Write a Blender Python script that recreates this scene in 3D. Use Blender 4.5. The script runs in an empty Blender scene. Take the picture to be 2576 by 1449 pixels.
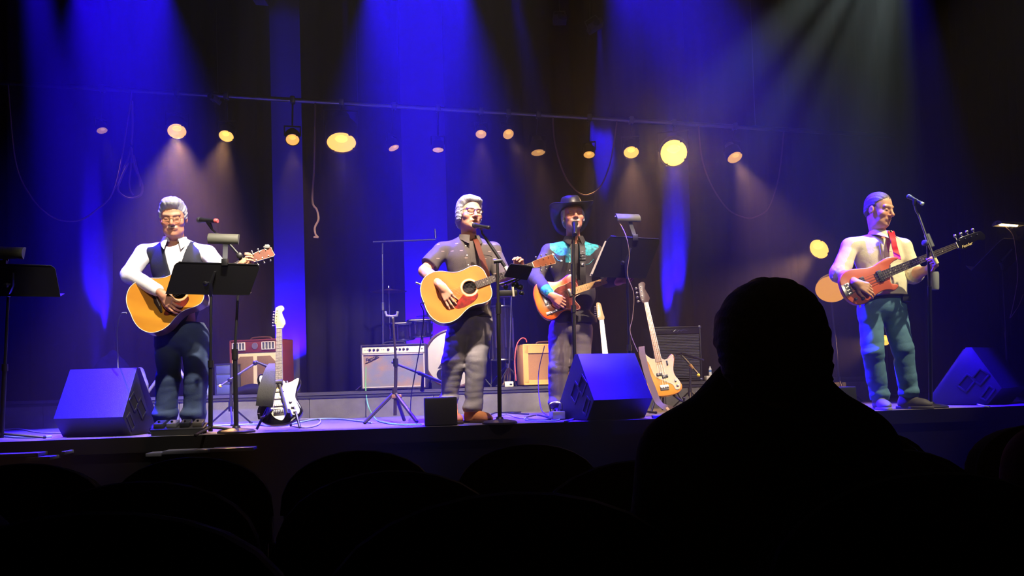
import bpy, bmesh, math, random
import numpy as np
from mathutils import Vector, Matrix

random.seed(7)
rng = np.random.default_rng(7)
SC = bpy.context.scene
COL = SC.collection
PI = math.pi
V = Vector

# ------------------------------------------------------------------ camera
FPX, CX, CY = 2100.0, 1288.0, 724.5
CAMZ = 0.293
PITCH, ROLL = math.radians(2.0), math.radians(1.65)
SHIFT_PX = 240.5 - math.tan(PITCH) * FPX
_r0, _u0 = V((1, 0, 0)), V((0, -math.sin(PITCH), math.cos(PITCH)))
FWD = V((0, math.cos(PITCH), math.sin(PITCH)))
RIGHT = _r0 * math.cos(ROLL) - _u0 * math.sin(ROLL)
UP = _u0 * math.cos(ROLL) + _r0 * math.sin(ROLL)
EYE = V((0, 0, CAMZ))
cd = bpy.data.cameras.new('camera')
cam = bpy.data.objects.new('camera', cd)
COL.objects.link(cam)
cam.matrix_world = Matrix(((RIGHT.x, UP.x, -FWD.x, EYE.x), (RIGHT.y, UP.y, -FWD.y, EYE.y), (RIGHT.z, UP.z, -FWD.z, EYE.z), (0, 0, 0, 1)))
cd.sensor_width = 36.0
cd.lens = 36.0 * FPX / 2576.0
cd.shift_y = SHIFT_PX / 2576.0
cd.clip_start, cd.clip_end = 0.05, 100
SC.camera = cam


def at(px, py, y):
    """point seen at pixel (px, py) at world depth y"""
    d = RIGHT * ((px - CX) / FPX) + UP * ((CY - py + SHIFT_PX) / FPX) + FWD
    return EYE + d * (y / d.y)


def ground(px, py, z=0.0):
    d = RIGHT * ((px - CX) / FPX) + UP * ((CY - py + SHIFT_PX) / FPX) + FWD
    return EYE + d * ((z - EYE.z) / d.z)


# ------------------------------------------------------------------ world, haze, exposure
SC.view_settings.view_transform = 'Standard'
SC.view_settings.look = 'None'
SC.view_settings.gamma = 1.0
SC.view_settings.use_curve_mapping = False
SC.view_settings.exposure = 0.0
cy = SC.cycles
cy.use_denoising = True
cy.max_bounces = 4
cy.diffuse_bounces = 2
cy.glossy_bounces = 2
cy.transmission_bounces = 3
cy.transparent_max_bounces = 6
cy.volume_bounces = 0
cy.sample_clamp_indirect = 4.0
cy.sample_clamp_direct = 0.0
cy.caustics_reflective = False
cy.caustics_refractive = False
HAZE = 0.02
w = bpy.data.worlds.new('dark_hazy_hall')
SC.world = w
w.use_nodes = True
nt = w.node_tree
nt.nodes.clear()
wo = nt.nodes.new('ShaderNodeOutputWorld')
bg = nt.nodes.new('ShaderNodeBackground')
bg.inputs[0].default_value = (0.5, 0.55, 0.8, 1)
bg.inputs[1].default_value = 0.0
vs = nt.nodes.new('ShaderNodeVolumeScatter')
vs.inputs['Color'].default_value = (1, 1, 1, 1)
vs.inputs['Density'].default_value = HAZE
vs.inputs['Anisotropy'].default_value = 0.8
nt.links.new(bg.outputs[0], wo.inputs['Surface'])
nt.links.new(vs.outputs[0], wo.inputs['Volume'])


def s2l(c):
    return tuple((x / 12.92 if x <= 0.04045 else ((x + 0.055) / 1.055) ** 2.4) for x in c)


def rgb(r, g, b):
    return s2l((r / 255, g / 255, b / 255))


def spot(name, loc, target, color, power, deg, blend=0.6, radius=0.05):
    l = bpy.data.lights.new(name, 'SPOT')
    l.color, l.energy, l.spot_size, l.spot_blend, l.shadow_soft_size = color, power, math.radians(deg), blend, radius
    o = bpy.data.objects.new(name, l)
    COL.objects.link(o)
    o.location = loc
    o.rotation_euler = (V(target) - V(loc)).to_track_quat('-Z', 'Y').to_euler()
    return o


def batten(name, loc, target, along, color, power, size, spread):
    """LED batten: a narrow rectangular source with a limited spread"""
    l = bpy.data.lights.new(name, 'AREA')
    l.shape, l.size, l.size_y = 'RECTANGLE', size, 0.08
    l.color, l.energy, l.spread = color, power, math.radians(spread)
    o = bpy.data.objects.new(name, l)
    COL.objects.link(o)
    z = (V(loc) - V(target)).normalized()
    x = (V(along) - z * V(along).dot(z)).normalized()
    y = z.cross(x)
    o.matrix_world = Matrix(((x.x, y.x, z.x, loc[0]), (x.y, y.y, z.y, loc[1]), (x.z, y.z, z.z, loc[2]), (0, 0, 0, 1)))
    return o


BLUE = (0.016, 0.001, 1.0)
WARM = (1.0, 0.80, 0.60)
AMBER = (1.0, 0.50, 0.17)
# front-of-house key lights, high and to the right of the seats, one for each performer
KEYS = [
    ((-0.6, 3.0, 5.7), (-2.42, 6.15, 1.06), (1.0, 0.88, 0.74), 3700, 21),
    ((1.3, 3.2, 5.7), (-0.33, 6.4, 0.95), (1.0, 0.74, 0.54), 1550, 20),
    ((2.1, 3.6, 5.7), (0.48, 7.0, 1.0), (1.0, 0.72, 0.52), 1600, 19),
    ((4.9, 4.0, 5.4), (2.95, 6.6, 0.98), (1.0, 0.86, 0.54), 2450, 22),
    ((0.2, 3.0, 5.8), (-1.5, 8.2, 0.30), (1.0, 0.82, 0.66), 6800, 32),
    ((1.7, 3.4, 5.8), (1.0, 8.3, 0.30), (1.0, 0.82, 0.66), 3000, 25),
]
for i, (a, b, c, p, s) in enumerate(KEYS):
    spot('front_key_light', a, b, c, p, s, 0.35, 0.07)
# added lower, weaker fill lamps with no visible source, softening the faces
for (a, b, c, p, s) in (((-0.3, -1.2, 3.6), (-2.42, 6.15, 1.25), (1.0, 0.86, 0.74), 1000, 10), ((0.5, -1.2, 3.6), (-0.33, 6.4, 1.15), (1.0, 0.74, 0.58), 480, 10),
                        ((1.2, -1.2, 3.6), (0.48, 7.0, 1.2), (1.0, 0.74, 0.58), 450, 9), ((3.4, -1.2, 3.6), (2.95, 6.6, 1.2), (1.0, 0.88, 0.62), 600, 10)):
    spot('added_fill_light', a, b, c, p, s, 0.5, 0.12)
# blue back wash: LED battens upstage, above the picture, aimed down and out towards the seats
batten('blue_wash_batten', (-3.38, 7.3, 3.98), (-3.10, 6.95, 0.25), (1, 0.1, 0), BLUE, 620, 0.8, 44)
batten('blue_wash_batten', (-0.76, 7.4, 3.98), (-0.64, 7.0, 0.25), (1, 0.1, 0), BLUE, 830, 0.9, 43)
batten('blue_wash_batten', (1.25, 7.4, 4.12), (2.35, 6.9, 1.5), (1, 0.1, 0), BLUE, 370, 0.8, 48)
# narrow blue specials: hair and shoulders from behind, floor monitors from above
for (a, b, p, s) in (((-2.75, 6.05, 4.3), (-2.5, 6.22, 1.75), 8500, 11), ((-0.75, 6.35, 4.3), (-0.36, 6.42, 1.65), 3000, 12), ((0.1, 7.8, 4.1), (0.45, 7.0, 1.55), 1500, 12), ((1.6, 7.2, 4.2), (2.75, 6.55, 1.3), 4200, 16)):
    spot('blue_wash_special', a, b, BLUE, p, s, 0.8, 0.05)
spot('blue_wash_special', (-3.5, 5.95, 4.3), (-3.02, 6.0, 0.3), BLUE, 42000, 10.5, 0.6, 0.05)
spot('blue_wash_special', (0.95, 6.1, 4.3), (0.80, 6.34, 0.3), BLUE, 22000, 12, 0.6, 0.05)
spot('blue_wash_special', (3.3, 6.75, 4.3), (3.85, 7.05, 0.25), BLUE, 8000, 15, 0.8, 0.05)
for k, (tx, tz) in enumerate(((1.1, 1.9), (1.5, 1.5), (1.85, 1.1), (2.25, 0.7), (2.7, 0.5))):
    spot('white_wash_light', (3.5, 7.1, 4.4), (tx, 6.0, tz), (0.72, 0.9, 0.92), (2200, 3200, 2600, 3500, 2200)[k], (12, 9, 10, 12, 11)[k], 1.0, 0.04)


# ------------------------------------------------------------------ materials
MATS = {}


def M(name, col, rough=0.6, metal=0.0, spec=0.5, var=0.0, vscale=8.0, bump=0.0, bscale=60.0, stretch=(1, 1, 1), emit=None, estr=0.0, attr=False, col2=None, coat=0.0, trans=0.0, fac=0.5):
    if name in MATS:
        return MATS[name]
    m = bpy.data.materials.new(name)
    m.use_nodes = True
    n = m.node_tree
    b = n.nodes['Principled BSDF']
    b.inputs['Roughness'].default_value = rough
    b.inputs['Metallic'].default_value = metal
    b.inputs['Specular IOR Level'].default_value = spec
    b.inputs['Coat Weight'].default_value = coat
    b.inputs['Transmission Weight'].default_value = trans
    b.inputs['Base Color'].default_value = (*col, 1)
    if emit is not None:
        b.inputs['Emission Color'].default_value = (*emit, 1)
        b.inputs['Emission Strength'].default_value = estr
    tc = mp = None
    if var or bump or col2:
        tc = n.nodes.new('ShaderNodeTexCoord')
        mp = n.nodes.new('ShaderNodeMapping')
        mp.inputs['Scale'].default_value = stretch
        n.links.new(tc.outputs['Object'], mp.inputs['Vector'])
    src = None
    if attr:
        a = n.nodes.new('ShaderNodeAttribute')
        a.attribute_name = 'Col'
        src = a.outputs['Color']
        n.links.new(src, b.inputs['Base Color'])
    if var or col2:
        t = n.nodes.new('ShaderNodeTexNoise')
        t.inputs['Scale'].default_value = vscale
        t.inputs['Detail'].default_value = 4
        n.links.new(mp.outputs['Vector'], t.inputs['Vector'])
        if col2:
            r = n.nodes.new('ShaderNodeValToRGB')
            r.color_ramp.elements[0].position = max(0.0, fac - 0.12)
            r.color_ramp.elements[1].position = min(1.0, fac + 0.12)
            r.color_ramp.elements[0].color = (*col, 1)
            r.color_ramp.elements[1].color = (*col2, 1)
            n.links.new(t.outputs['Fac'], r.inputs['Fac'])
            n.links.new(r.outputs['Color'], b.inputs['Base Color'])
        else:
            mr = n.nodes.new('ShaderNodeMapRange')
            mr.inputs['From Min'].default_value = 0.25
            mr.inputs['From Max'].default_value = 0.75
            mr.inputs['To Min'].default_value = 1 - var
            mr.inputs['To Max'].default_value = 1 + var
            n.links.new(t.outputs['Fac'], mr.inputs['Value'])
            mx = n.nodes.new('ShaderNodeVectorMath')
            mx.operation = 'SCALE'
            if src is not None:
                n.links.new(src, mx.inputs[0])
            else:
                mx.inputs[0].default_value = col
            n.links.new(mr.outputs[0], mx.inputs['Scale'])
            n.links.new(mx.outputs[0], b.inputs['Base Color'])
    if bump:
        t = n.nodes.new('ShaderNodeTexNoise')
        t.inputs['Scale'].default_value = bscale
        t.inputs['Detail'].default_value = 3
        n.links.new(mp.outputs['Vector'], t.inputs['Vector'])
        bp = n.nodes.new('ShaderNodeBump')
        bp.inputs['Strength'].default_value = bump
        bp.inputs['Distance'].default_value = 0.004
        n.links.new(t.outputs['Fac'], bp.inputs['Height'])
        n.links.new(bp.outputs['Normal'], b.inputs['Normal'])
    MATS[name] = m
    return m


def math_node(n, op, a, b=None, c=None):
    k = n.nodes.new('ShaderNodeMath')
    k.operation = op
    for i, x in enumerate((a, b, c)):
        if x is None:
            continue
        if isinstance(x, (int, float)):
            k.inputs[i].default_value = x
        else:
            n.links.new(x, k.inputs[i])
    return k.outputs[0]


BLACK = M('black_paint', rgb(24, 24, 26), 0.45, var=0.15)
MATTE = M('matte_black', rgb(20, 20, 21), 0.8, var=0.2, bump=0.2)
CHROME = M('chrome', rgb(190, 190, 195), 0.22, 1.0)
STEEL = M('dull_steel', rgb(120, 122, 128), 0.4, 1.0)
RUBBER = M('rubber', rgb(18, 18, 18), 0.75)
WHITEP = M('white_plastic', rgb(225, 225, 218), 0.5)
GOLDP = M('yellow_plastic', rgb(225, 195, 60), 0.5)

# ------------------------------------------------------------------ mesh helpers
ORG = {}


def frame(o, u, n):
    """right-handed frame: u along, w = n made square to u, v = w x u"""
    u = V(u).normalized()
    w_ = (V(n) - u * V(n).dot(u)).normalized()
    return V(o), u, w_.cross(u).normalized(), w_


def catmull(pts, n=6, closed=False):
    P = [V(p) for p in pts]
    out = []
    m = len(P)
    rngi = range(m) if closed else range(m - 1)
    for i in rngi:
        if closed:
            a, b, c, d = P[i - 1], P[i], P[(i + 1) % m], P[(i + 2) % m]
        else:
            a, b, c, d = P[max(i - 1, 0)], P[i], P[i + 1], P[min(i + 2, m - 1)]
        for k in range(n):
            t = k / n
            out.append(0.5 * ((2 * b) + (c - a) * t + (2 * a - 5 * b + 4 * c - d) * t * t + (3 * b - a - 3 * c + d) * t ** 3))
    if not closed:
        out.append(P[-1])
    return out


class MB:
    def __init__(self):
        self.v, self.f, self.m = [], [], []

    def add(self, vs, fs, mi=0):
        k = len(self.v)
        self.v += [V(x) for x in vs]
        self.f += [tuple(k + i for i in q) for q in fs]
        self.m += [mi] * len(fs)
        return self

    def box(self, c, s, R=None, bev=0.0, mi=0):
        c = V(c)
        R = R or Matrix.Identity(3)
        hx, hy, hz = s[0] / 2, s[1] / 2, s[2] / 2
        if bev <= 0:
            vs = [(x * hx, y * hy, z * hz) for x in (-1, 1) for y in (-1, 1) for z in (-1, 1)]
            fs = [(0, 1, 3, 2), (4, 6, 7, 5), (0, 4, 5, 1), (2, 3, 7, 6), (0, 2, 6, 4), (1, 5, 7, 3)]
            return self.add([c + R @ V(p) for p in vs], fs, mi)
        b = min(bev, 0.45 * min(s))
        bm = bmesh.new()
        bmesh.ops.create_cube(bm, size=1)
        for q in bm.verts:
            q.co = V((q.co.x * s[0], q.co.y * s[1], q.co.z * s[2]))
        bmesh.ops.bevel(bm, geom=bm.edges[:], offset=b, segments=2, profile=0.5, affect='EDGES')
        bm.verts.index_update()
        vs = [c + R @ q.co for q in bm.verts]
        fs = [tuple(x.index for x in q.verts) for q in bm.faces]
        bm.free()
        return self.add(vs, fs, mi)

    def tube(self, pts, r, n=8, closed=False, caps=True, mi=0, flat=None):
        P = [V(p) for p in pts]
        m = len(P)
        rr = r if isinstance(r, (list, tuple)) else [r] * m
        vs, fs = [], []
        nrm = None
        for i in range(m):
            if closed:
                t = P[(i + 1) % m] - P[i - 1]
            else:
                t = P[min(i + 1, m - 1)] - P[max(i - 1, 0)]
            t = t.normalized() if t.length > 1e-9 else V((0, 0, 1))
            if nrm is None:
                nrm = t.orthogonal().normalized()
            nrm = nrm - t * nrm.dot(t)
            if nrm.length < 1e-6:
                nrm = t.orthogonal()
            nrm.normalize()
            b = t.cross(nrm)
            for k in range(n):
                a = 2 * PI * k / n
                vs.append(P[i] + (nrm * math.cos(a) + b * math.sin(a)) * rr[i])
        for i in range(m if closed else m - 1):
            j = (i + 1) % m
            for k in range(n):
                l = (k + 1) % n
                fs.append((i * n + k, i * n + l, j * n + l, j * n + k))
        if caps and not closed:
            fs.append(tuple(range(n - 1, -1, -1)))
            fs.append(tuple((m - 1) * n + k for k in range(n)))
        return self.add(vs, fs, mi)

    def cyl(self, a, b, ra, rb=None, n=16, mi=0):
        return self.tube([a, b], [ra, ra if rb is None else rb], n, mi=mi)

    def lathe(self, prof, o, axis, n=24, mi=0, sx=1.0, xref=None):
        """prof: list of (radius, height); sx squeezes the first cross axis"""
        o, ax = V(o), V(axis).normalized()
        x = (V(xref) - ax * V(xref).dot(ax)).normalized() if xref is not None else ax.orthogonal().normalized()
        y = ax.cross(x)
        vs, fs = [], []
        for (r, h) in prof:
            for k in range(n):
                a = 2 * PI * k / n
                vs.append(o + ax * h + x * (math.cos(a) * r * sx) + y * (math.sin(a) * r))
        for i in range(len(prof) - 1):
            for k in range(n):
                l = (k + 1) % n
                fs.append((i * n + k, i * n + l, (i + 1) * n + l, (i + 1) * n + k))
        if prof[0][0] > 1e-6:
            fs.append(tuple(range(n - 1, -1, -1)))
        if prof[-1][0] > 1e-6:
            fs.append(tuple((len(prof) - 1) * n + k for k in range(n)))
        return self.add(vs, fs, mi)

    def ball(self, c, r, n=16, m=10, R=None, mi=0):
        r = (r, r, r) if isinstance(r, (int, float)) else r
        R = R or Matrix.Identity(3)
        vs, fs = [], []
        for i in range(m + 1):
            t = PI * i / m
            for k in range(n):
                a = 2 * PI * k / n
                vs.append(V(c) + R @ V((r[0] * math.sin(t) * math.cos(a), r[1] * math.sin(t) * math.sin(a), r[2] * math.cos(t))))
        for i in range(m):
            for k in range(n):
                l = (k + 1) % n
                fs.append((i * n + k, (i + 1) * n + k, (i + 1) * n + l, i * n + l))
        return self.add(vs, fs, mi)

    def prism(self, poly, fr, t0, t1, bev=0.0, mi=0):
        """poly in the (u, v) plane of frame fr, extruded along w from t0 to t1, optional rounded rim"""
        o, u, v, w_ = fr
        P = [V((p[0], p[1])) for p in poly]
        if sum(P[i - 1].x * P[i].y - P[i].x * P[i - 1].y for i in range(len(P))) < 0:
            P.reverse()
        m = len(P)
        nr = []
        for i in range(m):
            e = P[(i + 1) % m] - P[i - 1]
            nn = V((e.y, -e.x))
            nr.append(nn.normalized() if nn.length > 1e-9 else V((0, 0)))
        loops = [(0.0, t0), (0.0, t1)]
        if bev > 0:
            k = 0.3
            loops = [(bev, t0), (bev * k, t0 + bev * k), (0, t0 + bev), (0, t1 - bev), (bev * k, t1 - bev * k), (bev, t1)]
        vs, fs = [], []
        for (ins, h) in loops:
            for i in range(m):
                q = P[i] - nr[i] * ins
                vs.append(o + u * q.x + v * q.y + w_ * h)
        L = len(loops)
        for j in range(L - 1):
            for i in range(m):
                k = (i + 1) % m
                fs.append((j * m + i, j * m + k, (j + 1) * m + k, (j + 1) * m + i))
        fs.append(tuple(range(m - 1, -1, -1)))
        fs.append(tuple((L - 1) * m + i for i in range(m)))
        return self.add(vs, fs, mi)

    def ribbon(self, pts, sides, half, th, mi=0):
        """flat strap along pts; sides: across-direction for every point"""
        P = [V(p) for p in pts]
        vs, fs = [], []
        m = len(P)
        for i in range(m):
            t = (P[min(i + 1, m - 1)] - P[max(i - 1, 0)]).normalized()
            s = V(sides[i] if isinstance(sides, list) else sides)
            s = (s - t * s.dot(t)).normalized()
            nn = t.cross(s)
            h = half[i] if isinstance(half, list) else half
            vs += [P[i] + s * h + nn * th, P[i] - s * h + nn * th, P[i] - s * h - nn * th, P[i] + s * h - nn * th]
        for i in range(m - 1):
            for k in range(4):
                l = (k + 1) % 4
                fs.append((i * 4 + k, i * 4 + l, (i + 1) * 4 + l, (i + 1) * 4 + k))
        fs.append((3, 2, 1, 0))
        fs.append(tuple((m - 1) * 4 + k for k in range(4)))
        return self.add(vs, fs, mi)

    def build(self, name, mats, parent=None, local=False, ang=40):
        mats = mats if isinstance(mats, (list, tuple)) else [mats]
        if parent is not None:
            off = V((0, 0, 0)) if local else ORG.get(parent, V((0, 0, 0)))
            loc = V((0, 0, 0))
        elif local:
            off = loc = V((0, 0, 0))
        else:
            n = len(self.v)
            off = V((sum(p.x for p in self.v) / n, sum(p.y for p in self.v) / n, min(p.z for p in self.v)))
            loc = off
        me = bpy.data.meshes.new(name)
        me.from_pydata([tuple(p - off) for p in self.v], [], self.f)
        for m in mats:
            me.materials.append(m)
        if len(mats) > 1:
            me.polygons.foreach_set('material_index', self.m)
        fin(me, ang)
        o = bpy.data.objects.new(name, me)
        COL.objects.link(o)
        o.location = loc
        if parent is not None:
            o.parent = parent
            ORG[o] = off
        else:
            ORG[o] = off
        return o


def fin(me, ang=40):
    bm = bmesh.new()
    bm.from_mesh(me)
    bmesh.ops.recalc_face_normals(bm, faces=bm.faces)
    bm.to_mesh(me)
    bm.free()
    me.polygons.foreach_set('use_smooth', [True] * len(me.polygons))
    if ang is not None:
        me.set_sharp_from_angle(angle=math.radians(ang))
    me.update()


def tag(o, label=None, cat=None, group=None, kind=None):
    if label:
        o['label'] = label
    if cat:
        o['category'] = cat
    if group:
        o['group'] = group
    if kind:
        o['kind'] = kind
    return o


def thing(name, label, cat, loc, rotz=0.0, group=None):
    o = bpy.data.objects.new(name, None)
    o.empty_display_size = 0.1
    COL.objects.link(o)
    o.location = loc
    o.rotation_euler = (0, 0, rotz)
    ORG[o] = V(loc)
    return tag(o, label, cat, group)


def kids(o):
    return [c for c in bpy.data.objects if c.parent == o]


def copy_tree(o, parent=None):
    c = o.copy()
    COL.objects.link(c)
    if parent is not None:
        c.parent = parent
    for ch in kids(o):
        copy_tree(ch, c)
    return c


def text(body, size, mt, m, parent, name='lettering', shear=0.0, ext=0.0008):
    c = bpy.data.curves.new(name, 'FONT')
    c.body, c.size, c.extrude, c.shear = body, size, ext, shear
    c.align_x, c.align_y = 'CENTER', 'CENTER'
    tmp = bpy.data.objects.new(name + '_tmp', c)
    COL.objects.link(tmp)
    me = bpy.data.meshes.new_from_object(tmp.evaluated_get(bpy.context.evaluated_depsgraph_get()))
    bpy.data.objects.remove(tmp)
    bpy.data.curves.remove(c)
    me.transform(mt)
    me.materials.clear()
    me.materials.append(m)
    o = bpy.data.objects.new(name, me)
    COL.objects.link(o)
    o.parent = parent
    return o


def fmat(fr, parent=None):
    org, u, v, w_ = fr
    q = org - (ORG.get(parent, V((0, 0, 0))) if parent is not None else V((0, 0, 0)))
    return Matrix(((u.x, v.x, w_.x, q.x), (u.y, v.y, w_.y, q.y), (u.z, v.z, w_.z, q.z), (0, 0, 0, 1)))


# ------------------------------------------------------------------ distance-field sculpting (bodies, cloth, hair)
class SDF:
    def __init__(self, lo, hi, h, zbands=None):
        self.lo, self.hi = np.array(lo, float), np.array(hi, float)
        self.xs = np.arange(lo[0], hi[0] + h, h, dtype=np.float32)
        self.ys = np.arange(lo[1], hi[1] + h, h, dtype=np.float32)
        if zbands is None:
            self.zs = np.arange(lo[2], hi[2] + h, h, dtype=np.float32)
        else:
            z, zz = lo[2], []
            while z < hi[2] + h:
                zz.append(z)
                z += next((s for (a, b, s) in zbands if a <= z < b), h)
            self.zs = np.array(zz, np.float32)
        self.F = np.full((len(self.xs), len(self.ys), len(self.zs)), 0.3, np.float32)

    def sub(self, lo, hi):
        sl = []
        for ax, (a, b) in zip((self.xs, self.ys, self.zs), zip(lo, hi)):
            i, j = np.searchsorted(ax, a), np.searchsorted(ax, b)
            sl.append(slice(max(int(i) - 1, 0), min(int(j) + 1, len(ax))))
        return tuple(sl), self.xs[sl[0]][:, None, None], self.ys[sl[1]][None, :, None], self.zs[sl[2]][None, None, :]

    def comb(self, sl, d, k, op):
        A = self.F[sl]
        if A.size == 0:
            return
        d = d.astype(np.float32)
        if op == 'add':
            if k <= 0:
                self.F[sl] = np.minimum(A, d)
            else:
                h = np.clip(0.5 + 0.5 * (A - d) / k, 0, 1)
                self.F[sl] = A * (1 - h) + d * h - k * h * (1 - h)
        else:
            d = -d
            if k <= 0:
                self.F[sl] = np.maximum(A, d)
            else:
                h = np.clip(0.5 - 0.5 * (A - d) / k, 0, 1)
                self.F[sl] = A * (1 - h) + d * h + k * h * (1 - h)

    def cone(self, a, b, ra, rb, k=0.02, op='add'):
        a, b = np.array(a, float), np.array(b, float)
        m = max(ra, rb) + max(3 * k, 0.02)
        sl, X, Y, Z = self.sub(np.minimum(a, b) - m, np.maximum(a, b) + m)
        ba = b - a
        t = np.clip(((X - a[0]) * ba[0] + (Y - a[1]) * ba[1] + (Z - a[2]) * ba[2]) / max(ba @ ba, 1e-9), 0, 1)
        d = np.sqrt((X - a[0] - t * ba[0]) ** 2 + (Y - a[1] - t * ba[1]) ** 2 + (Z - a[2] - t * ba[2]) ** 2) - (ra + (rb - ra) * t)
        self.comb(sl, d, k, op)

    def ell(self, c, r, R=None, k=0.02, op='add'):
        c = np.array(c, float)
        m = max(r) + max(3 * k, 0.02)
        sl, X, Y, Z = self.sub(c - m, c + m)
        X, Y, Z = X - c[0], Y - c[1], Z - c[2]
        if R is None:
            x, y, z = X, Y, Z
        else:
            x = X * R[0][0] + Y * R[1][0] + Z * R[2][0]
            y = X * R[0][1] + Y * R[1][1] + Z * R[2][1]
            z = X * R[0][2] + Y * R[1][2] + Z * R[2][2]
        k0 = np.sqrt((x / r[0]) ** 2 + (y / r[1]) ** 2 + (z / r[2]) ** 2)
        k1 = np.sqrt((x / r[0] ** 2) ** 2 + (y / r[1] ** 2) ** 2 + (z / r[2] ** 2) ** 2) + 1e-6
        self.comb(sl, k0 * (k0 - 1) / k1, k, op)

    def grid(self):
        return self.xs[:, None, None], self.ys[None, :, None], self.zs[None, None, :]

    def mesh(self):
        F = self.F
        # close the border
        F[0], F[-1], F[:, 0], F[:, -1], F[:, :, 0], F[:, :, -1] = 1, 1, 1, 1, 1, 1
        ins = F < 0
        c = np.zeros(tuple(n - 1 for n in F.shape), np.uint8)
        for i in (0, 1):
            for j in (0, 1):
                for k in (0, 1):
                    c += ins[i:ins.shape[0] - 1 + i, j:ins.shape[1] - 1 + j, k:ins.shape[2] - 1 + k]
        act = (c > 0) & (c < 8)
        I, J, K = np.nonzero(act)
        idx = np.full(c.shape, -1, np.int32)
        idx[I, J, K] = np.arange(len(I))
        acc = np.zeros((len(I), 3))
        cnt = np.zeros(len(I))
        cor = [(i, j, k) for i in (0, 1) for j in (0, 1) for k in (0, 1)]
        val = {q: F[I + q[0], J + q[1], K + q[2]].astype(np.float64) for q in cor}
        pos = lambda q: np.stack((self.xs[I + q[0]], self.ys[J + q[1]], self.zs[K + q[2]]), 1).astype(np.float64)
        ps = {q: pos(q) for q in cor}
        for a in cor:
            for ax in range(3):
                if a[ax] == 0:
                    b = tuple(a[t] + (t == ax) for t in range(3))
                    fa, fb = val[a], val[b]
                    x = (fa < 0) != (fb < 0)
                    t = np.where(x, fa / np.where(x, fa - fb, 1), 0)
                    acc += np.where(x[:, None], ps[a] + (ps[b] - ps[a]) * t[:, None], 0)
                    cnt += x
        vs = acc / cnt[:, None]
        fs = []
        for ax in range(3):
            o1, o2 = [t for t in range(3) if t != ax]
            sA = [slice(None)] * 3
            sB = [slice(None)] * 3
            sA[ax], sB[ax] = slice(0, -1), slice(1, None)
            a, b = ins[tuple(sA)], ins[tuple(sB)]
            E = np.stack(np.nonzero(a != b), 1)
            E = E[(E[:, o1] > 0) & (E[:, o2] > 0) & (E[:, o1] < c.shape[o1]) & (E[:, o2] < c.shape[o2])]
            q = []
            for (d1, d2) in ((1, 1), (0, 1), (0, 0), (1, 0)):
                e = E.copy()
                e[:, o1] -= d1
                e[:, o2] -= d2
                q.append(idx[e[:, 0], e[:, 1], e[:, 2]])
            q = np.stack(q, 1)
            flip = a[E[:, 0], E[:, 1], E[:, 2]]
            if ax == 1:
                flip = ~flip
            q[~flip] = q[~flip][:, ::-1]
            fs.append(q)
        fs = np.concatenate(fs)
        fs = fs[(fs >= 0).all(1)]
        return vs, fs


def np_mesh(name, vs, fs, mat, parent, cols=None, keep_main=False):
    off = np.array(ORG.get(parent, V((0, 0, 0)))) if parent is not None else np.array((vs[:, 0].mean(), vs[:, 1].mean(), vs[:, 2].min()))
    me = bpy.data.meshes.new(name)
    me.vertices.add(len(vs))
    me.vertices.foreach_set('co', (vs - off).astype(np.float32).ravel())
    me.loops.add(len(fs) * 4)
    me.loops.foreach_set('vertex_index', fs.astype(np.int32).ravel())
    me.polygons.add(len(fs))
    me.polygons.foreach_set('loop_start', np.arange(0, len(fs) * 4, 4, dtype=np.int32))
    me.polygons.foreach_set('loop_total', np.full(len(fs), 4, np.int32))
    me.update(calc_edges=True)
    me.validate()
    me.polygons.foreach_set('use_smooth', [True] * len(me.polygons))
    if cols is not None:
        a = me.color_attributes.new('Col', 'FLOAT_COLOR', 'POINT')
        a.data.foreach_set('color', np.concatenate((cols, np.ones((len(cols), 1))), 1).astype(np.float32).ravel())
    me.materials.append(mat)
    o = bpy.data.objects.new(name, me)
    COL.objects.link(o)
    if parent is not None:
        o.parent = parent
    else:
        o.location = off
    ORG[o] = V(off)
    return o


def split_faces(vs, fs, mask):
    out = []
    for mk in (mask, ~mask):
        f = fs[mk]
        u, inv = np.unique(f, return_inverse=True)
        out.append((vs[u], inv.reshape(f.shape)))
    return out


def wrinkle(X, Y, Z, seed, f=26.0):
    """folds in cloth: a few warped waves, half of them pinched into creases"""
    r = np.random.default_rng(seed)
    s = 0
    for i in range(6):
        a = r.normal(size=3)
        a /= np.linalg.norm(a)
        ff = f * (0.6 + 0.4 * i)
        q = (X * a[0] + Y * a[1] + Z * a[2]) * ff + r.uniform(0, 6.3) + 1.3 * np.sin((X * a[2] - Z * a[0] + 0.5 * Y) * ff * 0.45)
        wv = np.sin(q)
        if i % 2:
            wv = 1.0 - 2.0 * np.abs(np.sin(q * 0.5)) ** 0.7
        s = s + wv / (1 + 0.45 * i)
    return s / 2.4


# ------------------------------------------------------------------ people
def rotm(yaw, pitch, roll):
    return Matrix.Rotation(yaw, 3, 'Z') @ Matrix.Rotation(roll, 3, 'Y') @ Matrix.Rotation(pitch, 3, 'X')


class Head:
    def __init__(self, c, yaw, pitch, roll=0.0, s=1.0):
        self.c, self.s = V(c), s
        self.R = rotm(math.radians(yaw), math.radians(pitch), math.radians(roll))

    def p(self, x, y, z):
        return self.c + self.R @ (V((x, y, z)) * self.s)

    def local(self, vs):
        R = np.array(self.R)
        return ((vs - np.array(self.c)) @ R) / self.s


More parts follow.
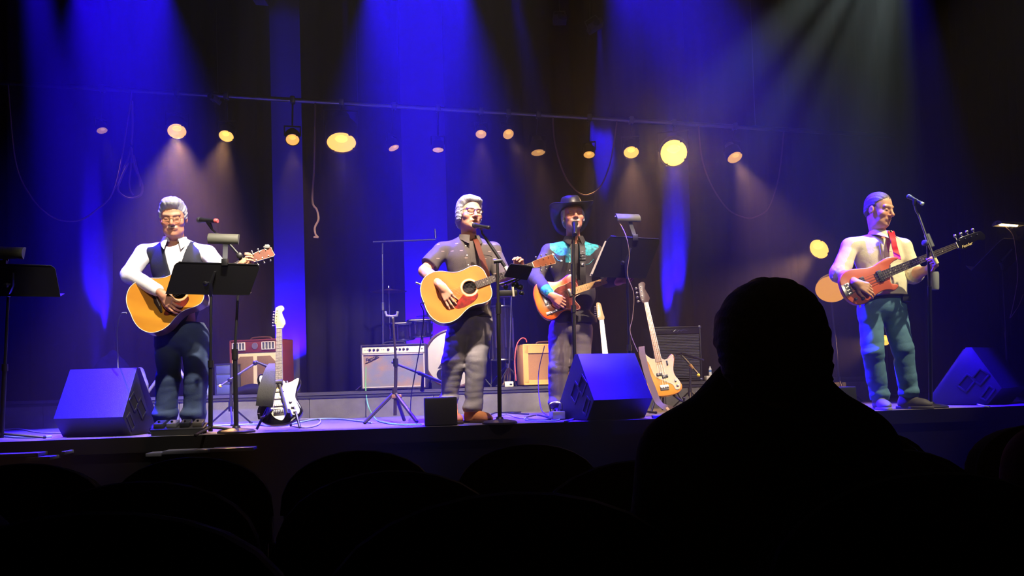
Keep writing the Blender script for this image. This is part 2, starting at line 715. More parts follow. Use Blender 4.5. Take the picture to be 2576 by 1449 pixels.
def add_head(S, H, mouth=0.0, wide=1.0, jowl=0.0, nose=1.0):
    s = H.s
    E = lambda c, r, k=0.012, op='add': S.ell(H.p(*c), tuple(q * s for q in r), H.R, k * s, op)
    C = lambda a, b, ra, rb, k=0.01, op='add': S.cone(H.p(*a), H.p(*b), ra * s, rb * s, k * s, op)
    E((0, 0.012, 0.045), (0.074 * wide, 0.094, 0.080), 0.02)
    E((0, -0.028, -0.02), (0.063 * wide, 0.066, 0.088), 0.03)
    E((0, -0.035, -0.072), (0.053 * wide, 0.052, 0.044), 0.025)
    E((0, -0.078, -0.098), (0.021, 0.017, 0.016), 0.022)
    for q in (-1, 1):
        E((q * 0.044 * wide, -0.058, -0.024), (0.024, 0.028, 0.024), 0.016)      # cheek
        C((q * 0.008, -0.088, 0.026), (q * 0.046, -0.074, 0.030), 0.0105, 0.010, 0.012)   # brow
        E((q * 0.032, -0.103, 0.008), (0.020, 0.020, 0.0125), 0.012, 'cut')     # eye socket
        E((q * 0.032, -0.0755, 0.007), (0.0150, 0.0135, 0.0115), 0.004)         # eye and lid
        C((q * 0.018, -0.087, 0.0005), (q * 0.044, -0.078, 0.002), 0.0035, 0.003, 0.004)  # bag under the eye
        E((q * 0.076 * wide, 0.012, -0.004), (0.009, 0.019, 0.031), 0.006)      # ear
        E((q * 0.087 * wide, 0.006, -0.002), (0.006, 0.009, 0.016), 0.004, 'cut')
        E((q * 0.0125, -0.099, -0.032), (0.009, 0.011, 0.008), 0.007)           # nostril wing
        if jowl:
            E((q * 0.036, -0.045, -0.078), (0.026, 0.030, 0.030), 0.02)
    C((0, -0.086, 0.018), (0, -0.110 * nose, -0.026), 0.0085, 0.0125, 0.009)
    C((-0.019, -0.084, -0.058), (0.019, -0.084, -0.058), 0.0105, 0.0105, 0.012)
    if mouth:
        C((-0.016, -0.090, -0.058), (0.016, -0.090, -0.058), 0.0075, 0.0075, 0.005)
        C((-0.014, -0.088, -0.073 - mouth), (0.014, -0.088, -0.073 - mouth), 0.0075, 0.0075, 0.005)
        E((0, -0.095, -0.066 - mouth * 0.5), (0.017, 0.022, 0.0055 + mouth * 0.6), 0.003, 'cut')
    else:
        C((-0.017, -0.091, -0.0555), (0.017, -0.091, -0.0555), 0.0060, 0.0060, 0.005)
        C((-0.015, -0.090, -0.0665), (0.015, -0.090, -0.0665), 0.0068, 0.0068, 0.005)
        C((-0.022, -0.1, -0.061), (0.022, -0.1, -0.061), 0.0028, 0.0028, 0.003, 'cut')
    if jowl:
        E((0, -0.03, -0.105), (0.045, 0.045, 0.03), 0.025)


def head_colors(q, base, lips, brow, beard=None, beardcol=(0.4, 0.4, 0.42)):
    x, y, z = q[:, 0], q[:, 1], q[:, 2]
    n = len(q)
    col = np.tile(np.array(base), (n, 1))

    def mix(mask, c, a):
        m = np.clip(mask, 0, 1)[:, None] * a
        col[:] = col * (1 - m) + np.array(c) * m
    face = (y < -0.03) & (z > -0.13) & (z < 0.12) & (np.abs(x) < 0.09) & (y > -0.2)
    g = lambda cx, cz, sx, sz: np.exp(-((np.abs(x) - cx) / sx) ** 2 - ((z - cz) / sz) ** 2) * face
    red = np.array(base) * np.array((1.08, 0.72, 0.66))
    mix(g(0.042, -0.028, 0.024, 0.02), red, 0.55)
    mix(g(0.0, -0.026, 0.016, 0.014), red, 0.6)
    if beard is not None:
        mix(beard(np.abs(x), y, z) * face, beardcol, 0.9)
    mix(g(0.0, -0.061, 0.021, 0.0095) * (y < -0.078), lips, 0.85)
    mix(g(0.0, -0.061, 0.021, 0.0028) * (y < -0.075), (0.03, 0.008, 0.008), 0.8)
    mix(g(0.031, 0.031, 0.021, 0.0055) * (y < -0.06), brow, 0.75)
    mix(g(0.032, 0.001, 0.014, 0.0028) * (y < -0.07), (0.02, 0.012, 0.01), 0.75)
    mix(g(0.032, 0.017, 0.015, 0.003) * (y < -0.06), np.array(base) * 0.45, 0.5)
    mix(g(0.0135, -0.0365, 0.005, 0.0035) * (y < -0.095), (0.04, 0.012, 0.01), 0.8)
    return col


def add_hand(S, wrist, d, n, thumb, s=1.0, curls=None, spread=0.0, rw=0.026):
    """wrist point, pointing direction d, palm normal n (out of the palm), thumb: +1/-1 side = sign of n x d"""
    d = V(d).normalized()
    n = (V(n) - d * V(n).dot(d)).normalized()
    l = n.cross(d) * thumb
    w0 = V(wrist)
    curls = curls or [(0.5, 0.7, 0.4)] * 4
    offs = (0.031, 0.0105, -0.0105, -0.0305)
    lens = ((0.045, 0.026, 0.021), (0.049, 0.030, 0.022), (0.046, 0.028, 0.021), (0.036, 0.021, 0.019))
    reach = (0.088, 0.090, 0.085, 0.077)
    tips = []
    for i in range(4):
        mcp = w0 + d * reach[i] * s + l * offs[i] * s
        S.cone(w0 + l * offs[i] * 0.55 * s + d * 0.006 * s, mcp, 0.0155 * s, 0.0128 * s, 0.012)
        a = 0.0
        p = mcp
        sp = spread * (1.5 - i) * 0.12
        dd = (d + l * sp).normalized()
        for k in range(3):
            a += curls[i][k]
            q = p + (dd * math.cos(a) + n * math.sin(a)) * lens[i][k] * s
            r0, r1 = (0.0102, 0.0090, 0.0080)[k] * s, (0.0090, 0.0080, 0.0068)[k] * s
            if i == 3:
                r0, r1 = r0 * 0.86, r1 * 0.86
            S.cone(p, q, r0, r1, 0.0035)
            p = q
        tips.append(p)
    # thumb from the side of the palm
    t0 = w0 + d * 0.022 * s + l * 0.020 * s + n * 0.006 * s
    t1 = t0 + (d * 0.62 + l * 0.62 + n * 0.30).normalized() * 0.046 * s
    t2 = t1 + (d * 0.86 + l * 0.28 + n * 0.38).normalized() * 0.033 * s
    t3 = t2 + (d * 0.95 + l * 0.02 + n * 0.45).normalized() * 0.026 * s
    S.cone(t0, t1, 0.0165 * s, 0.0120 * s, 0.01)
    S.cone(t1, t2, 0.0112 * s, 0.0100 * s, 0.004)
    S.cone(t2, t3, 0.0100 * s, 0.0078 * s, 0.004)
    S.cone(w0 - d * 0.012 * s, w0 + d * 0.02 * s, rw, rw, 0.015)
    return tips


def add_arm(S, sh, el, wr, r=(0.050, 0.041, 0.040, 0.027), k=0.02):
    S.cone(sh, el, r[0], r[1], k)
    e, w_ = V(el), V(wr)
    S.cone(el, e.lerp(w_, 0.35), r[2], r[2] * 1.04, k)
    S.cone(e.lerp(w_, 0.3), wr, r[2] * 1.02, r[3], k)


def hair_mesh(name, H, fn, mat, parent, box=((-0.13, -0.14, -0.17), (0.13, 0.16, 0.17)), h=0.004):
    c, s = H.c, H.s
    r = 0.23 * s
    S = SDF(c - V((r, r, r)), c + V((r, r, r)), h)
    X, Y, Z = S.grid()
    X, Y, Z = X - c.x, Y - c.y, Z - c.z
    R = H.R
    x = (X * R[0][0] + Y * R[1][0] + Z * R[2][0]) / s
    y = (X * R[0][1] + Y * R[1][1] + Z * R[2][1]) / s
    z = (X * R[0][2] + Y * R[1][2] + Z * R[2][2]) / s
    S.F = (fn(x, y, z) * s).astype(np.float32)
    vs, fs = S.mesh()
    return np_mesh(name, vs, fs, mat, parent)


def fell(x, y, z, c, r):
    x, y, z = (x - c[0]) / r[0], (y - c[1]) / r[1], (z - c[2]) / r[2]
    k0 = np.sqrt(x * x + y * y + z * z)
    return (k0 - 1) * min(r)


def smin(a, b, k=0.012):
    h = np.clip(0.5 + 0.5 * (b - a) / k, 0, 1)
    return b * (1 - h) + a * h - k * h * (1 - h)


def smax(a, b, k=0.012):
    return -smin(-a, -b, k)


def strands(x, y, z, amp=0.0022, f=260):
    a = np.arctan2(x, z + 0.05)
    return 0.5 * amp * np.sin(a * 26 + 18 * y + 1.5 * np.sin(y * 34 + x * 25)) + amp * 0.4 * np.sin(a * 47 + y * 60 + z * 30 + np.sin(z * 50))


SKINS = {}


def skin(name='skin'):
    return M(name, (0.5, 0.3, 0.2), 0.5, spec=0.4, attr=True, bump=0.12, bscale=220)


def cloth(name, col, rough=0.85, **k):
    k.setdefault('var', 0.12)
    k.setdefault('vscale', 18)
    k.setdefault('bump', 0.25)
    k.setdefault('bscale', 140)
    return M(name, col, rough, spec=0.2, **k)


def glasses(H, parent, col, r=0.0014, w=0.0215, hgt=0.0145, zc=0.006, yc=-0.107):
    """two rims with lenses, bridge and temples"""
    g = MB()
    for q in (-1, 1):
        pts = []
        for k in range(20):
            a = 2 * PI * k / 20
            ca, sa = math.cos(a), math.sin(a)
            ex = abs(ca) ** 0.7 * (1 if ca > 0 else -1)
            ez = abs(sa) ** 0.8 * (1 if sa > 0 else -1)
            xx = q * 0.033 + ex * w
            pts.append(H.p(xx, yc + abs(xx) * 0.28, zc + ez * hgt))
        g.tube(pts, r * H.s, 6, closed=True)
        g.tube([H.p(q * 0.0545, yc + 0.016, zc + 0.006), H.p(q * 0.073, yc + 0.03, zc + 0.008), H.p(q * 0.081, -0.02, zc + 0.004), H.p(q * 0.082, 0.012, zc + 0.004)], r * H.s, 6)
    g.tube([H.p(-0.0125, yc + 0.004, zc + 0.004), H.p(0, yc, zc + 0.007), H.p(0.0125, yc + 0.004, zc + 0.004)], r * H.s, 6)
    o = g.build('glasses', col, parent)
    lens = MB()
    for q in (-1, 1):
        vs = [H.p(q * 0.033, yc + 0.010, zc)]
        for k in range(20):
            a = 2 * PI * k / 20
            ca, sa = math.cos(a), math.sin(a)
            xx = q * 0.033 + abs(ca) ** 0.7 * (1 if ca > 0 else -1) * w
            vs.append(H.p(xx, yc + abs(xx) * 0.28 + 0.001, zc + abs(sa) ** 0.8 * (1 if sa > 0 else -1) * hgt))
        lens.add(vs, [(0, 1 + k, 1 + (k + 1) % 20) for k in range(20)])
    lens.build('lens', GLASS, o)
    return o


def glass_mat():
    m = bpy.data.materials.new('spectacle_glass')
    m.use_nodes = True
    n = m.node_tree
    n.nodes.clear()
    o = n.nodes.new('ShaderNodeOutputMaterial')
    mx = n.nodes.new('ShaderNodeMixShader')
    t = n.nodes.new('ShaderNodeBsdfTransparent')
    g = n.nodes.new('ShaderNodeBsdfGlossy')
    g.inputs['Roughness'].default_value = 0.05
    mx.inputs[0].default_value = 0.07
    n.links.new(t.outputs[0], mx.inputs[1])
    n.links.new(g.outputs[0], mx.inputs[2])
    n.links.new(mx.outputs[0], o.inputs[0])
    return m


GLASS = glass_mat()


def collar(name, parent, c, yaw, mat, r=0.062, h=0.05, gap=0.35, front=0.075, back=0.040, lift=0.0):
    """folded shirt collar: a strip round the neck turned down outward, long points at the front"""
    R = rotm(yaw, 0, 0)
    c = V(c)
    n = 26
    rows = []
    for k in range(n + 1):
        t = k / n
        f = gap + (2 * PI - 2 * gap) * t
        fr = 0.5 + 0.5 * math.cos(f)                   # 1 at the front
        e = min(t, 1 - t)
        tip = max(0.0, 1 - e / 0.13)
        top = h * (1 - 0.55 * fr) + lift
        wd = back + (front - back) * tip ** 0.8
        sx, sy = math.sin(f), -math.cos(f)
        fw = -0.018 * tip
        sp = 0.018 * tip * (1 if sx > 0 else -1)
        rows.append([V((sx * (r - 0.006), sy * (r - 0.006), top - 0.03)), V((sx * r, sy * r, top)), V((sx * (r + 0.006), sy * (r + 0.006), top + 0.001)),
                     V((sx * (r + 0.016) + sp * 0.5, sy * (r + 0.018) + fw * 0.6, top - wd * 0.5)), V((sx * (r + 0.026) + sp, sy * (r + 0.030) + fw, top - wd))])
    b = MB()
    vs, fs = [], []
    m = 5
    for sgn in (0, 1):
        for row in rows:
            for i, q in enumerate(row):
                d = V((q.x, q.y, 0)).normalized() * (-0.0035 * sgn)
                vs.append(c + R @ (q + d))
    N_ = len(rows) * m
    for k in range(n):
        for i in range(m - 1):
            a = k * m + i
            fs.append((a, a + 1, a + m + 1, a + m))
            fs.append((N_ + a, N_ + a + m, N_ + a + m + 1, N_ + a + 1))
    for k in range(n):
        for i in (0, m - 1):
            a = k * m + i
            fs.append((a, a + m, N_ + a + m, N_ + a))
    for k in (0, n):
        for i in range(m - 1):
            a = k * m + i
            fs.append((a, a + 1, N_ + a + 1, N_ + a))
    b.add(vs, fs)
    return b.build(name, mat, parent, ang=50)


def legs_mesh(name, parent, mat, hips, knees, ankles, waist, d, seed, r=(0.098, 0.068, 0.062), pel=(0.165, 0.125, 0.12), yaw=0.0, h=0.007, hem=None, amp=0.006, crotch=0.03):
    lo = np.min([list(p) for p in hips + knees + ankles + [waist]], 0) - np.array((0.2, 0.2, 0.06))
    hi = np.max([list(p) for p in hips + knees + ankles + [waist]], 0) + np.array((0.2, 0.2, 0.12))
    S = SDF(lo, hi, h)
    R = rotm(yaw, 0, 0)
    pc = (hips[0] + hips[1]) / 2
    S.ell(pc + V((0, 0.01, 0.035)), pel, R, 0.03)
    S.cone(pc + V((0, 0, 0.03)), waist, pel[1] * 1.02, pel[1] * 1.0, 0.05)
    for a, b, c in zip(hips, knees, ankles):
        S.cone(a, b, r[0], r[1], crotch)
        S.cone(b, c, r[1], r[2], 0.02)
        S.ell(V(c) + V((0, -0.015, 0.03)), (r[2] * 1.08, r[2] * 1.2, 0.05), None, 0.02)
    X, Y, Z = S.grid()
    zk = (knees[0].z + knees[1].z) / 2
    za = (ankles[0].z + ankles[1].z) / 2
    zh = pc.z
    wgt = 0.35 + np.exp(-((Z - zk) / 0.10) ** 2) + 1.1 * np.exp(-((Z - za - 0.06) / 0.09) ** 2) + 0.7 * np.exp(-((Z - zh + 0.08) / 0.08) ** 2)
    S.F += (amp * wgt * wrinkle(X, Y, Z * 2.6, seed, 20)).astype(np.float32)
    zc = hem if hem is not None else min(ankles[0].z, ankles[1].z)
    S.F = np.maximum(S.F, (zc - Z).astype(np.float32))
    S.F = np.maximum(S.F, (Z - waist.z).astype(np.float32))
    vs, fs = S.mesh()
    return np_mesh(name, vs, fs, mat, parent)


def shoe(name, parent, mat, ankle, yaw, solemat, L=0.28, z0=0.0, boot=False):
    """toe points along -y turned by yaw"""
    R = rotm(math.radians(yaw), 0, 0)
    P = lambda x, y, z: V((ankle[0], ankle[1], z0)) + R @ V((x, y, z))
    S = SDF(V((ankle[0], ankle[1], z0)) - V((0.27, 0.27, 0.02)), V((ankle[0], ankle[1], z0)) + V((0.27, 0.27, 0.20)), 0.005)
    S.ell(P(0, 0.025, 0.045), (0.037, 0.058, 0.052), R, 0.02)
    S.ell(P(0, -0.10, 0.034), (0.046, 0.085, 0.036), R, 0.03)
    S.cone(P(0, 0.02, 0.05), P(0, 0.02, 0.14 if boot else 0.105), 0.047, 0.046, 0.03)
    S.cone(P(0, -0.01, 0.075), P(0, -0.12, 0.045), 0.034, 0.030, 0.03)
    X, Y, Z = S.grid()
    S.F = np.maximum(S.F, (z0 + 0.016 - Z).astype(np.float32))
    vs, fs = S.mesh()
    o = np_mesh(name, vs, fs, mat, parent)
    b = MB()
    pts = [(0.038, 0.06), (0.030, 0.088), (0, 0.094), (-0.030, 0.088), (-0.038, 0.06), (-0.036, 0.0), (-0.049, -0.09), (-0.044, -0.15), (-0.022, -0.188), (0.01, -0.194), (0.038, -0.165), (0.05, -0.10), (0.036, 0.0)]
    pts = [(p.x, p.y) for p in catmull([V((a, c)) for a, c in pts], 4, True)]
    fr = (P(0, 0, 0), R @ V((1, 0, 0)), R @ V((0, 1, 0)), V((0, 0, 1)))
    b.prism(pts, fr, 0.0, 0.022, 0.004)
    b.build('sole', solemat, o)
    return o


# ------------------------------------------------------------------ instruments
def sframe(o, u, n, s):
    o, u, v, w_ = frame(o, u, n)
    return o, u * s, v * s, w_ * s


def wood(name, a, b, stretch=(1, 14, 1), vs=3.0, rough=0.6, coat=0.0):
    return M(name, a, rough, spec=0.25, col2=b, vscale=vs, stretch=stretch, coat=coat)


FRETB = M('rosewood_board', rgb(52, 34, 28), 0.5)
NICKEL = M('nickel', rgb(200, 196, 186), 0.3, 1.0)
IVORY = M('ivory_plastic', rgb(235, 228, 205), 0.4)
STRINGM = M('string_wire', rgb(205, 200, 190), 0.3, 1.0)


def dense(poly, n=5):
    return [(p.x, p.y) for p in catmull([V((a, b)) for a, b in poly], n, True)]


def neck_parts(t, fr, s, u0, ufb, unut, w0, w1, mat, board, nfr, wz, dots=None, thick=0.021):
    """neck, fingerboard, frets and nut; wz is the height of the fingerboard's underside"""
    o, u, v, w_ = fr
    P = lambda a, b, c: o + u * a + v * b + w_ * c
    b = MB()
    ws = lambda a: (w0 + (w1 - w0) * (a - ufb) / (unut - ufb)) / 2
    sec = [(1, 0), (0.96, -0.35), (0.75, -0.72), (0.4, -0.94), (0, -1), (-0.4, -0.94), (-0.75, -0.72), (-0.96, -0.35), (-1, 0)]
    vs, fs = [], []
    us = [u0, (u0 + unut) / 2, unut]
    for a in us:
        for (y, z) in sec:
            vs.append(P(a, y * ws(a), wz + z * thick))
    m = len(sec)
    for i in range(len(us) - 1):
        for k in range(m):
            l = (k + 1) % m
            fs.append((i * m + k, i * m + l, (i + 1) * m + l, (i + 1) * m + k))
    fs += [tuple(range(m)), tuple((len(us) - 1) * m + k for k in range(m))]
    b.add(vs, fs)
    nk = b.build('neck', mat, t)
    b = MB()
    b.prism([(ufb, ws(ufb)), (unut, ws(unut)), (unut, -ws(unut)), (ufb, -ws(ufb))], fr, wz, wz + 0.006)
    fb = b.build('fingerboard', board, t)
    L = (unut - ufb)
    b = MB()
    for i in range(1, nfr + 1):
        a = unut - s * (1 - 2 ** (-i / 12))
        if a > ufb + 0.004:
            h = ws(a)
            b.tube([P(a, h, wz + 0.0062), P(a, -h, wz + 0.0062)], 0.0012 * u.length, 4)
    f = b.build('fret_wire', NICKEL, t)
    f['kind'] = 'stuff'
    if dots:
        b = MB()
        for i in (3, 5, 7, 9, 12, 15, 17):
            a = unut - s * (1 - (2 ** (-i / 12) + 2 ** (-(i - 1) / 12)) / 2)
            if a > ufb + 0.01:
                for q in ((-0.012, 0.012) if i == 12 else (0,)):
                    b.lathe([(0.0036 * u.length, 0), (0.0036 * u.length, 0.0004)], P(a, q, wz + 0.006), w_, 10)
        g = b.build('fret_marker', dots, t)
        g['kind'] = 'stuff'
    b = MB()
    R = Matrix((u.normalized(), v.normalized(), w_.normalized())).transposed()
    b.box(P(unut + 0.002, 0, wz + 0.005), (0.005 * u.length, 2 * ws(unut) * u.length, 0.012 * u.length), R)
    b.build('nut', IVORY, t)
    return ws


def tuner(t, p, side, w_, mat, s, peg=0.018, btn=0.007):
    b = MB()
    b.cyl(p - w_ * 0.002, p + w_ * 0.011, 0.0035 * s, None, 8)
    b.cyl(p - w_ * 0.014, p - w_ * 0.014 + side * peg, 0.0026 * s, None, 6)
    b.ball(p - w_ * 0.014 + side * (peg + btn * 0.7), (btn * s, btn * s * 0.75, btn * s), 8, 6)
    return b.build('tuning_peg', mat, t)


def strings(t, fr, ub, un, n, sb, sn, zb, zn, r=0.0006):
    o, u, v, w_ = fr
    b = MB()
    for i in range(n):
        q = (i / (n - 1) - 0.5)
        b.tube([o + u * ub + v * q * sb + w_ * zb, o + u * un + v * q * sn + w_ * zn], r * u.length * (1.3 - 0.7 * q), 4)
    x = b.build('string', STRINGM, t)
    x['kind'] = 'stuff'
    return x


DREAD = [(0.0, 0.0), (0.0, 0.06), (0.018, 0.125), (0.066, 0.180), (0.135, 0.198), (0.20, 0.187), (0.26, 0.157), (0.305, 0.141), (0.355, 0.139), (0.41, 0.146), (0.46, 0.139), (0.494, 0.103), (0.505, 0.05)]


def acoustic(name, label, fr, top, side, guard, headm, band, neckm):
    o, u, v, w_ = fr
    s = u.length
    t = thing(name, label, 'guitar', o)
    P = lambda a, b, c: o + u * a + v * b + w_ * c
    half = DREAD
    poly = half + [(a, -b) for a, b in reversed(half[1:])]
    poly = dense(poly, 4)
    m = len(poly)
    T = 0.112
    hc, hr = 0.355, 0.050
    b = MB()
    vs, fs = [], []
    rings = (0, 0.15, 0.45, 0.75, 1.0)
    for tt in rings:
        for (a, c) in poly:
            d = V((a - hc, c))
            h = V((hc, 0)) + d.normalized() * hr
            q = h.lerp(V((a, c)), tt)
            vs.append(P(q.x, q.y, 0))
    for i in range(len(rings) - 1):
        for k in range(m):
            l = (k + 1) % m
            fs.append((i * m + k, i * m + l, (i + 1) * m + l, (i + 1) * m + k))
    b.add(vs, fs)
    # inner lip of the sound hole
    vs = []
    for z in (0, -0.004):
        for (a, c) in poly:
            h = V((hc, 0)) + V((a - hc, c)).normalized() * hr
            vs.append(P(h.x, h.y, z))
    b.add(vs, [(k, (k + 1) % m, m + (k + 1) % m, m + k) for k in range(m)])
    b.build('soundboard', top, t)
    b = MB()
    vs = []
    for z in (0, -T * 0.5, -T):
        for (a, c) in poly:
            vs.append(P(a, c, z))
    fs = [(j * m + k, j * m + (k + 1) % m, (j + 1) * m + (k + 1) % m, (j + 1) * m + k) for j in range(2) for k in range(m)]
    fs.append(tuple(2 * m + k for k in range(m)))
    b.add(vs, fs)
    b.build('back_and_sides', side, t)
    b = MB()
    b.tube([P(a, c, 0.0) for a, c in poly], 0.0028 * s, 6, closed=True)
    b.build('binding', band, t)
    b = MB()
    for (r0, r1) in ((0.054, 0.064), (0.0665, 0.068)):
        vs, fs = [], []
        for r in (r0, r1):
            for k in range(40):
                a = 2 * PI * k / 40
                vs.append(P(hc + r * math.cos(a), r * math.sin(a), 0.0007))
        fs = [(k, (k + 1) % 40, 40 + (k + 1) % 40, 40 + k) for k in range(40)]
        b.add(vs, fs)
    b.build('rosette', M('rosette_inlay', rgb(225, 205, 160), 0.4), t)
    b = MB()
    g = [(0.395, -0.058), (0.36, -0.070), (0.31, -0.058), (0.293, -0.040), (0.265, -0.052), (0.215, -0.085), (0.20, -0.105), (0.222, -0.122), (0.28, -0.125), (0.345, -0.112), (0.39, -0.085)]
    b.prism(dense(g, 4), fr, 0.0008, 0.0022)
    b.build('pickguard', guard, t)
    b = MB()
    br = [(0.185, -0.085), (0.178, -0.03), (0.172, 0), (0.178, 0.03), (0.185, 0.085), (0.198, 0.085), (0.21, 0.035), (0.21, -0.035), (0.198, -0.085)]
    b.prism(br, fr, 0.0005, 0.009, 0.002)
    bo = b.build('bridge', FRETB, t)
    b = MB()
    b.prism([(0.199, -0.037), (0.202, -0.037), (0.202, 0.037), (0.199, 0.037)], fr, 0.009, 0.0125)
    b.build('saddle', IVORY, bo)
    ws = neck_parts(t, fr, 0.645, 0.49, 0.405, 0.863, 0.055, 0.044, neckm, FRETB, 20, 0.001, IVORY, 0.02)
    strings(t, fr, 0.20, 0.863, 6, 0.055, 0.036, 0.0125, 0.0095)
    # headstock, tipped back
    hu = (u.normalized() * math.cos(0.24) - w_.normalized() * math.sin(0.24)) * s
    hw = hu.normalized().cross(v.normalized()) * s
    ho = P(0.865, 0, 0.004)
    hf = (ho, hu, v, hw)
    b = MB()
    hp = [(0, 0.022), (0.03, 0.028), (0.06, 0.032), (0.18, 0.038), (0.188, 0.030), (0.186, 0), (0.188, -0.030), (0.18, -0.038), (0.06, -0.032), (0.03, -0.028), (0, -0.022)]
    b.prism(hp, hf, -0.015, 0.0, 0.0)
    hd = b.build('headstock', headm, t)
    b = MB()
    b.tube([ho + hu * a + v * c + hw * 0.0006 for a, c in hp], 0.0011 * s, 4)
    b.build('headstock_binding', band, hd)
    for i in range(3):
        for q in (-1, 1):
            tuner(t, ho + hu * (0.055 + 0.045 * i) + v * q * 0.024, v * q, hw, NICKEL, s, 0.026, 0.008)
    return t, P, ho, hu, hw


STRAT = [(0, 0), (0.004, 0.06), (0.03, 0.12), (0.08, 0.155), (0.13, 0.157), (0.18, 0.135), (0.22, 0.118), (0.26, 0.125), (0.31, 0.15), (0.36, 0.163), (0.395, 0.150), (0.402, 0.128), (0.385, 0.105), (0.355, 0.085), (0.335, 0.06), (0.33, 0.03), (0.33, -0.028), (0.312, -0.05), (0.315, -0.085), (0.338, -0.115), (0.348, -0.135), (0.337, -0.15), (0.30, -0.15), (0.25, -0.128), (0.2, -0.122), (0.15, -0.14), (0.10, -0.165), (0.05, -0.15), (0.015, -0.095), (0.0, -0.04)]
TELE = [(0, 0), (0.008, 0.08), (0.04, 0.14), (0.09, 0.16), (0.14, 0.15), (0.20, 0.124), (0.25, 0.122), (0.31, 0.142), (0.35, 0.145), (0.375, 0.12), (0.38, 0.08), (0.375, 0.03), (0.37, -0.028), (0.32, -0.045), (0.31, -0.075), (0.325, -0.115), (0.33, -0.14), (0.31, -0.155), (0.27, -0.145), (0.22, -0.122), (0.17, -0.128), (0.12, -0.155), (0.07, -0.158), (0.025, -0.125), (0.003, -0.06)]
BASSB = [(0, 0.01), (0.01, 0.08), (0.04, 0.135), (0.09, 0.162), (0.15, 0.155), (0.21, 0.128), (0.26, 0.118), (0.31, 0.128), (0.37, 0.150), (0.43, 0.168), (0.475, 0.165), (0.488, 0.148), (0.475, 0.130), (0.43, 0.105), (0.39, 0.075), (0.375, 0.035), (0.375, -0.030), (0.36, -0.055), (0.365, -0.085), (0.39, -0.112), (0.405, -0.135), (0.398, -0.152), (0.365, -0.158), (0.31, -0.142), (0.25, -0.124), (0.19, -0.128), (0.13, -0.158), (0.08, -0.172), (0.035, -0.150), (0.008, -0.09)]
HEAD6 = [(0, 0.021), (0.02, 0.026), (0.05, 0.036), (0.09, 0.036), (0.165, 0.031), (0.178, 0.022), (0.188, -0.004), (0.182, -0.024), (0.165, -0.033), (0.148, -0.030), (0.135, -0.018), (0.115, -0.020), (0.06, -0.040), (0.035, -0.042), (0.022, -0.034), (0.0, -0.021)]
HEADT = [(0, 0.021), (0.02, 0.028), (0.03, 0.034), (0.10, 0.034), (0.17, 0.033), (0.188, 0.022), (0.186, 0.004), (0.175, -0.010), (0.14, -0.017), (0.09, -0.022), (0.05, -0.030), (0.025, -0.034), (0.0, -0.021)]
HEAD4 = [(0, 0.021), (0.02, 0.032), (0.05, 0.042), (0.12, 0.040), (0.20, 0.034), (0.218, 0.022), (0.228, -0.006), (0.22, -0.028), (0.198, -0.036), (0.178, -0.028), (0.15, -0.022), (0.08, -0.044), (0.045, -0.050), (0.025, -0.038), (0.0, -0.021)]


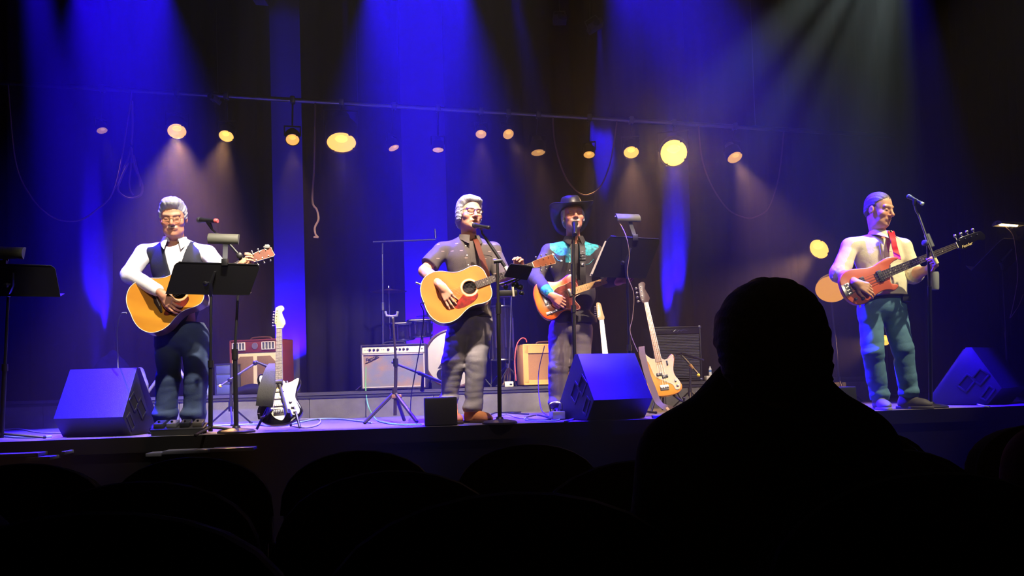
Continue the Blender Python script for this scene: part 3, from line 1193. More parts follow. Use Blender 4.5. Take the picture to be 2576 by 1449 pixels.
def electric(name, label, fr, outline, bodym, neckm, board, guard, guardm, pickups, bridge_u, scale, nstr, headpoly, headm, knobs, knobm, nbolt=4, pegm=None, horn=0.33, metal_bridge=(0.05, 0.075), headdrop=0.012, dots=None):
    o, u, v, w_ = fr
    s = u.length
    t = thing(name, label, 'bass guitar' if nstr == 4 else 'guitar', o)
    P = lambda a, b, c: o + u * a + v * b + w_ * c
    b = MB()
    b.prism(dense(outline, 4), fr, -0.044, 0.0, 0.007)
    b.build('body', bodym, t, ang=60)
    if guard:
        b = MB()
        b.prism(dense(guard, 4), fr, 0.0006, 0.003)
        b.build('pickguard', guardm, t)
        b = MB()
        b.tube([P(a, c, 0.0025) for a, c in dense(guard, 4)], 0.0012 * s, 4, closed=True)
        b.build('pickguard_edge', IVORY, t)
    R = Matrix((u.normalized(), v.normalized(), w_.normalized())).transposed()
    for (pu, pv, pw, ph, m) in pickups:
        b = MB()
        b.box(P(pu, pv, 0.007), (pw * s, ph * s, 0.012 * s), R, 0.003)
        k = b.build('pickup', m, t)
        b = MB()
        n = max(2, int(ph / 0.0125))
        for i in range(n):
            y = pv + (i - (n - 1) / 2) * ph * 0.8 / max(n - 1, 1)
            b.cyl(P(pu, y, 0.011), P(pu, y, 0.0145), 0.0025 * s, None, 6)
        q = b.build('pole_piece', NICKEL, k)
        q['kind'] = 'stuff'
    b = MB()
    b.box(P(bridge_u - 0.008, 0, 0.004), (metal_bridge[0] * s, metal_bridge[1] * s, 0.006 * s), R, 0.001)
    bb = b.build('bridge', NICKEL, t)
    for i in range(nstr):
        b = MB()
        q = (i / (nstr - 1) - 0.5)
        b.box(P(bridge_u - 0.004, q * metal_bridge[1] * 0.82, 0.010), (0.022 * s, metal_bridge[1] / nstr * 0.7 * s, 0.009 * s), R, 0.001)
        b.build('saddle', NICKEL, bb)
    nut = bridge_u + scale
    ws = neck_parts(t, fr, scale, horn - 0.06, horn - (0.02 if nstr == 6 else 0.03), nut, 0.056 if nstr == 6 else 0.062, 0.042, neckm, board, 21, 0.004, dots)
    strings(t, fr, bridge_u, nut, nstr, metal_bridge[1] * 0.8, 0.034, 0.015, 0.0125, 0.0006 if nstr == 6 else 0.0011)
    ho = P(nut + 0.004, 0, 0.010 - headdrop)
    b = MB()
    b.prism(dense(headpoly, 3), (ho, u, v, w_), -0.014, 0.0, 0.002)
    b.build('headstock', headm, t)
    L = 0.16 if nstr == 6 else 0.185
    for i in range(nstr):
        a = 0.032 + (L - 0.045) * i / (nstr - 1)
        tuner(t, ho + u * a + v * (0.026 - 0.010 * i / nstr), v, w_, pegm or NICKEL, s, 0.024 if nstr == 6 else 0.034, 0.007 if nstr == 6 else 0.013)
    for (ku, kv) in knobs:
        b = MB()
        b.lathe([(0.011 * s, 0.002 * s), (0.0105 * s, 0.014 * s), (0.008 * s, 0.017 * s), (0, 0.0175 * s)], P(ku, kv, 0), w_, 14)
        b.build('knob', knobm, t)
    return t, P, nut


# ------------------------------------------------------------------ stage hardware builders
def mic_parts(t, tip, tail, ring, body=None):
    """hand-held microphone: ball grille at tip, handle to tail"""
    a, b_ = V(tip), V(tail)
    d = (b_ - a).normalized()
    L = (b_ - a).length
    k = L / 0.20
    b = MB()
    b.ball(a + d * 0.024 * k, 0.025 * k, 14, 10)
    b.build('grille', M('mic_mesh', rgb(60, 62, 70), 0.5, 0.6, bump=0.6, bscale=900), t)
    b = MB()
    b.lathe([(0.021 * k, 0.036 * k), (0.0225 * k, 0.044 * k), (0.019 * k, 0.06 * k), (0.0165 * k, 0.13 * k), (0.016 * k, 0.175 * k), (0.0, 0.1755 * k)], a, d, 14)
    b.build('handle', body or BLACK, t)
    b = MB()
    b.lathe([(0.0, 0.172 * k), (0.0172 * k, 0.174 * k), (0.0172 * k, 0.194 * k), (0.013 * k, 0.2 * k), (0.0, 0.2 * k)], a, d, 14)
    b.build('end_cap', ring, t)
    return a + d * 0.10 * k


def round_base(t, c, r=0.14, mat=None):
    b = MB()
    b.lathe([(r, 0.0), (r, 0.012), (r * 0.9, 0.022), (0.03, 0.036), (0.024, 0.05), (0, 0.05)], c, (0, 0, 1), 28)
    return b.build('base', mat or BLACK, t)


def tripod(t, c, h=0.22, r=0.30, rot=0.3, mat=None, foot=True, rad=0.010):
    mat = mat or BLACK
    c = V(c)
    b = MB()
    b.cyl(c + V((0, 0, h - 0.04)), c + V((0, 0, h + 0.05)), 0.02, None, 10)
    b.build('leg_collar', mat, t)
    for k in range(3):
        a = rot + 2 * PI * k / 3
        e = c + V((math.cos(a) * r, math.sin(a) * r, 0.012))
        b = MB()
        b.cyl(c + V((math.cos(a) * 0.015, math.sin(a) * 0.015, h)), e, rad, None, 8)
        lg = b.build('leg', mat, t)
        if foot:
            b = MB()
            b.ball(e, (0.016, 0.016, 0.012), 8, 6)
            b.build('foot', RUBBER, lg)


def knob(t, p, d, r=0.014, L=0.03, mat=None):
    b = MB()
    d = V(d).normalized()
    b.cyl(V(p), V(p) + d * L * 0.5, r * 0.45, None, 8)
    b.lathe([(r * 0.8, L * 0.45), (r, L * 0.55), (r, L * 0.9), (r * 0.7, L), (0, L)], p, d, 10)
    return b.build('knob', mat or BLACK, t)


def plate(corners, th, name, mat, t, bev=0.02):
    """thin slab through four corners TL, TR, BR, BL with rounded upper corners"""
    A, B_, C, D = [V(c) for c in corners]
    nrm = (B_ - A).cross(D - A).normalized()

    def P(x, y):
        return (A * (1 - x) + B_ * x) * (1 - y) + (D * (1 - x) + C * x) * y
    pts = [(0.0, 1.0), (0.0, 0.12), (0.012, 0.05), (0.04, 0.0), (0.96, 0.0), (0.988, 0.05), (1.0, 0.12), (1.0, 1.0)]
    b = MB()
    vs = [P(x, y) + nrm * q for q in (th / 2, -th / 2) for x, y in pts]
    m = len(pts)
    fs = [tuple(range(m)), tuple(range(2 * m - 1, m - 1, -1))] + [(k, (k + 1) % m, m + (k + 1) % m, m + k) for k in range(m)]
    b.add(vs, fs)
    return b.build(name, mat, t), nrm, P


def lamp_hood(name, label, a, b_, r, down, clip, mat, lit=False, cord=None):
    """clip-on desk light: half-round hood from a to b_, opening along `down`, on an arm to clip"""
    a, b_, down = V(a), V(b_), V(down).normalized()
    ax = (b_ - a).normalized()
    L = (b_ - a).length
    t = thing(name, label, 'lamp', clip)
    sd = ax.cross(down).normalized()
    vs, fs = [], []
    n = 12
    for e in (0, 1):
        for k in range(n + 1):
            q = PI * (k / n)
            p = a + ax * L * e + sd * math.cos(q) * r - down * math.sin(q) * r * 0.85
            vs.append(p)
    for rr in (0.9,):
        for e in (0.02, 0.98):
            for k in range(n + 1):
                q = PI * (k / n)
                vs.append(a + ax * L * e + sd * math.cos(q) * r * rr - down * math.sin(q) * r * 0.85 * rr)
    m = n + 1
    for k in range(n):
        fs.append((k, k + 1, m + k + 1, m + k))
        fs.append((2 * m + k, 3 * m + k, 3 * m + k + 1, 2 * m + k + 1))
    for e in (0, 1):
        for k in range(n):
            fs.append((e * m + k, (2 + e) * m + k, (2 + e) * m + k + 1, e * m + k + 1))
        fs.append(tuple(e * m + k for k in range(m)))
    for k in (0, n):
        fs.append((k, m + k, 3 * m + k, 2 * m + k))
    bb = MB()
    bb.add(vs, fs)
    bb.build('hood', mat, t)
    bb = MB()
    bb.cyl(a + ax * L * 0.15 - down * r * 0.25, a + ax * L * 0.85 - down * r * 0.25, r * 0.35, None, 10)
    bb.build('bulb', M('lit_lamp_tube', rgb(255, 235, 200), 0.4, emit=(1.0, 0.62, 0.25), estr=9.0) if lit else M('lamp_tube', rgb(230, 225, 210), 0.3), t)
    bb = MB()
    mid = a.lerp(b_, 0.55)
    c = V(clip)
    bb.ribbon([mid - down * r * 0.5, mid + (c - mid) * 0.3 + down * 0.0, mid.lerp(c, 0.7), c], ax, 0.017, 0.003)
    bb.build('arm', STEEL, t)
    bb = MB()
    bb.box(c, (0.045, 0.03, 0.05), None, 0.005)
    bb.build('clip', BLACK, t)
    bb = MB()
    bb.ball(a + ax * -0.004 - down * r * 0.35, r * 0.22, 8, 6)
    bb.build('switch', STEEL, t)
    if cord:
        bb = MB()
        bb.tube(catmull(cord, 6), 0.0035, 6)
        bb.build('cord', M('lamp_cord', rgb(150, 125, 105), 0.6), t)
    return t


def wedge(label, apex, yaw, width, H=0.46, scale=1.0, name='floor_monitor'):
    """floor monitor; its tall sloping back faces -y before the yaw. apex: middle of the top edge on the floor plan"""
    t = thing(name, label, 'speaker', (apex[0], apex[1], 0.003), math.radians(yaw))
    k = scale
    prof = [(-0.10 * k, 0.0), (-0.215 * k, 0.135 * k), (0.0, H), (0.05 * k, H), (0.36 * k, 0.06 * k), (0.33 * k, 0.0)]
    cab = M('monitor_paint', rgb(30, 30, 36), 0.5, var=0.25, vscale=40, bump=0.35, bscale=260)
    b = MB()
    fr = (V((-width / 2, 0, 0)), V((0, 1, 0)), V((0, 0, 1)), V((1, 0, 0)))
    b.prism(prof, fr, 0.0, width, 0.006)
    b.build('cabinet', cab, t, local=True, ang=30)
    # grille on the slope toward the player
    A, B_ = V((0, 0.058 * k, H - 0.004)), V((0, 0.352 * k, 0.075 * k))
    d = (B_ - A).normalized()
    nn = V((0, -d.z, d.y))
    nn = nn if nn.z > 0 else -nn
    b = MB()
    R = Matrix(((1, 0, 0), d, nn)).transposed()
    b.box((A + B_) / 2 + nn * 0.004, (width * 0.92, (B_ - A).length * 0.94, 0.012), R, 0.003)
    b.build('grille', M('monitor_grille', rgb(16, 16, 17), 0.6, bump=0.8, bscale=500), t, local=True)
    # ports and handle on both cheeks, flat plates painted black as shaded recesses
    for q in (-1, 1):
        x = q * width / 2
        for (yy, zz, sy, sz, rot, nm) in ((0.055, 0.185, 0.085, 0.125, -0.70, 'port'), (-0.055, 0.235, 0.085, 0.11, -0.70, 'port'), (-0.105, 0.095, 0.05, 0.12, -0.62, 'handle_recess')):
            R = Matrix.Rotation(-rot, 3, 'X')
            b = MB()
            yy, zz = yy * k, zz * k
            rim = 0.008
            for (dy, dz, ey, ez) in ((0, sz / 2, sy, rim), (0, -sz / 2, sy, rim), (sy / 2, 0, rim, sz), (-sy / 2, 0, rim, sz)):
                b.box(V((x, yy, zz)) + R @ V((q * 0.002, dy * k, dz * k)), (0.008, ey * k + rim, ez * k + rim), R, 0.002)
            rr = b.build(nm, cab, t, local=True)
            b = MB()
            b.box(V((x, yy, zz)) + R @ V((q * -0.0005, 0, 0)), (0.004, sy * k, sz * k), R)
            b.build('port_shade_plate', M('shade_and_board_black', rgb(4, 4, 4), 0.9), rr, local=True)
    return t


# ------------------------------------------------------------------ the hall and the stage
SL = 0.14                                   # the stage line runs 8 degrees off the picture plane
YAW = math.atan(SL)
E = V((math.cos(YAW), math.sin(YAW), 0))
N = V((math.sin(YAW), -math.cos(YAW), 0))   # toward the seats


def line_y(d, x):
    return d + SL * x


def on_line(px, d):
    """depth of the stage-parallel line y = d + SL x seen in picture column px"""
    return d / (1 - SL * (px - CX) / FPX)


WALLM = M('black_hall_wall', rgb(10, 10, 11), 0.95, spec=0.08, var=0.2)
FLOORM = M('grey_stage_floor', rgb(98, 94, 86), 0.62, var=0.25, vscale=3, bump=0.2, bscale=80)
CARPET = M('riser_carpet', rgb(104, 102, 96), 0.9, var=0.2, vscale=14, bump=0.4, bscale=200)
FASCIA = M('black_fascia', rgb(3, 3, 4), 0.9, spec=0.04, var=0.2)


def slab(name, pts, z0, z1, m, kind='structure'):
    b = MB()
    n = len(pts)
    vs = [V((p[0], p[1], z)) for z in (z0, z1) for p in pts]
    fs = [tuple(range(n - 1, -1, -1)), tuple(n + k for k in range(n))] + [(k, (k + 1) % n, n + (k + 1) % n, n + k) for k in range(n)]
    b.add(vs, fs)
    o = b.build(name, m)
    o['kind'] = kind
    return o


XW = 7.5
slab('floor', [(-XW, line_y(6.1, -XW)), (XW, line_y(6.1, XW)), (XW, 13.5), (-XW, 13.5)], -0.10, 0.0, FLOORM)
slab('wall_stage_front', [(-XW, line_y(6.11, -XW)), (XW, line_y(6.11, XW)), (XW, line_y(6.4, XW)), (-XW, line_y(6.4, -XW))], -1.0, -0.10, FASCIA)
slab('trim_1', [(-XW, line_y(6.075, -XW)), (XW, line_y(6.075, XW)), (XW, line_y(6.099, XW)), (-XW, line_y(6.099, -XW))], -0.105, 0.0, M('edge_nosing', rgb(5, 5, 6), 0.7, spec=0.08))
b = MB()
b.add([(-XW, -3.2, -0.73), (XW, -3.2, -0.73), (XW, 7.4, -0.95), (-XW, 7.4, -0.95), (-XW, -3.2, -1.2), (XW, -3.2, -1.2), (XW, 7.4, -1.2), (-XW, 7.4, -1.2)],
      [(0, 1, 2, 3), (7, 6, 5, 4), (0, 4, 5, 1), (1, 5, 6, 2), (2, 6, 7, 3), (3, 7, 4, 0)])
b.build('floor_house', M('house_carpet', rgb(7, 6, 7), 0.95, spec=0.05))['kind'] = 'structure'
slab('wall_back', [(-XW, 13.5), (XW, 13.5), (XW, 13.7), (-XW, 13.7)], -1, 7.2, WALLM)
slab('wall_left', [(-XW - 0.2, -3.2), (-XW, -3.2), (-XW, 13.5), (-XW - 0.2, 13.5)], -1.2, 7.2, WALLM)
slab('wall_right', [(XW, -3.2), (XW + 0.2, -3.2), (XW + 0.2, 13.5), (XW, 13.5)], -1.2, 7.2, WALLM)
slab('wall_house', [(-XW, -3.4), (XW, -3.4), (XW, -3.2), (-XW, -3.2)], -1.2, 7.2, WALLM)
slab('ceiling', [(-XW, -3.4), (XW, -3.4), (XW, 13.7), (-XW, 13.7)], 7.2, 7.4, WALLM)

# short grey ledges added along the fascia to catch the blue light
LEDGE = M('light_catching_ledge', rgb(110, 110, 120), 0.3)
for i, (x0, x1, py) in enumerate([(-40, 92, 1143), (150, 160, 1135), (60, 122, 1150), (362, 402, 1140), (404, 520, 1134), (524, 634, 1128), (890, 920, 1141)]):
    y = on_line(x0, 5.93)
    a, c = at(x0, py + 1, y), at(x1, py - (x1 - x0) * 0.030, on_line(x1, 5.93))
    b = MB()
    R = Matrix.Rotation(math.atan2(c.y - a.y, c.x - a.x), 3, 'Z')
    L = (c - a).length
    b.box((a + c) / 2 + V((0, 0.09, -0.012)), (L, 0.20, 0.024), R, 0.004)
    tag(b.build('fascia_ledge', LEDGE), None, None, None, 'structure').name = 'trim_%d' % (i + 2)

# platform for the back line
RZ = 0.26
RY, RS = 8.5, 0.16


def riser_y(px):
    return RY / (1 - RS * (px - CX) / FPX)


t = thing('riser', 'long low grey carpeted platform carrying the amplifiers and drums', 'platform', (0, RY, 0))
ry = lambda x, d=0.0: RY + d + RS * x


def rslab(name, x0, x1, d0, d1, z0, z1, m):
    b = MB()
    pts = [(x0, ry(x0, d0)), (x1, ry(x1, d0)), (x1, ry(x1, d1)), (x0, ry(x0, d1))]
    vs = [V((p[0], p[1], z)) for z in (z0, z1) for p in pts]
    fs = [(3, 2, 1, 0), (4, 5, 6, 7)] + [(k, (k + 1) % 4, 4 + (k + 1) % 4, 4 + k) for k in range(4)]
    b.add(vs, fs)
    return b.build(name, m, t)


xs = [-5.6, -4.4, -3.2, -2.0, -0.8, 0.4, 1.6, 2.8, 3.9]
for x0, x1 in zip(xs[:-1], xs[1:]):
    rslab('skirt_panel', x0 + 0.003, x1 - 0.003, 0.02, 0.05, 0.0, RZ - 0.055, CARPET)
rslab('deck', xs[0], xs[-1], 0.0, 1.7, RZ - 0.028, RZ, M('riser_deck', rgb(60, 58, 56), 0.7, var=0.2))
rslab('edge_rail', xs[0], xs[-1], 0.008, 0.05, RZ - 0.055, RZ - 0.034, M('riser_edge', rgb(42, 42, 42), 0.5))
rslab('frame', xs[0], xs[-1], 0.06, 1.68, 0.0, RZ - 0.03, MATTE)

# ------------------------------------------------------------------ curtains
VELVET = M('black_velvet', rgb(33, 31, 35), 0.95, spec=0.1, var=0.25, vscale=5, bump=0.3, bscale=90)


def curtain(name, label, a, c, z0, z1, fold, amp, seed, m=VELVET):
    a, c = V(a), V(c)
    L = (c - a).length
    d = (c - a).normalized()
    n = V((d.y, -d.x, 0))
    r = random.Random(seed)
    k = int(L / fold * 8)
    ph = [r.uniform(0, 6.28) for _ in range(4)]
    b = MB()
    zs_ = [z0, z0 + 0.25 * (z1 - z0), z0 + 0.5 * (z1 - z0), z0 + 0.75 * (z1 - z0), z1]
    vs, fs = [], []
    for side in (0, 1):
        for j, z in enumerate(zs_):
            for i in range(k + 1):
                s = L * i / k
                q = 2 * PI * s / fold + 0.9 * math.sin(s * 2.1 + ph[0])
                o = amp * (math.sin(q) + 0.35 * math.sin(2.1 * q + ph[1])) * (1 - 0.06 * j) + 0.02 * math.sin(s * 3 + ph[2] + 0.3 * j)
                vs.append(a + d * s + n * (o - 0.006 * side) + V((0, 0, z)))
    m_ = k + 1
    h = m_ * len(zs_)
    for j in range(len(zs_) - 1):
        for i in range(k):
            q = j * m_ + i
            fs.append((q, q + 1, q + m_ + 1, q + m_))
            fs.append((h + q, h + q + m_, h + q + m_ + 1, h + q + 1))
    for j in range(len(zs_) - 1):
        for i in (0, k):
            q = j * m_ + i
            fs.append((q, q + m_, h + q + m_, h + q))
    for i in range(k):
        fs.append((i, h + i, h + i + 1, i + 1))
        q = (len(zs_) - 1) * m_ + i
        fs.append((q, q + 1, h + q + 1, h + q))
    b.add(vs, fs)
    o = b.build(name, m, ang=None)
    return tag(o, label, 'curtain')


CD = 10.5
WHO = ['far left, behind the cut-off music stand', 'behind the blue light column at far left', 'behind the white-shirted guitarist', 'behind the maroon amplifier', 'behind the silver-grilled amplifier', 'behind the grey-haired singer in dark shirt', 'behind the man in the cowboy hat', 'behind the dark bass cabinet', 'behind the big head in the seats', 'behind the bass player in jeans', 'far right, lost in the dark']
panels = [(-260, 60, 1, 1), (60, 296, 1, 1), (296, 540, 1, 1), (540, 690, 1, 0), (766, 1018, 0, 0), (1128, 1340, 0, 1), (1340, 1442, 1, 1), (1442, 1756, 1, 1), (1756, 2000, 1, 1), (2000, 2330, 1, 1), (2330, 2700, 1, 1)]
for i, (e0, e1, x0, x1) in enumerate(panels):
    off = 0.16 * (i % 2)
    ya, yc = on_line(e0, CD + off), on_line(e1, CD + off)
    a, c = at(e0, 700, ya), at(e1, 700, yc)
    a.z = c.z = 0
    curtain('curtain', 'black velvet curtain panel ' + WHO[i], a - E * 0.06 * x0, c + E * 0.06 * x1, 0.0, 6.9, 0.30, 0.05, 50 + i)
a, c = at(560, 700, on_line(560, CD + 0.75)), at(1260, 700, on_line(1260, CD + 0.75))
a.z = c.z = 0
curtain('backdrop_cloth', 'pale backdrop cloth lit blue, seen through the gaps between black curtains', a, c, 0.0, 6.9, 0.55, 0.012, 71, M('pale_backdrop', rgb(96, 96, 104), 0.9, var=0.08, vscale=3))
# side masking at the right of the stage
a = V((4.95, 7.6, 0))
curtain('curtain', 'black velvet side curtain closing off the wing at right edge', a, a + V((0.5, 2.4, 0)), 0.0, 6.9, 0.26, 0.05, 91)

# blue floor lights behind the back line, grazing up the curtain
for i, (px, py, tx, ty, pw, dg, back) in enumerate([(238, 940, 242, 850, 85, 15, -0.15), (728, 890, 728, 700, 9, 70, 0.36), (1072, 880, 1072, 700, 12, 70, 0.36), (1692, 860, 1694, 810, 130, 15, -0.15), (1440, 900, 1439, 740, 20, 8, -0.2)]):
    d = on_line(px, CD + back)
    p = at(px, py, d)
    p.z = 0.34
    q = at(tx, ty, on_line(tx, CD + (0.7 if back > 0 else 0.0)))
    lab = ['blue floor uplight hidden behind the left floor monitor', 'blue floor uplight hidden behind the maroon amplifier', 'blue floor uplight hidden behind the drums', 'blue floor uplight hidden behind the dark bass cabinet', 'small blue floor uplight behind the tweed amplifier'][i]
    t = thing('floor_uplight', lab, 'stage light', (p.x, p.y, 0.0))
    ax = (q - p).normalized()
    b = MB()
    b.lathe([(0.05, -0.16), (0.062, -0.14), (0.062, 0.0), (0.054, 0.0), (0.054, -0.02)], p - ax * 0.01, ax, 16)
    b.build('can', BLACK, t)
    b = MB()
    b.lathe([(0.053, -0.02), (0.0, -0.019)], p - ax * 0.01, ax, 16)
    b.build('lens', M('blue_led_lens', (0.02, 0.01, 0.4), 0.3, emit=(0.03, 0.01, 1), estr=3), t)
    b = MB()
    b.box((p.x, p.y, 0.012), (0.13, 0.13, 0.024), None, 0.005)
    for sx in (-1, 1):
        b.box((p.x + sx * 0.072, p.y, 0.13), (0.008, 0.04, 0.24))
    b.build('stand', BLACK, t)
    spot('floor_uplight_beam', p + ax * 0.02, q, BLUE, pw * 230, dg, 0.6, 0.03)
spot('curtain_slot_light', at(1508, 60, on_line(1508, CD - 0.5)), at(1512, 260, on_line(1512, CD - 0.1)), BLUE, 8000, 14, 0.7, 0.03)
spot('curtain_slot_light', at(868, -10, on_line(868, CD - 0.5)), at(872, 260, on_line(872, CD - 0.1)), BLUE, 1500, 12, 0.8, 0.03)

# ------------------------------------------------------------------ lighting bar and lamps
LD = 9.0
bar = lambda px: at(px, 216 + (px - 140) * 0.0600, on_line(px, LD))
t = thing('lighting_pipe', 'long dark steel pipe the amber stage lamps hang from', 'pipe', bar(1200))
b = MB()
b.tube([bar(x) for x in (-300, 400, 1000, 1600, 2250)], 0.024, 10)
b.build('pipe', STEEL, t)
for px in (-100, 900, 1900):
    b = MB()
    q = bar(px)
    b.tube([q, V((q.x, q.y, 7.2))], 0.004, 6)
    b.build('hanging_wire', STEEL, t)

CAN = M('lamp_can_black', rgb(18, 18, 19), 0.5)


def lens_mat(e):
    return M('lamp_lens_%d' % int(e * 100), rgb(240, 190, 110), 0.25, emit=(1.0, 0.49, 0.07), estr=e)


REFL = M('lamp_reflector', rgb(230, 190, 120), 0.3, 0.8)


def par(label, px, py, w, ratio, e, power, deg, tilt=0.0, depth=None, hang=True, blend=0.8, col=AMBER):
    y = depth or on_line(px, LD)
    p = at(px, py, y)
    vc = (EYE - p).normalized()
    sidev = V((0, 0, 1)).cross(vc).normalized()
    dn = vc.cross(sidev).normalized()
    dn = dn if dn.z < 0 else -dn
    th = math.acos(min(ratio, 0.999))
    aim = (vc * math.cos(th) + (dn * math.cos(tilt) + sidev * math.sin(tilt)) * math.sin(th)).normalized()
    r = 0.5 * w * y / FPX
    t = thing('stage_lamp', label, 'stage light', p)
    b = MB()
    b.lathe([(r * 0.55, -2.6 * r), (r * 0.62, -2.5 * r), (r * 0.75, -1.9 * r), (r * 1.10, -1.5 * r), (r * 1.12, 0.0), (r * 1.0, 0.0), (r * 1.0, -0.12 * r)], p, aim, 24)
    b.build('can', CAN, t)
    b = MB()
    b.lathe([(r * 1.0, -0.10 * r), (r * 0.7, -0.06 * r), (r * 0.35, -0.045 * r), (0, -0.04 * r)], p, aim, 24)
    ln = b.build('lens', lens_mat(e), t)
    b = MB()
    # filament glow seen through the lens, and the retaining clips on the rim
    b.ball(p - aim * 0.045 * r - dn * 0.30 * r, (0.55 * r, 0.55 * r, 0.30 * r), 10, 8)
    b.build('bulb', lens_mat(round(e * 1.35 + 0.1, 2)), t)
    for k in range(3):
        a = PI * (0.25 + 0.5 * k) + 0.2
        u1 = aim.cross(V((0, 0, 1))).normalized()
        u2 = aim.cross(u1)
        b = MB()
        c = p + (u1 * math.cos(a) + u2 * math.sin(a)) * r * 1.02
        b.box(c, (0.16 * r, 0.16 * r, 0.16 * r), None, 0.01 * r)
        b.build('lens_clip', CAN, t)
    if hang:
        bp = bar(px)
        u1 = aim.cross(V((0, 0, 1))).normalized()
        base = p - aim * 1.1 * r
        b = MB()
        b.tube([base + u1 * r * 1.16, base + u1 * r * 1.2 + V((0, 0, r * 1.5)), base - u1 * r * 1.2 + V((0, 0, r * 1.5)), base - u1 * r * 1.16], 0.010, 6)
        b.tube([base + V((0, 0, r * 1.5)), bp - V((0, 0, 0.03))], 0.011, 6)
        b.build('yoke', CAN, t)
        b = MB()
        b.box(bp, (0.05, 0.075, 0.075), Matrix.Rotation(YAW, 3, 'Z'), 0.01)
        b.build('clamp', STEEL, t)
    if power > 0:
        spot('stage_lamp_beam', p + aim * 0.03, p + aim * 3, col, power * 8, deg, blend, r * 0.5)
    return t, p, aim


L = [('half-dark amber lamp, leftmost on the pipe', 257, 329, 26, 0.62, 0.35, 4, 30, 0.3),
     ('large amber lamp glowing above the white-shirted guitarist', 445, 331, 45, 0.84, 1.3, 85, 42, 0.0),
     ('small bright amber lamp above the empty blue microphone', 569, 343, 36, 0.78, 1.7, 55, 40, -0.25),
     ('small amber lamp above the maroon amplifier', 736, 352, 33, 0.85, 1.2, 14, 26, 0.0),
     ('wide oval amber lamp, glowing yellow, left of the two big ones', 859, 360, 73, 0.70, 1.7, 8, 60, 0.0),
     ('thin amber lamp seen edge on, just left of the central blue beam', 991, 373, 28, 0.50, 0.7, 6, 36, 0.4),
     ('thin amber lamp seen edge on, under the central blue beam', 1102, 378, 28, 0.48, 0.7, 8, 36, 0.0),
     ('round amber lamp, left of the close pair above the grey-haired singer', 1210, 338, 27, 0.80, 0.8, 10, 36, 0.0),
     ('round amber lamp, right of the close pair above the grey-haired singer', 1279, 338, 28, 0.86, 0.8, 6, 30, 0.5),
     ('flat tan lamp left of the cowboy hat', 1354, 385, 36, 0.48, 0.55, 24, 40, 0.1),
     ('small amber lamp right above the cowboy hat', 1482, 390, 28, 0.65, 0.9, 12, 36, 0.0),
     ('amber lamp with half-moon glow left of the brightest lamp', 1588, 384, 38, 0.80, 1.6, 50, 34, 0.0),
     ('brightest lamp, a big round yellow-white disc', 1695, 385, 66, 0.985, 3.2, 5, 60, 0.0),
     ('amber lamp, rightmost on the pipe, throwing a brown cone', 1849, 397, 38, 0.68, 0.9, 75, 44, 0.40)]
for (lab, px, py, w_, ra, e, pw, dg, tl) in L:
    par(lab, px, py, w_, ra, e, pw, dg, tl)

# small dark fixtures higher up, catching blue
for i, (px, py, w_, h_, lab, ang, dep) in enumerate([(1408, 50, 34, 24, 'small dark projector box high up, left of the tilted one', 0.0, 9.6), (1497, 66, 40, 26, 'small dark projector box tilted, high above the cowboy hat', -0.55, 9.6), (540, 250, 22, 20, 'small dark bracket light on the pipe above the white shirt', 0.5, 8.6), (655, 2, 34, 14, 'small dark box cut by the top edge of the picture', 0.1, 9.0)]):
    p = at(px, py, dep)
    s = dep / FPX
    t = thing('projector_box', lab, 'stage light', p)
    R = Matrix.Rotation(ang, 3, 'Y')
    b = MB()
    b.box(p, (w_ * s, 0.16, h_ * s * 0.62), R, 0.008)
    b.build('housing', M('projector_grey', rgb(70, 72, 80), 0.5), t)
    b = MB()
    b.lathe([(h_ * s * 0.28, 0), (h_ * s * 0.3, 0.05), (h_ * s * 0.25, 0.052)], p + V((0, -0.08, 0)), R @ V((0, -1, -0.3)), 14)
    b.build('lens_barrel', BLACK, t)
    b = MB()
    b.tube([p + R @ V((-w_ * s * 0.5, 0, 0)), p + R @ V((-w_ * s * 0.4, 0, h_ * s * 0.9)), p + R @ V((w_ * s * 0.4, 0, h_ * s * 0.9)), p + R @ V((w_ * s * 0.5, 0, 0))], 0.008, 6)
    b.tube([p + R @ V((0, 0, h_ * s * 0.9)), V((p.x, p.y, 7.2))], 0.006, 6)
    b.build('bracket', STEEL, t)

# cables hanging from the pipe
CABLE = M('hanging_cable', rgb(120, 92, 76), 0.7)


def cable(name, label, pts, r, m, n=8, closed=False):
    b = MB()
    b.tube(catmull(pts, n, closed), r, 6, closed=closed)
    return tag(b.build(name, m), label, 'cable')


ap = lambda d: (lambda x, y: at(x, y, on_line(x, d)))
A = ap(LD - 0.1)
t = thing('cable_coil', 'coil of loose cable loops hanging at left above the white-haired guitarist', 'cable', A(332, 372))
for k, loop in enumerate([[(330, 372), (318, 410), (300, 455), (298, 480), (322, 498), (352, 492), (358, 468), (345, 430), (336, 390)], [(333, 374), (330, 420), (326, 455), (328, 478), (336, 492)], [(331, 372), (340, 420), (352, 450), (354, 470)], [(326, 412), (312, 440), (300, 470)], [(334, 368), (337, 320), (336, 258)]]):
    b = MB()
    b.tube(catmull([A(*q) + N * (0.012 * k) for q in loop], 7), 0.011, 6)
    b.build('cable_loop', CABLE, t)
cable('hanging_cable', 'single cable with a kinked end hanging between lamps at left', [bar(793), A(792, 330), A(790, 420), A(786, 505), A(797, 528), A(801, 552), A(792, 572), A(794, 590), A(800, 597), A(789, 596)], 0.011, CABLE)
cable('hanging_cable', 'cable hanging in a deep loop above the cowboy hat', [bar(1391), A(1396, 360), A(1420, 440), A(1452, 482), A(1480, 490), A(1510, 470), A(1532, 420), A(1546, 350), bar(1552)], 0.009, CABLE)
cable('hanging_cable', 'cable hanging in a wide loop at right below the brown light cone', [bar(1757), A(1766, 400), A(1792, 470), A(1830, 525), A(1868, 546), A(1900, 546), A(1935, 520), A(1960, 440), bar(1972)], 0.008, CABLE)
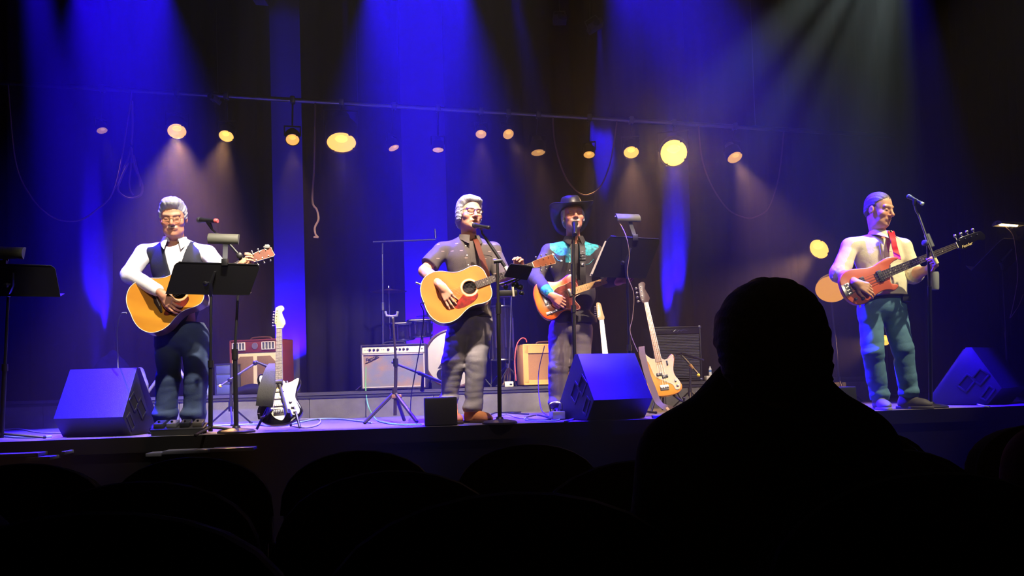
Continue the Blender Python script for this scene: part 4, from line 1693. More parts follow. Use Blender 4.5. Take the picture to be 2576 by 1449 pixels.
cable('hanging_cable', 'cable hanging in a wide loop at far left', [bar(20), A(38, 400), A(75, 490), A(130, 545), A(190, 556), A(240, 530), A(290, 470), A(322, 300), bar(332)], 0.008, CABLE)

# side lamps at right
STANDB = M('lamp_stand_paint', rgb(60, 60, 66), 0.4, 0.6)
t, p, aim = par('amber lamp on a stand behind the bass player\'s elbow', 2060, 627, 52, 0.80, 2.0, 60, 40, -0.95, depth=9.3, hang=False)
b = MB()
q = p - aim * 0.12
b.tube([q, q + V((0.10, 0.10, -0.05)), V((q.x + 0.12, q.y + 0.12, 0.03))], 0.012, 8)
b.build('stand_pole', STANDB, t)
round_base(t, V((q.x + 0.12, q.y + 0.12, 0)), 0.17)
p = at(2092, 728, 8.6)
t = thing('scoop_light', 'large bowl-shaped scoop light glowing amber inside, on a tall pole', 'stage light', V((p.x, p.y, 0)))
aim = (V((-0.35, -0.72, -0.62))).normalized()
b = MB()
r = 0.165
prof = [(0.03, -0.17), (0.07, -0.165), (0.12, -0.12), (0.15, -0.06), (r, 0.0)]
b.lathe(prof + [(r * 0.975, 0.0), (0.145, -0.055), (0.115, -0.112), (0.06, -0.155), (0, -0.16)], p, aim, 32)
b.build('bowl', [M('scoop_shell', rgb(30, 26, 24), 0.5)], t)
b = MB()
b.lathe([(r * 0.965, -0.002), (0.142, -0.056), (0.112, -0.113), (0.055, -0.152), (0, -0.156)], p, aim, 32)
b.build('reflector', M('scoop_reflector', rgb(110, 72, 28), 0.45, emit=(1.0, 0.40, 0.03), estr=0.9), t)
b = MB()
top = p - aim * 0.12
pole = at(2113, 968, 8.6)
b.tube([top, V((pole.x, pole.y + 0.14, top.z - 0.12)), V((pole.x, pole.y, 0.06))], 0.011, 8)
b.build('pole', STANDB, t)
b = MB()
b.box(at(2113, 968, 8.6), (0.11, 0.06, 0.05), None, 0.01)
b.build('yellow_clamp', GOLDP, t)
tripod(t, V((pole.x, pole.y, 0)), 0.22, 0.28, 0.4)
t, p, aim = par('small amber lamp peeping between the bass player\'s knees', 2226, 856, 26, 0.9, 1.8, 10, 26, -1.3, depth=9.6, hang=False)
q = p - aim * 0.08
b = MB()
b.tube([q, V((q.x + 0.03, q.y + 0.10, q.z - 0.02)), V((q.x + 0.03, q.y + 0.12, 0.02))], 0.010, 8)
b.build('stand_pole', STANDB, t)
round_base(t, V((q.x + 0.03, q.y + 0.12, 0)), 0.12)


# ------------------------------------------------------------------ amplifiers
def amp(name, label, px, pyb, depth, W, D, H, yaw, z=RZ):
    p = at(px, pyb, depth)
    t = thing(name, label, 'amplifier', (p.x, p.y, z + 0.012), math.radians(yaw))
    b = MB()
    for sx in (-1, 1):
        for sy in (-1, 1):
            b.cyl((sx * (W / 2 - 0.05), sy * (D / 2 - 0.05), -0.011), (sx * (W / 2 - 0.05), sy * (D / 2 - 0.05), 0.004), 0.016, None, 10)
    b.build('foot', RUBBER, t, local=True)
    return t


def shell(t, W, D, H, m, th=0.018, bev=0.008, back=True):
    b = MB()
    b.box((0, 0, th / 2), (W, D, th), None, bev)
    b.box((0, 0, H - th / 2), (W, D, th), None, bev)
    for s in (-1, 1):
        b.box((s * (W / 2 - th / 2), 0, H / 2), (th, D, H), None, bev)
    b.box((0, D / 2 - 0.012, H / 2), (W - th, 0.012, H - th))
    return b.build('cabinet', m, t, local=True)


def amp_handle(t, H, W=0.22, m=RUBBER):
    b = MB()
    b.tube(catmull([(-W / 2, 0, H), (-W / 2 + 0.02, 0, H + 0.022), (0, 0, H + 0.028), (W / 2 - 0.02, 0, H + 0.022), (W / 2, 0, H)], 5), 0.009, 8)
    b.build('handle', m, t, local=True)


# maroon and cream amplifier at left
W, D, H = 0.56, 0.28, 0.535
t = amp('guitar_amplifier', 'maroon amplifier with cream front and two brown grilles', 660, 985, riser_y(660) + 0.32, W, D, H, -14)
MAROON = M('maroon_tolex', rgb(112, 42, 38), 0.55, var=0.12, bump=0.35, bscale=260)
CREAM = M('cream_panel', rgb(236, 222, 160), 0.55)
shell(t, W, D, H, MAROON)
b = MB()
b.box((0, -D / 2 + 0.018, H - 0.068), (W - 0.03, 0.02, 0.122), None, 0.004)
b.build('control_panel', MAROON, t, local=True)
b = MB()
fr = (V((0, -D / 2 + 0.03, 0)), V((1, 0, 0)), V((0, 0, 1)), V((0, -1, 0)))
z1 = H - 0.132
b.prism([(-W / 2 + 0.02, 0.02), (W / 2 - 0.02, 0.02), (W / 2 - 0.02, z1), (-W / 2 + 0.02, z1)], fr, 0.0, 0.012)
b.build('front_panel', CREAM, t, local=True)
BROWNG = M('brown_grille_cloth', rgb(128, 98, 58), 0.85, var=0.2, vscale=90, bump=0.5, bscale=300)
for s in (-1, 1):
    b = MB()
    x0, x1, c = 0.022, W / 2 - 0.038, 0.075
    poly = [(s * x0, 0.045), (s * x1, 0.045), (s * x1, z1 - 0.035 - c), (s * (x1 - c), z1 - 0.035), (s * x0, z1 - 0.035)]
    b.prism(poly, fr, 0.010, 0.016, 0.002)
    b.build('grille_cloth', BROWNG, t, local=True)
for s in (-1, 1):
    b = MB()
    cx = s * 0.165 - 0.01
    for (dx, dz, sx, sz) in ((0, 0.036, 0.145, 0.007), (0, -0.036, 0.145, 0.007)):
        b.box((cx + dx, -D / 2 + 0.004, H - 0.066 + dz), (sx, 0.012, sz))
    for k in range(5):
        b.box((cx - 0.069 + 0.0345 * k, -D / 2 + 0.004, H - 0.066), (0.007, 0.012, 0.078))
    g = b.build('vent_frame', IVORY, t, local=True)
    b = MB()
    b.box((cx, -D / 2 + 0.0075, H - 0.066), (0.138, 0.003, 0.07))
    b.build('vent_cloth', M('vent_dark', rgb(70, 74, 78), 0.8), g, local=True)
b = MB()
b.lathe([(0.034, 0), (0.034, 0.006), (0.028, 0.008), (0.028, 0.006), (0, 0.006)], (0.005, -D / 2 + 0.009, H - 0.066), (0, -1, 0), 24)
b.build('badge', M('badge_metal', rgb(130, 120, 135), 0.4, 0.4), t, local=True)
amp_handle(t, H, 0.24, M('brown_leather', rgb(80, 44, 28), 0.6))
# small silver flight case beside it
p = at(574, 990, riser_y(574) + 0.16)
t = thing('flight_case', 'small grey flight case with silver edges beside the maroon amplifier', 'case', (p.x, p.y, RZ + 0.003), math.radians(-6))
W, D, H = 0.155, 0.2, 0.30
b = MB()
b.box((0, 0, H / 2), (W, D, H))
b.build('case_body', M('case_grey', rgb(84, 92, 100), 0.5, 0.3), t, local=True)
for k in range(3):
    b = MB()
    b.box((0, -D / 2 - 0.001, 0.052 + 0.098 * k), (W * 0.9, 0.006, 0.085), None, 0.004)
    b.build('drawer_panel', M('case_panel', rgb(102, 112, 120), 0.4, 0.5), t, local=True)
b = MB()
for sx in (-1, 1):
    for sy in (-1, 1):
        b.box((sx * W / 2, sy * D / 2, H / 2), (0.014, 0.014, H + 0.01))
for z in (0.004, H):
    for s in (-1, 1):
        b.box((0, s * D / 2, z), (W, 0.014, 0.014))
        b.box((s * W / 2, 0, z), (0.014, D, 0.014))
b.build('edge_trim', STEEL, t, local=True)
# silver-grilled amplifier in the middle
W, D, H = 0.66, 0.25, 0.455
t = amp('guitar_amplifier', 'black amplifier with silver sparkle grille and white control strip', 995, 974, riser_y(995) + 0.22, W, D, H, 1)
shell(t, W, D, H, M('black_tolex', rgb(44, 36, 34), 0.6, bump=0.4, bscale=250))
b = MB()
for (dx, dz, sx, sz) in ((0, 0.024, W - 0.03, 0.012), (0, H - 0.10, W - 0.03, 0.010), (-W / 2 + 0.022, (H - 0.1) / 2 + 0.01, 0.012, H - 0.11), (W / 2 - 0.022, (H - 0.1) / 2 + 0.01, 0.012, H - 0.11)):
    b.box((dx, -D / 2 + 0.006, dz), (sx, 0.016, sz))
b.build('grille_trim', M('bright_trim', rgb(225, 215, 200), 0.4, 0.3), t, local=True)
GR = M('silver_sparkle_cloth', rgb(128, 132, 140), 0.7, 0.2, col2=rgb(168, 138, 92), vscale=5, stretch=(1.2, 1, 1.8), bump=0.6, bscale=240, fac=0.55)
b = MB()
b.box((0, -D / 2 + 0.014, (H - 0.1) / 2 + 0.012), (W - 0.05, 0.008, H - 0.115))
b.build('grille_cloth', GR, t, local=True)
b = MB()
R = Matrix.Rotation(math.radians(-14), 3, 'X')
b.box((0, -D / 2 + 0.015, H - 0.057), (W - 0.035, 0.012, 0.07), R, 0.002)
b.build('control_panel', M('white_panel', rgb(238, 220, 184), 0.4), t, local=True)
for x in (-0.235, -0.195, -0.155, -0.05, 0.03, 0.068, 0.106, 0.144):
    b = MB()
    b.lathe([(0.013, 0), (0.0125, 0.008), (0.009, 0.010), (0.0085, 0.020), (0, 0.021)], (x, -D / 2 + 0.009, H - 0.055), (0, -1, 0.2), 14)
    b.build('knob', BLACK, t, local=True)
b = MB()
b.lathe([(0.006, 0), (0.006, 0.006), (0, 0.009)], (0.29, -D / 2 + 0.009, H - 0.055), (0, -1, 0.2), 10)
b.build('pilot_light', M('pilot_jewel', rgb(60, 20, 20), 0.2), t, local=True)
for x in (-0.285, -0.26, -0.115, -0.095):
    b = MB()
    b.lathe([(0.005, 0), (0.005, 0.004), (0.003, 0.004), (0, 0.003)], (x, -D / 2 + 0.010, H - 0.055), (0, -1, 0.2), 8)
    b.build('jack', STEEL, t, local=True)
ang = 0.33
text('Fender', 0.050, Matrix(((math.cos(ang), -math.sin(ang), 0, -0.218), (0, 0, -1, -D / 2 + 0.006), (math.sin(ang), math.cos(ang), 0, H - 0.140), (0, 0, 0, 1))), BLACK, t, 'logo', 0.35, 0.003)
b = MB()
b.tube(catmull([(-0.285, -D / 2 + 0.006, H - 0.190), (-0.25, -D / 2 + 0.004, H - 0.178), (-0.17, -D / 2 + 0.004, H - 0.142), (-0.145, -D / 2 + 0.004, H - 0.128)], 4), 0.003, 5)
b.build('logo_swash', BLACK, t, local=True)
amp_handle(t, H)
# tweed amplifier
W, D, H = 0.56, 0.26, 0.425
t = amp('guitar_amplifier', 'yellow tweed amplifier with brown grille behind the cowboy\'s legs', 1374, 964, riser_y(1374) + 0.26, W, D, H, 14)
TWEED = M('tweed_cloth', rgb(214, 160, 78), 0.75, var=0.12, vscale=140, bump=0.4, bscale=300)
shell(t, W, D, H, TWEED)
b = MB()
for (dx, dz, sx, sz) in ((0, 0.03, W - 0.03, 0.045), (0, H - 0.055, W - 0.03, 0.08), (-W / 2 + 0.035, H / 2, 0.045, H - 0.04), (W / 2 - 0.035, H / 2, 0.045, H - 0.04)):
    b.box((dx, -D / 2 + 0.010, dz), (sx, 0.016, sz))
b.build('front_frame', TWEED, t, local=True)
b = MB()
b.box((0, -D / 2 + 0.016, H / 2 - 0.02), (W - 0.1, 0.008, H - 0.14))
b.build('grille_cloth', M('tan_grille_cloth', rgb(150, 108, 62), 0.85, var=0.15, vscale=120, bump=0.5, bscale=300), t, local=True)
b = MB()
b.box((0.045, -D / 2 - 0.001, H - 0.045), (0.085, 0.004, 0.022), None, 0.001)
nb = b.build('name_plate', M('plate_dark', rgb(70, 40, 28), 0.4), t, local=True)
amp_handle(t, H, 0.2, M('brown_leather', rgb(80, 44, 28), 0.6))
cable('guitar_cable', 'pink-red cable arching over the left end of the tweed amplifier', [at(1298, 958, 8.62), at(1295, 905, 8.66), at(1300, 868, 8.70), at(1312, 851, 8.72), at(1322, 853, 8.74), at(1325, 861, 8.75)], 0.006, M('pink_cable', rgb(205, 80, 80), 0.5))
# dark bass cabinet
W, D, H = 0.54, 0.36, 0.585
t = amp('bass_amplifier', 'tall dark bass cabinet with ribbed grille and bright corner', 1694, 958, riser_y(1694) + 0.38, W, D, H, 7)
shell(t, W, D, H, M('cab_tolex', rgb(26, 26, 28), 0.55, bump=0.3, bscale=220))
b = MB()
b.box((0, -D / 2 + 0.016, H - 0.045), (W - 0.04, 0.012, 0.065), None, 0.003)
b.build('top_panel', M('cab_panel', rgb(22, 22, 24), 0.4), t, local=True)
GB = M('cab_grille', rgb(74, 76, 80), 0.6, 0.2)
for k in range(28):
    b = MB()
    b.box((0, -D / 2 + 0.012, 0.035 + k * 0.0168), (W - 0.05, 0.010, 0.0105))
    b.build('slat', GB, t, local=True)
b = MB()
b.box((0, -D / 2 + 0.024, H / 2 - 0.03), (W - 0.05, 0.01, H - 0.1))
b.build('grille_board', M('shade_and_board_black', rgb(4, 4, 4), 0.9), t, local=True)
for s in (-1, 1):
    for z in (0.01, H - 0.01):
        b = MB()
        b.box((s * (W / 2 - 0.012), -D / 2 + 0.012, z), (0.034, 0.034, 0.03), None, 0.008)
        b.build('corner', STEEL, t, local=True)
b = MB()
b.tube(catmull([(-0.09, 0, -0.006), (-0.07, 0, 0.012), (-0.055, 0, -0.008), (-0.03, 0, 0.008), (-0.01, 0, -0.008), (0.01, 0, 0.008), (0.03, 0, -0.008), (0.05, 0, 0.006), (0.1, 0, -0.004)], 4), 0.003, 5)
b.v = [q + V((0.02, -D / 2 + 0.009, H - 0.045)) for q in b.v]
b.build('logo', STEEL, t, local=True)

# bottle, boxes and bag on the platform
def bottle(label, px, py, depth, z, h, col, capc):
    p = at(px, py, depth)
    t = thing('water_bottle', label, 'bottle', (p.x, p.y, z))
    r = h * 0.16
    b = MB()
    b.lathe([(r * 0.9, 0), (r, h * 0.03), (r, h * 0.30), (r * 0.93, h * 0.34), (r, h * 0.38), (r, h * 0.66), (r * 0.85, h * 0.76), (r * 0.42, h * 0.88), (r * 0.40, h * 0.93)], (0, 0, 0), (0, 0, 1), 18)
    b.build('bottle_body', col, t, local=True)
    b = MB()
    b.lathe([(r * 0.46, h * 0.92), (r * 0.46, h), (0, h)], (0, 0, 0), (0, 0, 1), 14)
    b.build('cap', capc, t, local=True)
    b = MB()
    b.lathe([(r * 1.01, h * 0.4), (r * 1.01, h * 0.6)], (0, 0, 0), (0, 0, 1), 18)
    b.build('wrapper', M('bottle_wrapper', rgb(70, 120, 190), 0.5), t, local=True)


PET = M('clear_bottle', rgb(200, 215, 235), 0.12, spec=0.6, trans=0.6)
bottle('clear water bottle on the platform behind the white-shirted guitarist', 523, 992, riser_y(523) + 0.1, RZ + 0.002, 0.2, PET, WHITEP)
bottle('small white bottle on the white box at the dark bass cabinet', 1787, 946, riser_y(1787) + 0.22, RZ + 0.058, 0.10, WHITEP, WHITEP)
for (label, px, py, dd, W, D, H) in (('white power box by the dark bass cabinet', 1786, 961, 0.22, 0.10, 0.09, 0.055), ('small white box on the platform beside the drums', 1280, 968, 0.16, 0.09, 0.08, 0.055)):
    p = at(px, py, riser_y(px) + dd)
    t = thing('power_box', label, 'box', (p.x, p.y, RZ + 0.001), 0.1)
    b = MB()
    b.box((0, 0, H / 2), (W, D, H), None, 0.006)
    b.build('box_body', M('box_white', rgb(222, 214, 190), 0.5), t, local=True)
    b = MB()
    b.box((W * 0.2, -D / 2, H * 0.45), (W * 0.3, 0.006, H * 0.3), None, 0.001)
    b.build('socket', BLACK, t, local=True)


def lump(name, label, cat, c, r, col, seed, n=4, flat=0.0, amp=0.02):
    """slumped soft bag"""
    c = V(c)
    S = SDF(c - V((r[0] * 1.4, r[1] * 1.4, 0.03)), c + V((r[0] * 1.4, r[1] * 1.4, r[2] * 1.5)), 0.012)
    rr = random.Random(seed)
    for k in range(n):
        q = c + V((rr.uniform(-0.5, 0.5) * r[0], rr.uniform(-0.4, 0.4) * r[1], r[2] * rr.uniform(0.25, 0.5)))
        S.ell(q, (r[0] * rr.uniform(0.4, 0.7), r[1] * rr.uniform(0.5, 0.7), r[2] * rr.uniform(0.4, 0.62)), None, 0.04)
    X, Y, Z = S.grid()
    S.F += (amp * wrinkle(X, Y, Z, seed, 28)).astype(np.float32)
    S.F = np.maximum(S.F, (c.z + 0.004 - Z).astype(np.float32))
    vs, fs = S.mesh()
    return tag(np_mesh(name, vs, fs, col, None), label, cat)


BAG = M('black_nylon', rgb(22, 22, 24), 0.8, spec=0.15, var=0.2)
p = at(628, 990, riser_y(628) + 0.10)
lump('gear_bag', 'black cloth bag lying in front of the maroon amplifier', 'bag', (p.x, p.y, RZ), (0.17, 0.07, 0.085), BAG, 3)
p = at(278, 960, 7.98)
lump('gig_bag', 'dark gig bag slumped behind the left floor monitor', 'bag', (p.x, p.y, RZ), (0.15, 0.10, 0.44), BAG, 5, 6)
p = at(352, 960, 7.95)
lump('jacket', 'grey jacket heaped behind the left floor monitor', 'jacket', (p.x, p.y - 0.02, RZ), (0.085, 0.085, 0.30), M('grey_cloth', rgb(120, 118, 115), 0.9), 9, 5)
d = 7.9
q = at(420, 960, d)
t = thing('folding_stand', 'grey crossed-tube folding stand behind the white-haired guitarist\'s legs', 'stand', (q.x, q.y + 0.12, RZ))
for k, (x0, y0, x1, y1) in enumerate(((366, 982, 432, 905), (484, 952, 436, 900))):
    b = MB()
    a_, c_ = at(x0, y0, d + 0.1), at(x1, y1, d + 0.16)
    a_.z = RZ + 0.02
    b.cyl(a_, c_, 0.016, None, 10)
    b.build('tube', M('grey_tube', rgb(128, 126, 122), 0.5, 0.3), t)
# ------------------------------------------------------------------ drums
SHELLM = M('drum_lacquer', rgb(28, 24, 24), 0.15, coat=0.6)
HEADM = M('drum_head', rgb(214, 208, 202), 0.55, var=0.06, vscale=4)
BRASS = M('cymbal_bronze', rgb(150, 104, 58), 0.28, 1.0)


def drum(name, label, c, r, h, axis, lugs=8, headm=HEADM, hoop=CHROME, legs=0, hoopr=0.012):
    c, ax = V(c), V(axis).normalized()
    t = thing(name, label, 'drum', c)
    b = MB()
    b.lathe([(r, 0), (r, h)], c, ax, 36)
    b.build('shell', SHELLM, t)
    for (z, nm) in ((0, 'bottom_head'), (h, 'top_head')):
        b = MB()
        b.lathe([(r * 0.99, 0.0), (r * 0.97, 0.004), (0, 0.004)], c + ax * z, ax if z else -ax, 36)
        b.build(nm, headm if z else SHELLM, t)
        b = MB()
        q = [c + ax * z + (ax.orthogonal().normalized() * math.cos(2 * PI * k / 36) + ax.cross(ax.orthogonal().normalized()) * math.sin(2 * PI * k / 36)) * (r + hoopr * 0.5) for k in range(36)]
        b.tube(q, hoopr, 6, closed=True)
        b.build('hoop', hoop, t)
    o1 = ax.orthogonal().normalized()
    o2 = ax.cross(o1)
    for k in range(lugs):
        a = 2 * PI * (k + 0.5) / lugs
        d = o1 * math.cos(a) + o2 * math.sin(a)
        b = MB()
        b.cyl(c + d * (r + 0.014) + ax * h * 0.03, c + d * (r + 0.014) + ax * h * 0.97, 0.005, None, 6)
        b.cyl(c + d * (r + 0.010) + ax * h * 0.22, c + d * (r + 0.010) + ax * h * 0.78, 0.011, None, 8)
        b.build('lug', CHROME, t)
    return t


def zup(px, py, dep):
    return at(px, py, dep)


DD = 9.15
c = at(1140, 888, DD)
c.z = RZ + 0.325
dax = V((0.10, -1, 0)).normalized()
t = drum('bass_drum', 'bass drum with grey-white head behind the grey-haired singer', c - dax * 0.36, 0.305, 0.40, dax, 10, hoop=M('hoop_wood', rgb(88, 58, 46), 0.4, coat=0.3), hoopr=0.016)
e1 = V((0, 0, 1)).cross(-dax).normalized()
e1 = e1 if e1.x > 0 else -e1
fc = c + dax * 0.0455
b = MB()
b.lathe([(0.062, 0.0), (0.062, 0.004), (0, 0.004)], fc - e1 * 0.125 - V((0, 0, 0.17)), dax, 20)
b.build('port_hole_shade', M('shade_and_board_black', rgb(4, 4, 4), 0.9), t)  # flat black disc painted as the dark inside of the hole
b = MB()
fr = (fc + V((0, 0, -0.07)) - e1 * 0.10, e1, V((0, 0, 1)), dax)
for tri in ([(-0.075, -0.035), (0.0, 0.075), (0.012, 0.062), (-0.05, -0.035)], [(-0.05, -0.035), (0.05, -0.035), (0.05, -0.022), (-0.05, -0.022)]):
    b.prism(tri, fr, 0.0, 0.002)
b.build('logo', BLACK, t)
for s in (-1, 1):
    b = MB()
    b.cyl(c + e1 * s * 0.27 - V((0, 0, 0.14)), V((c.x, c.y, RZ + 0.008)) + e1 * s * 0.40 + dax * 0.12, 0.008, None, 8)
    b.build('spur', CHROME, t)
for i, (px, py, dep, r, h, lab) in enumerate([(1012, 814, 9.25, 0.125, 0.17, 'dark rack drum left of the bass drum, nearest the tall chrome pole'), (1056, 806, 9.3, 0.13, 0.17, 'dark rack drum between the chrome pole and the bass drum')]):
    p = at(px, py, dep)
    t = drum('rack_tom', lab, p - V((0, 0, h)), r, h, V((0.0, -0.16, 1)), 6)
    b = MB()
    b.tube([p - V((0, -r * 0.9, h * 0.5)), p + V((0, r + 0.12, -h * 0.5)), V((p.x, p.y + r + 0.12, RZ + 0.01))], 0.011, 8)
    b.build('mount', CHROME, t)
p = at(1258, 772, 9.2)
t = drum('floor_tom', 'tall dark floor drum with chrome rods beside the singer\'s microphone stand', V((p.x, p.y, RZ + 0.30)), 0.128, p.z - RZ - 0.30, V((0, -0.03, 1)), 8)
for k in range(3):
    a = 2 * PI * k / 3 + 0.4
    b = MB()
    d = V((math.cos(a), math.sin(a), 0))
    q = V((p.x, p.y, 0)) + d * 0.15
    b.tube([q + V((0, 0, p.z - 0.12)), q + V((0, 0, RZ + 0.06)), q + d * 0.02 + V((0, 0, RZ + 0.004))], 0.008, 8)
    b.build('leg', CHROME, t)
b = MB()
q = at(1256, 806, 9.2) + V((0, -0.132, 0))
for s in (-1, 0, 1):
    b.tube([q + V((s * 0.012, 0, 0.022)), q + V((s * 0.010, 0, 0)), q + V((0, 0, -0.02))], 0.003, 5)
b.tube([q + V((0.024 * math.cos(k * PI / 8), 0, 0.024 * math.sin(k * PI / 8))) for k in range(16)], 0.0025, 5, closed=True)
b.build('emblem', WHITEP, t)


def cymbal(label, px, py, dep, r, tilt=0.05, pole=True, tall=CHROME, px2=None):
    p = at(px, py, dep)
    t = thing('cymbal', label, 'cymbal', V((p.x, p.y, RZ)))
    b = MB()
    ax = V((0.0, -tilt, 1)).normalized()
    b.lathe([(0.0, 0.034), (0.018, 0.033), (0.04, 0.022), (0.055, 0.014), (r * 0.6, 0.006), (r, -0.006), (r, -0.009), (r * 0.6, 0.002), (0.055, 0.010), (0.0, 0.02)], p, ax, 40)
    b.build('plate', BRASS, t)
    b = MB()
    b.cyl(p + ax * 0.03, p + ax * 0.055, 0.014, 0.008, 10)
    b.build('wing_nut', CHROME, t)
    b = MB()
    b.cyl(V((p.x, p.y, RZ + 0.18)), p, 0.011, None, 10)
    b.build('stand_pole', tall, t)
    tripod(t, V((p.x, p.y, RZ)), 0.22, 0.24, 0.5, CHROME, True, 0.008)


cymbal('thin bronze cymbal on a chrome stand left of the blue curtain panel', 978, 732, 9.3, 0.205, 0.02)
cymbal('small low cymbal edge on, beside the singer\'s guitar', 1082, 794, 9.6, 0.16, 0.02)
cymbal('small dark cymbal beside the singer\'s elbow above the floor drum', 1268, 748, 9.6, 0.15, 0.05)
# tall overhead microphone stand with black boom
p = at(962, 866, 9.0)
t = thing('overhead_stand', 'tall chrome pole with a black boom holding an overhead microphone', 'microphone stand', V((p.x, p.y, RZ)))
top = at(962, 640, 9.0)
mid = at(963, 770, 9.0)
b = MB()
b.cyl(V((p.x, p.y, RZ + 0.2)), mid, 0.017, None, 12)
b.cyl(mid, top, 0.013, None, 12)
b.build('pole', CHROME, t)
b = MB()
b.cyl(mid - V((0, 0, 0.05)), mid + V((0, 0, 0.04)), 0.026, None, 12)
b.build('clutch', STEEL, t)
tripod(t, V((p.x, p.y, RZ)), 0.24, 0.3, 0.9, CHROME)
b = MB()
b.tube([top, at(962, 612, 9.0)], 0.011, 8)
b.tube([at(938, 609, 9.0), at(1096, 603, 9.0)], 0.010, 8)
b.build('boom', BLACK, t)
b = MB()
b.cyl(at(1096, 600, 9.0), at(1094, 576, 9.0), 0.012, 0.011, 10)
b.build('microphone', STEEL, t)
# hi-hat style pedal frame with bright chrome beside the floor tom
p = at(1280, 960, 9.0)
t = thing('drum_pedal_stand', 'shiny chrome pedal and stand by the tweed amplifier', 'drum stand', V((p.x, p.y, RZ)))
b = MB()
b.cyl(V((p.x, p.y, RZ + 0.03)), at(1288, 690, 9.0), 0.012, None, 10)
b.build('pole', CHROME, t)
tripod(t, V((p.x, p.y, RZ)), 0.2, 0.2, 0.2, CHROME, True, 0.008)
b = MB()
for k in range(3):
    b.tube(catmull([p + V((-0.05 + 0.03 * k, -0.12, 0.0 - p.z + RZ + 0.02)), p + V((-0.04 + 0.03 * k, -0.10, 0.12 - p.z + RZ)), p + V((0.01 * k, -0.02, 0.20 - p.z + RZ))], 4), 0.007, 6)
b.build('linkage', M('polished_brass', rgb(215, 175, 95), 0.2, 1.0), t)

# ------------------------------------------------------------------ stage monitors and boxes
p = ground(262, 1096)
wedge('wide floor monitor with blue-lit back in front of the white-shirted guitarist', p, -2, 0.50, 0.485, 1.0)
p = ground(1532, 1054)
wedge('floor monitor with blue-lit back in front of the man in the cowboy hat', p, 22, 0.50, 0.50, 1.12)
p = at(2445, 1020, 7.05)
wedge('floor monitor turned sideways showing its ports, at the right edge', (p.x + 0.24, p.y + 0.19, 0), 42, 0.60, 0.485, 1.0)
for (label, px, py, W, H) in (('small black front speaker box on the stage lip at the singer\'s feet', 1106, 1072, 0.235, 0.205), ('small black front speaker box on the stage lip left of the bass player', 2126, 1040, 0.18, 0.195)):
    p = ground(px, py)
    t = thing('front_speaker', label, 'speaker', (p.x, p.y + 0.10, 0.002), YAW)
    b = MB()
    b.box((0, 0, H / 2), (W, 0.18, H), None, 0.006)
    b.build('cabinet', MATTE, t, local=True)
    b = MB()
    b.box((0, -0.091, H / 2), (W * 0.93, 0.008, H * 0.93), None, 0.002)
    b.build('grille', M('front_grille', rgb(4, 4, 4), 0.9), t, local=True)

# pedalboard and pedals
p = at(452, 1088, 5.90)
t = thing('pedalboard', 'flat pedalboard with blue-lit top at the white-shirted guitarist\'s feet', 'pedalboard', (p.x, p.y + 0.0, 0.003), YAW)
b = MB()
R = Matrix.Rotation(math.radians(12), 3, 'X')
b.box((0, 0, 0.05), (0.36, 0.16, 0.018), R, 0.004)
b.box((0, 0.06, 0.03), (0.34, 0.02, 0.06))
b.box((0, -0.07, 0.016), (0.34, 0.02, 0.032))
b.build('frame', BLACK, t, local=True)
for k in range(4):
    b = MB()
    b.box((-0.13 + 0.087 * k, 0.0, 0.075), (0.066, 0.11, 0.035), R, 0.005)
    pd = b.build('pedal', M('pedal_%d' % k, [rgb(70, 70, 80), rgb(110, 110, 120), rgb(40, 42, 50), rgb(90, 84, 80)][k], 0.35, 0.4), t, local=True)
    b = MB()
    b.cyl((-0.13 + 0.087 * k, -0.03, 0.085), (-0.13 + 0.087 * k, -0.03, 0.10), 0.009, None, 10)
    b.build('footswitch', CHROME, pd, local=True)
p = ground(1402, 1056)
t = thing('effects_pedal', 'silver effects pedal with looped leads left of the middle floor monitor', 'pedal', (p.x, p.y, 0.002), 0.2)
b = MB()
b.box((0, 0, 0.035), (0.10, 0.12, 0.06), None, 0.006)
b.build('case', M('pedal_silver', rgb(170, 172, 180), 0.3, 0.7), t, local=True)
b = MB()
b.tube(catmull([(-0.045, 0.02, 0.06), (-0.05, 0.03, 0.12), (0, 0.04, 0.135), (0.045, 0.03, 0.12), (0.045, 0.02, 0.06)], 5), 0.007, 6)
b.build('roll_bar', CHROME, t, local=True)
for x in (-0.025, 0.025):
    b = MB()
    b.cyl((x, -0.03, 0.06), (x, -0.03, 0.08), 0.01, None, 10)
    b.build('footswitch', CHROME, t, local=True)

# ------------------------------------------------------------------ cables on the floor
def floor_cable(label, pts, col, r=0.005, lift=None):
    P = []
    for k, q in enumerate(pts):
        if len(q) == 2:
            g = ground(*q)
            ym = ry(g.x) - 0.12
            if g.y > ym or g.y < 0:
                g = at(q[0], q[1], riser_y(q[0]) - 0.14)
            g.z = r + 0.001
        else:
            g = at(*q)
        P.append(g)
    return cable('cable', label, P, r, col)


GREYC = M('grey_cable', rgb(150, 150, 148), 0.5)
BLUEC = M('blue_and_blue_lit_cable', rgb(150, 185, 215), 0.5)  # pale blue, also the blue light painted onto the lit leads
GREENC = M('green_cable', rgb(110, 190, 110), 0.5)
DARKC = M('black_cable', rgb(24, 24, 25), 0.5)
floor_cable('pale blue cable along the foot of the platform at left', [(508, 1076), (560, 1072), (640, 1070), (700, 1074), (760, 1063), (800, 1056), (850, 1056), (905, 1062), (935, 1066)], BLUEC, 0.007)
floor_cable('grey cable looping beside the white guitar', [(748, 1056), (790, 1050), (806, 1058), (800, 1070), (770, 1078), (735, 1074)], GREYC, 0.007)
floor_cable('grey cable sagging behind the left floor monitor', [(4, 1062), (50, 1078), (100, 1090), (160, 1092)], GREYC, 0.006)
floor_cable('blue-lit cable along the stage lip at far left', [(0, 1098), (40, 1103), (90, 1103), (130, 1101)], BLUEC, 0.008)
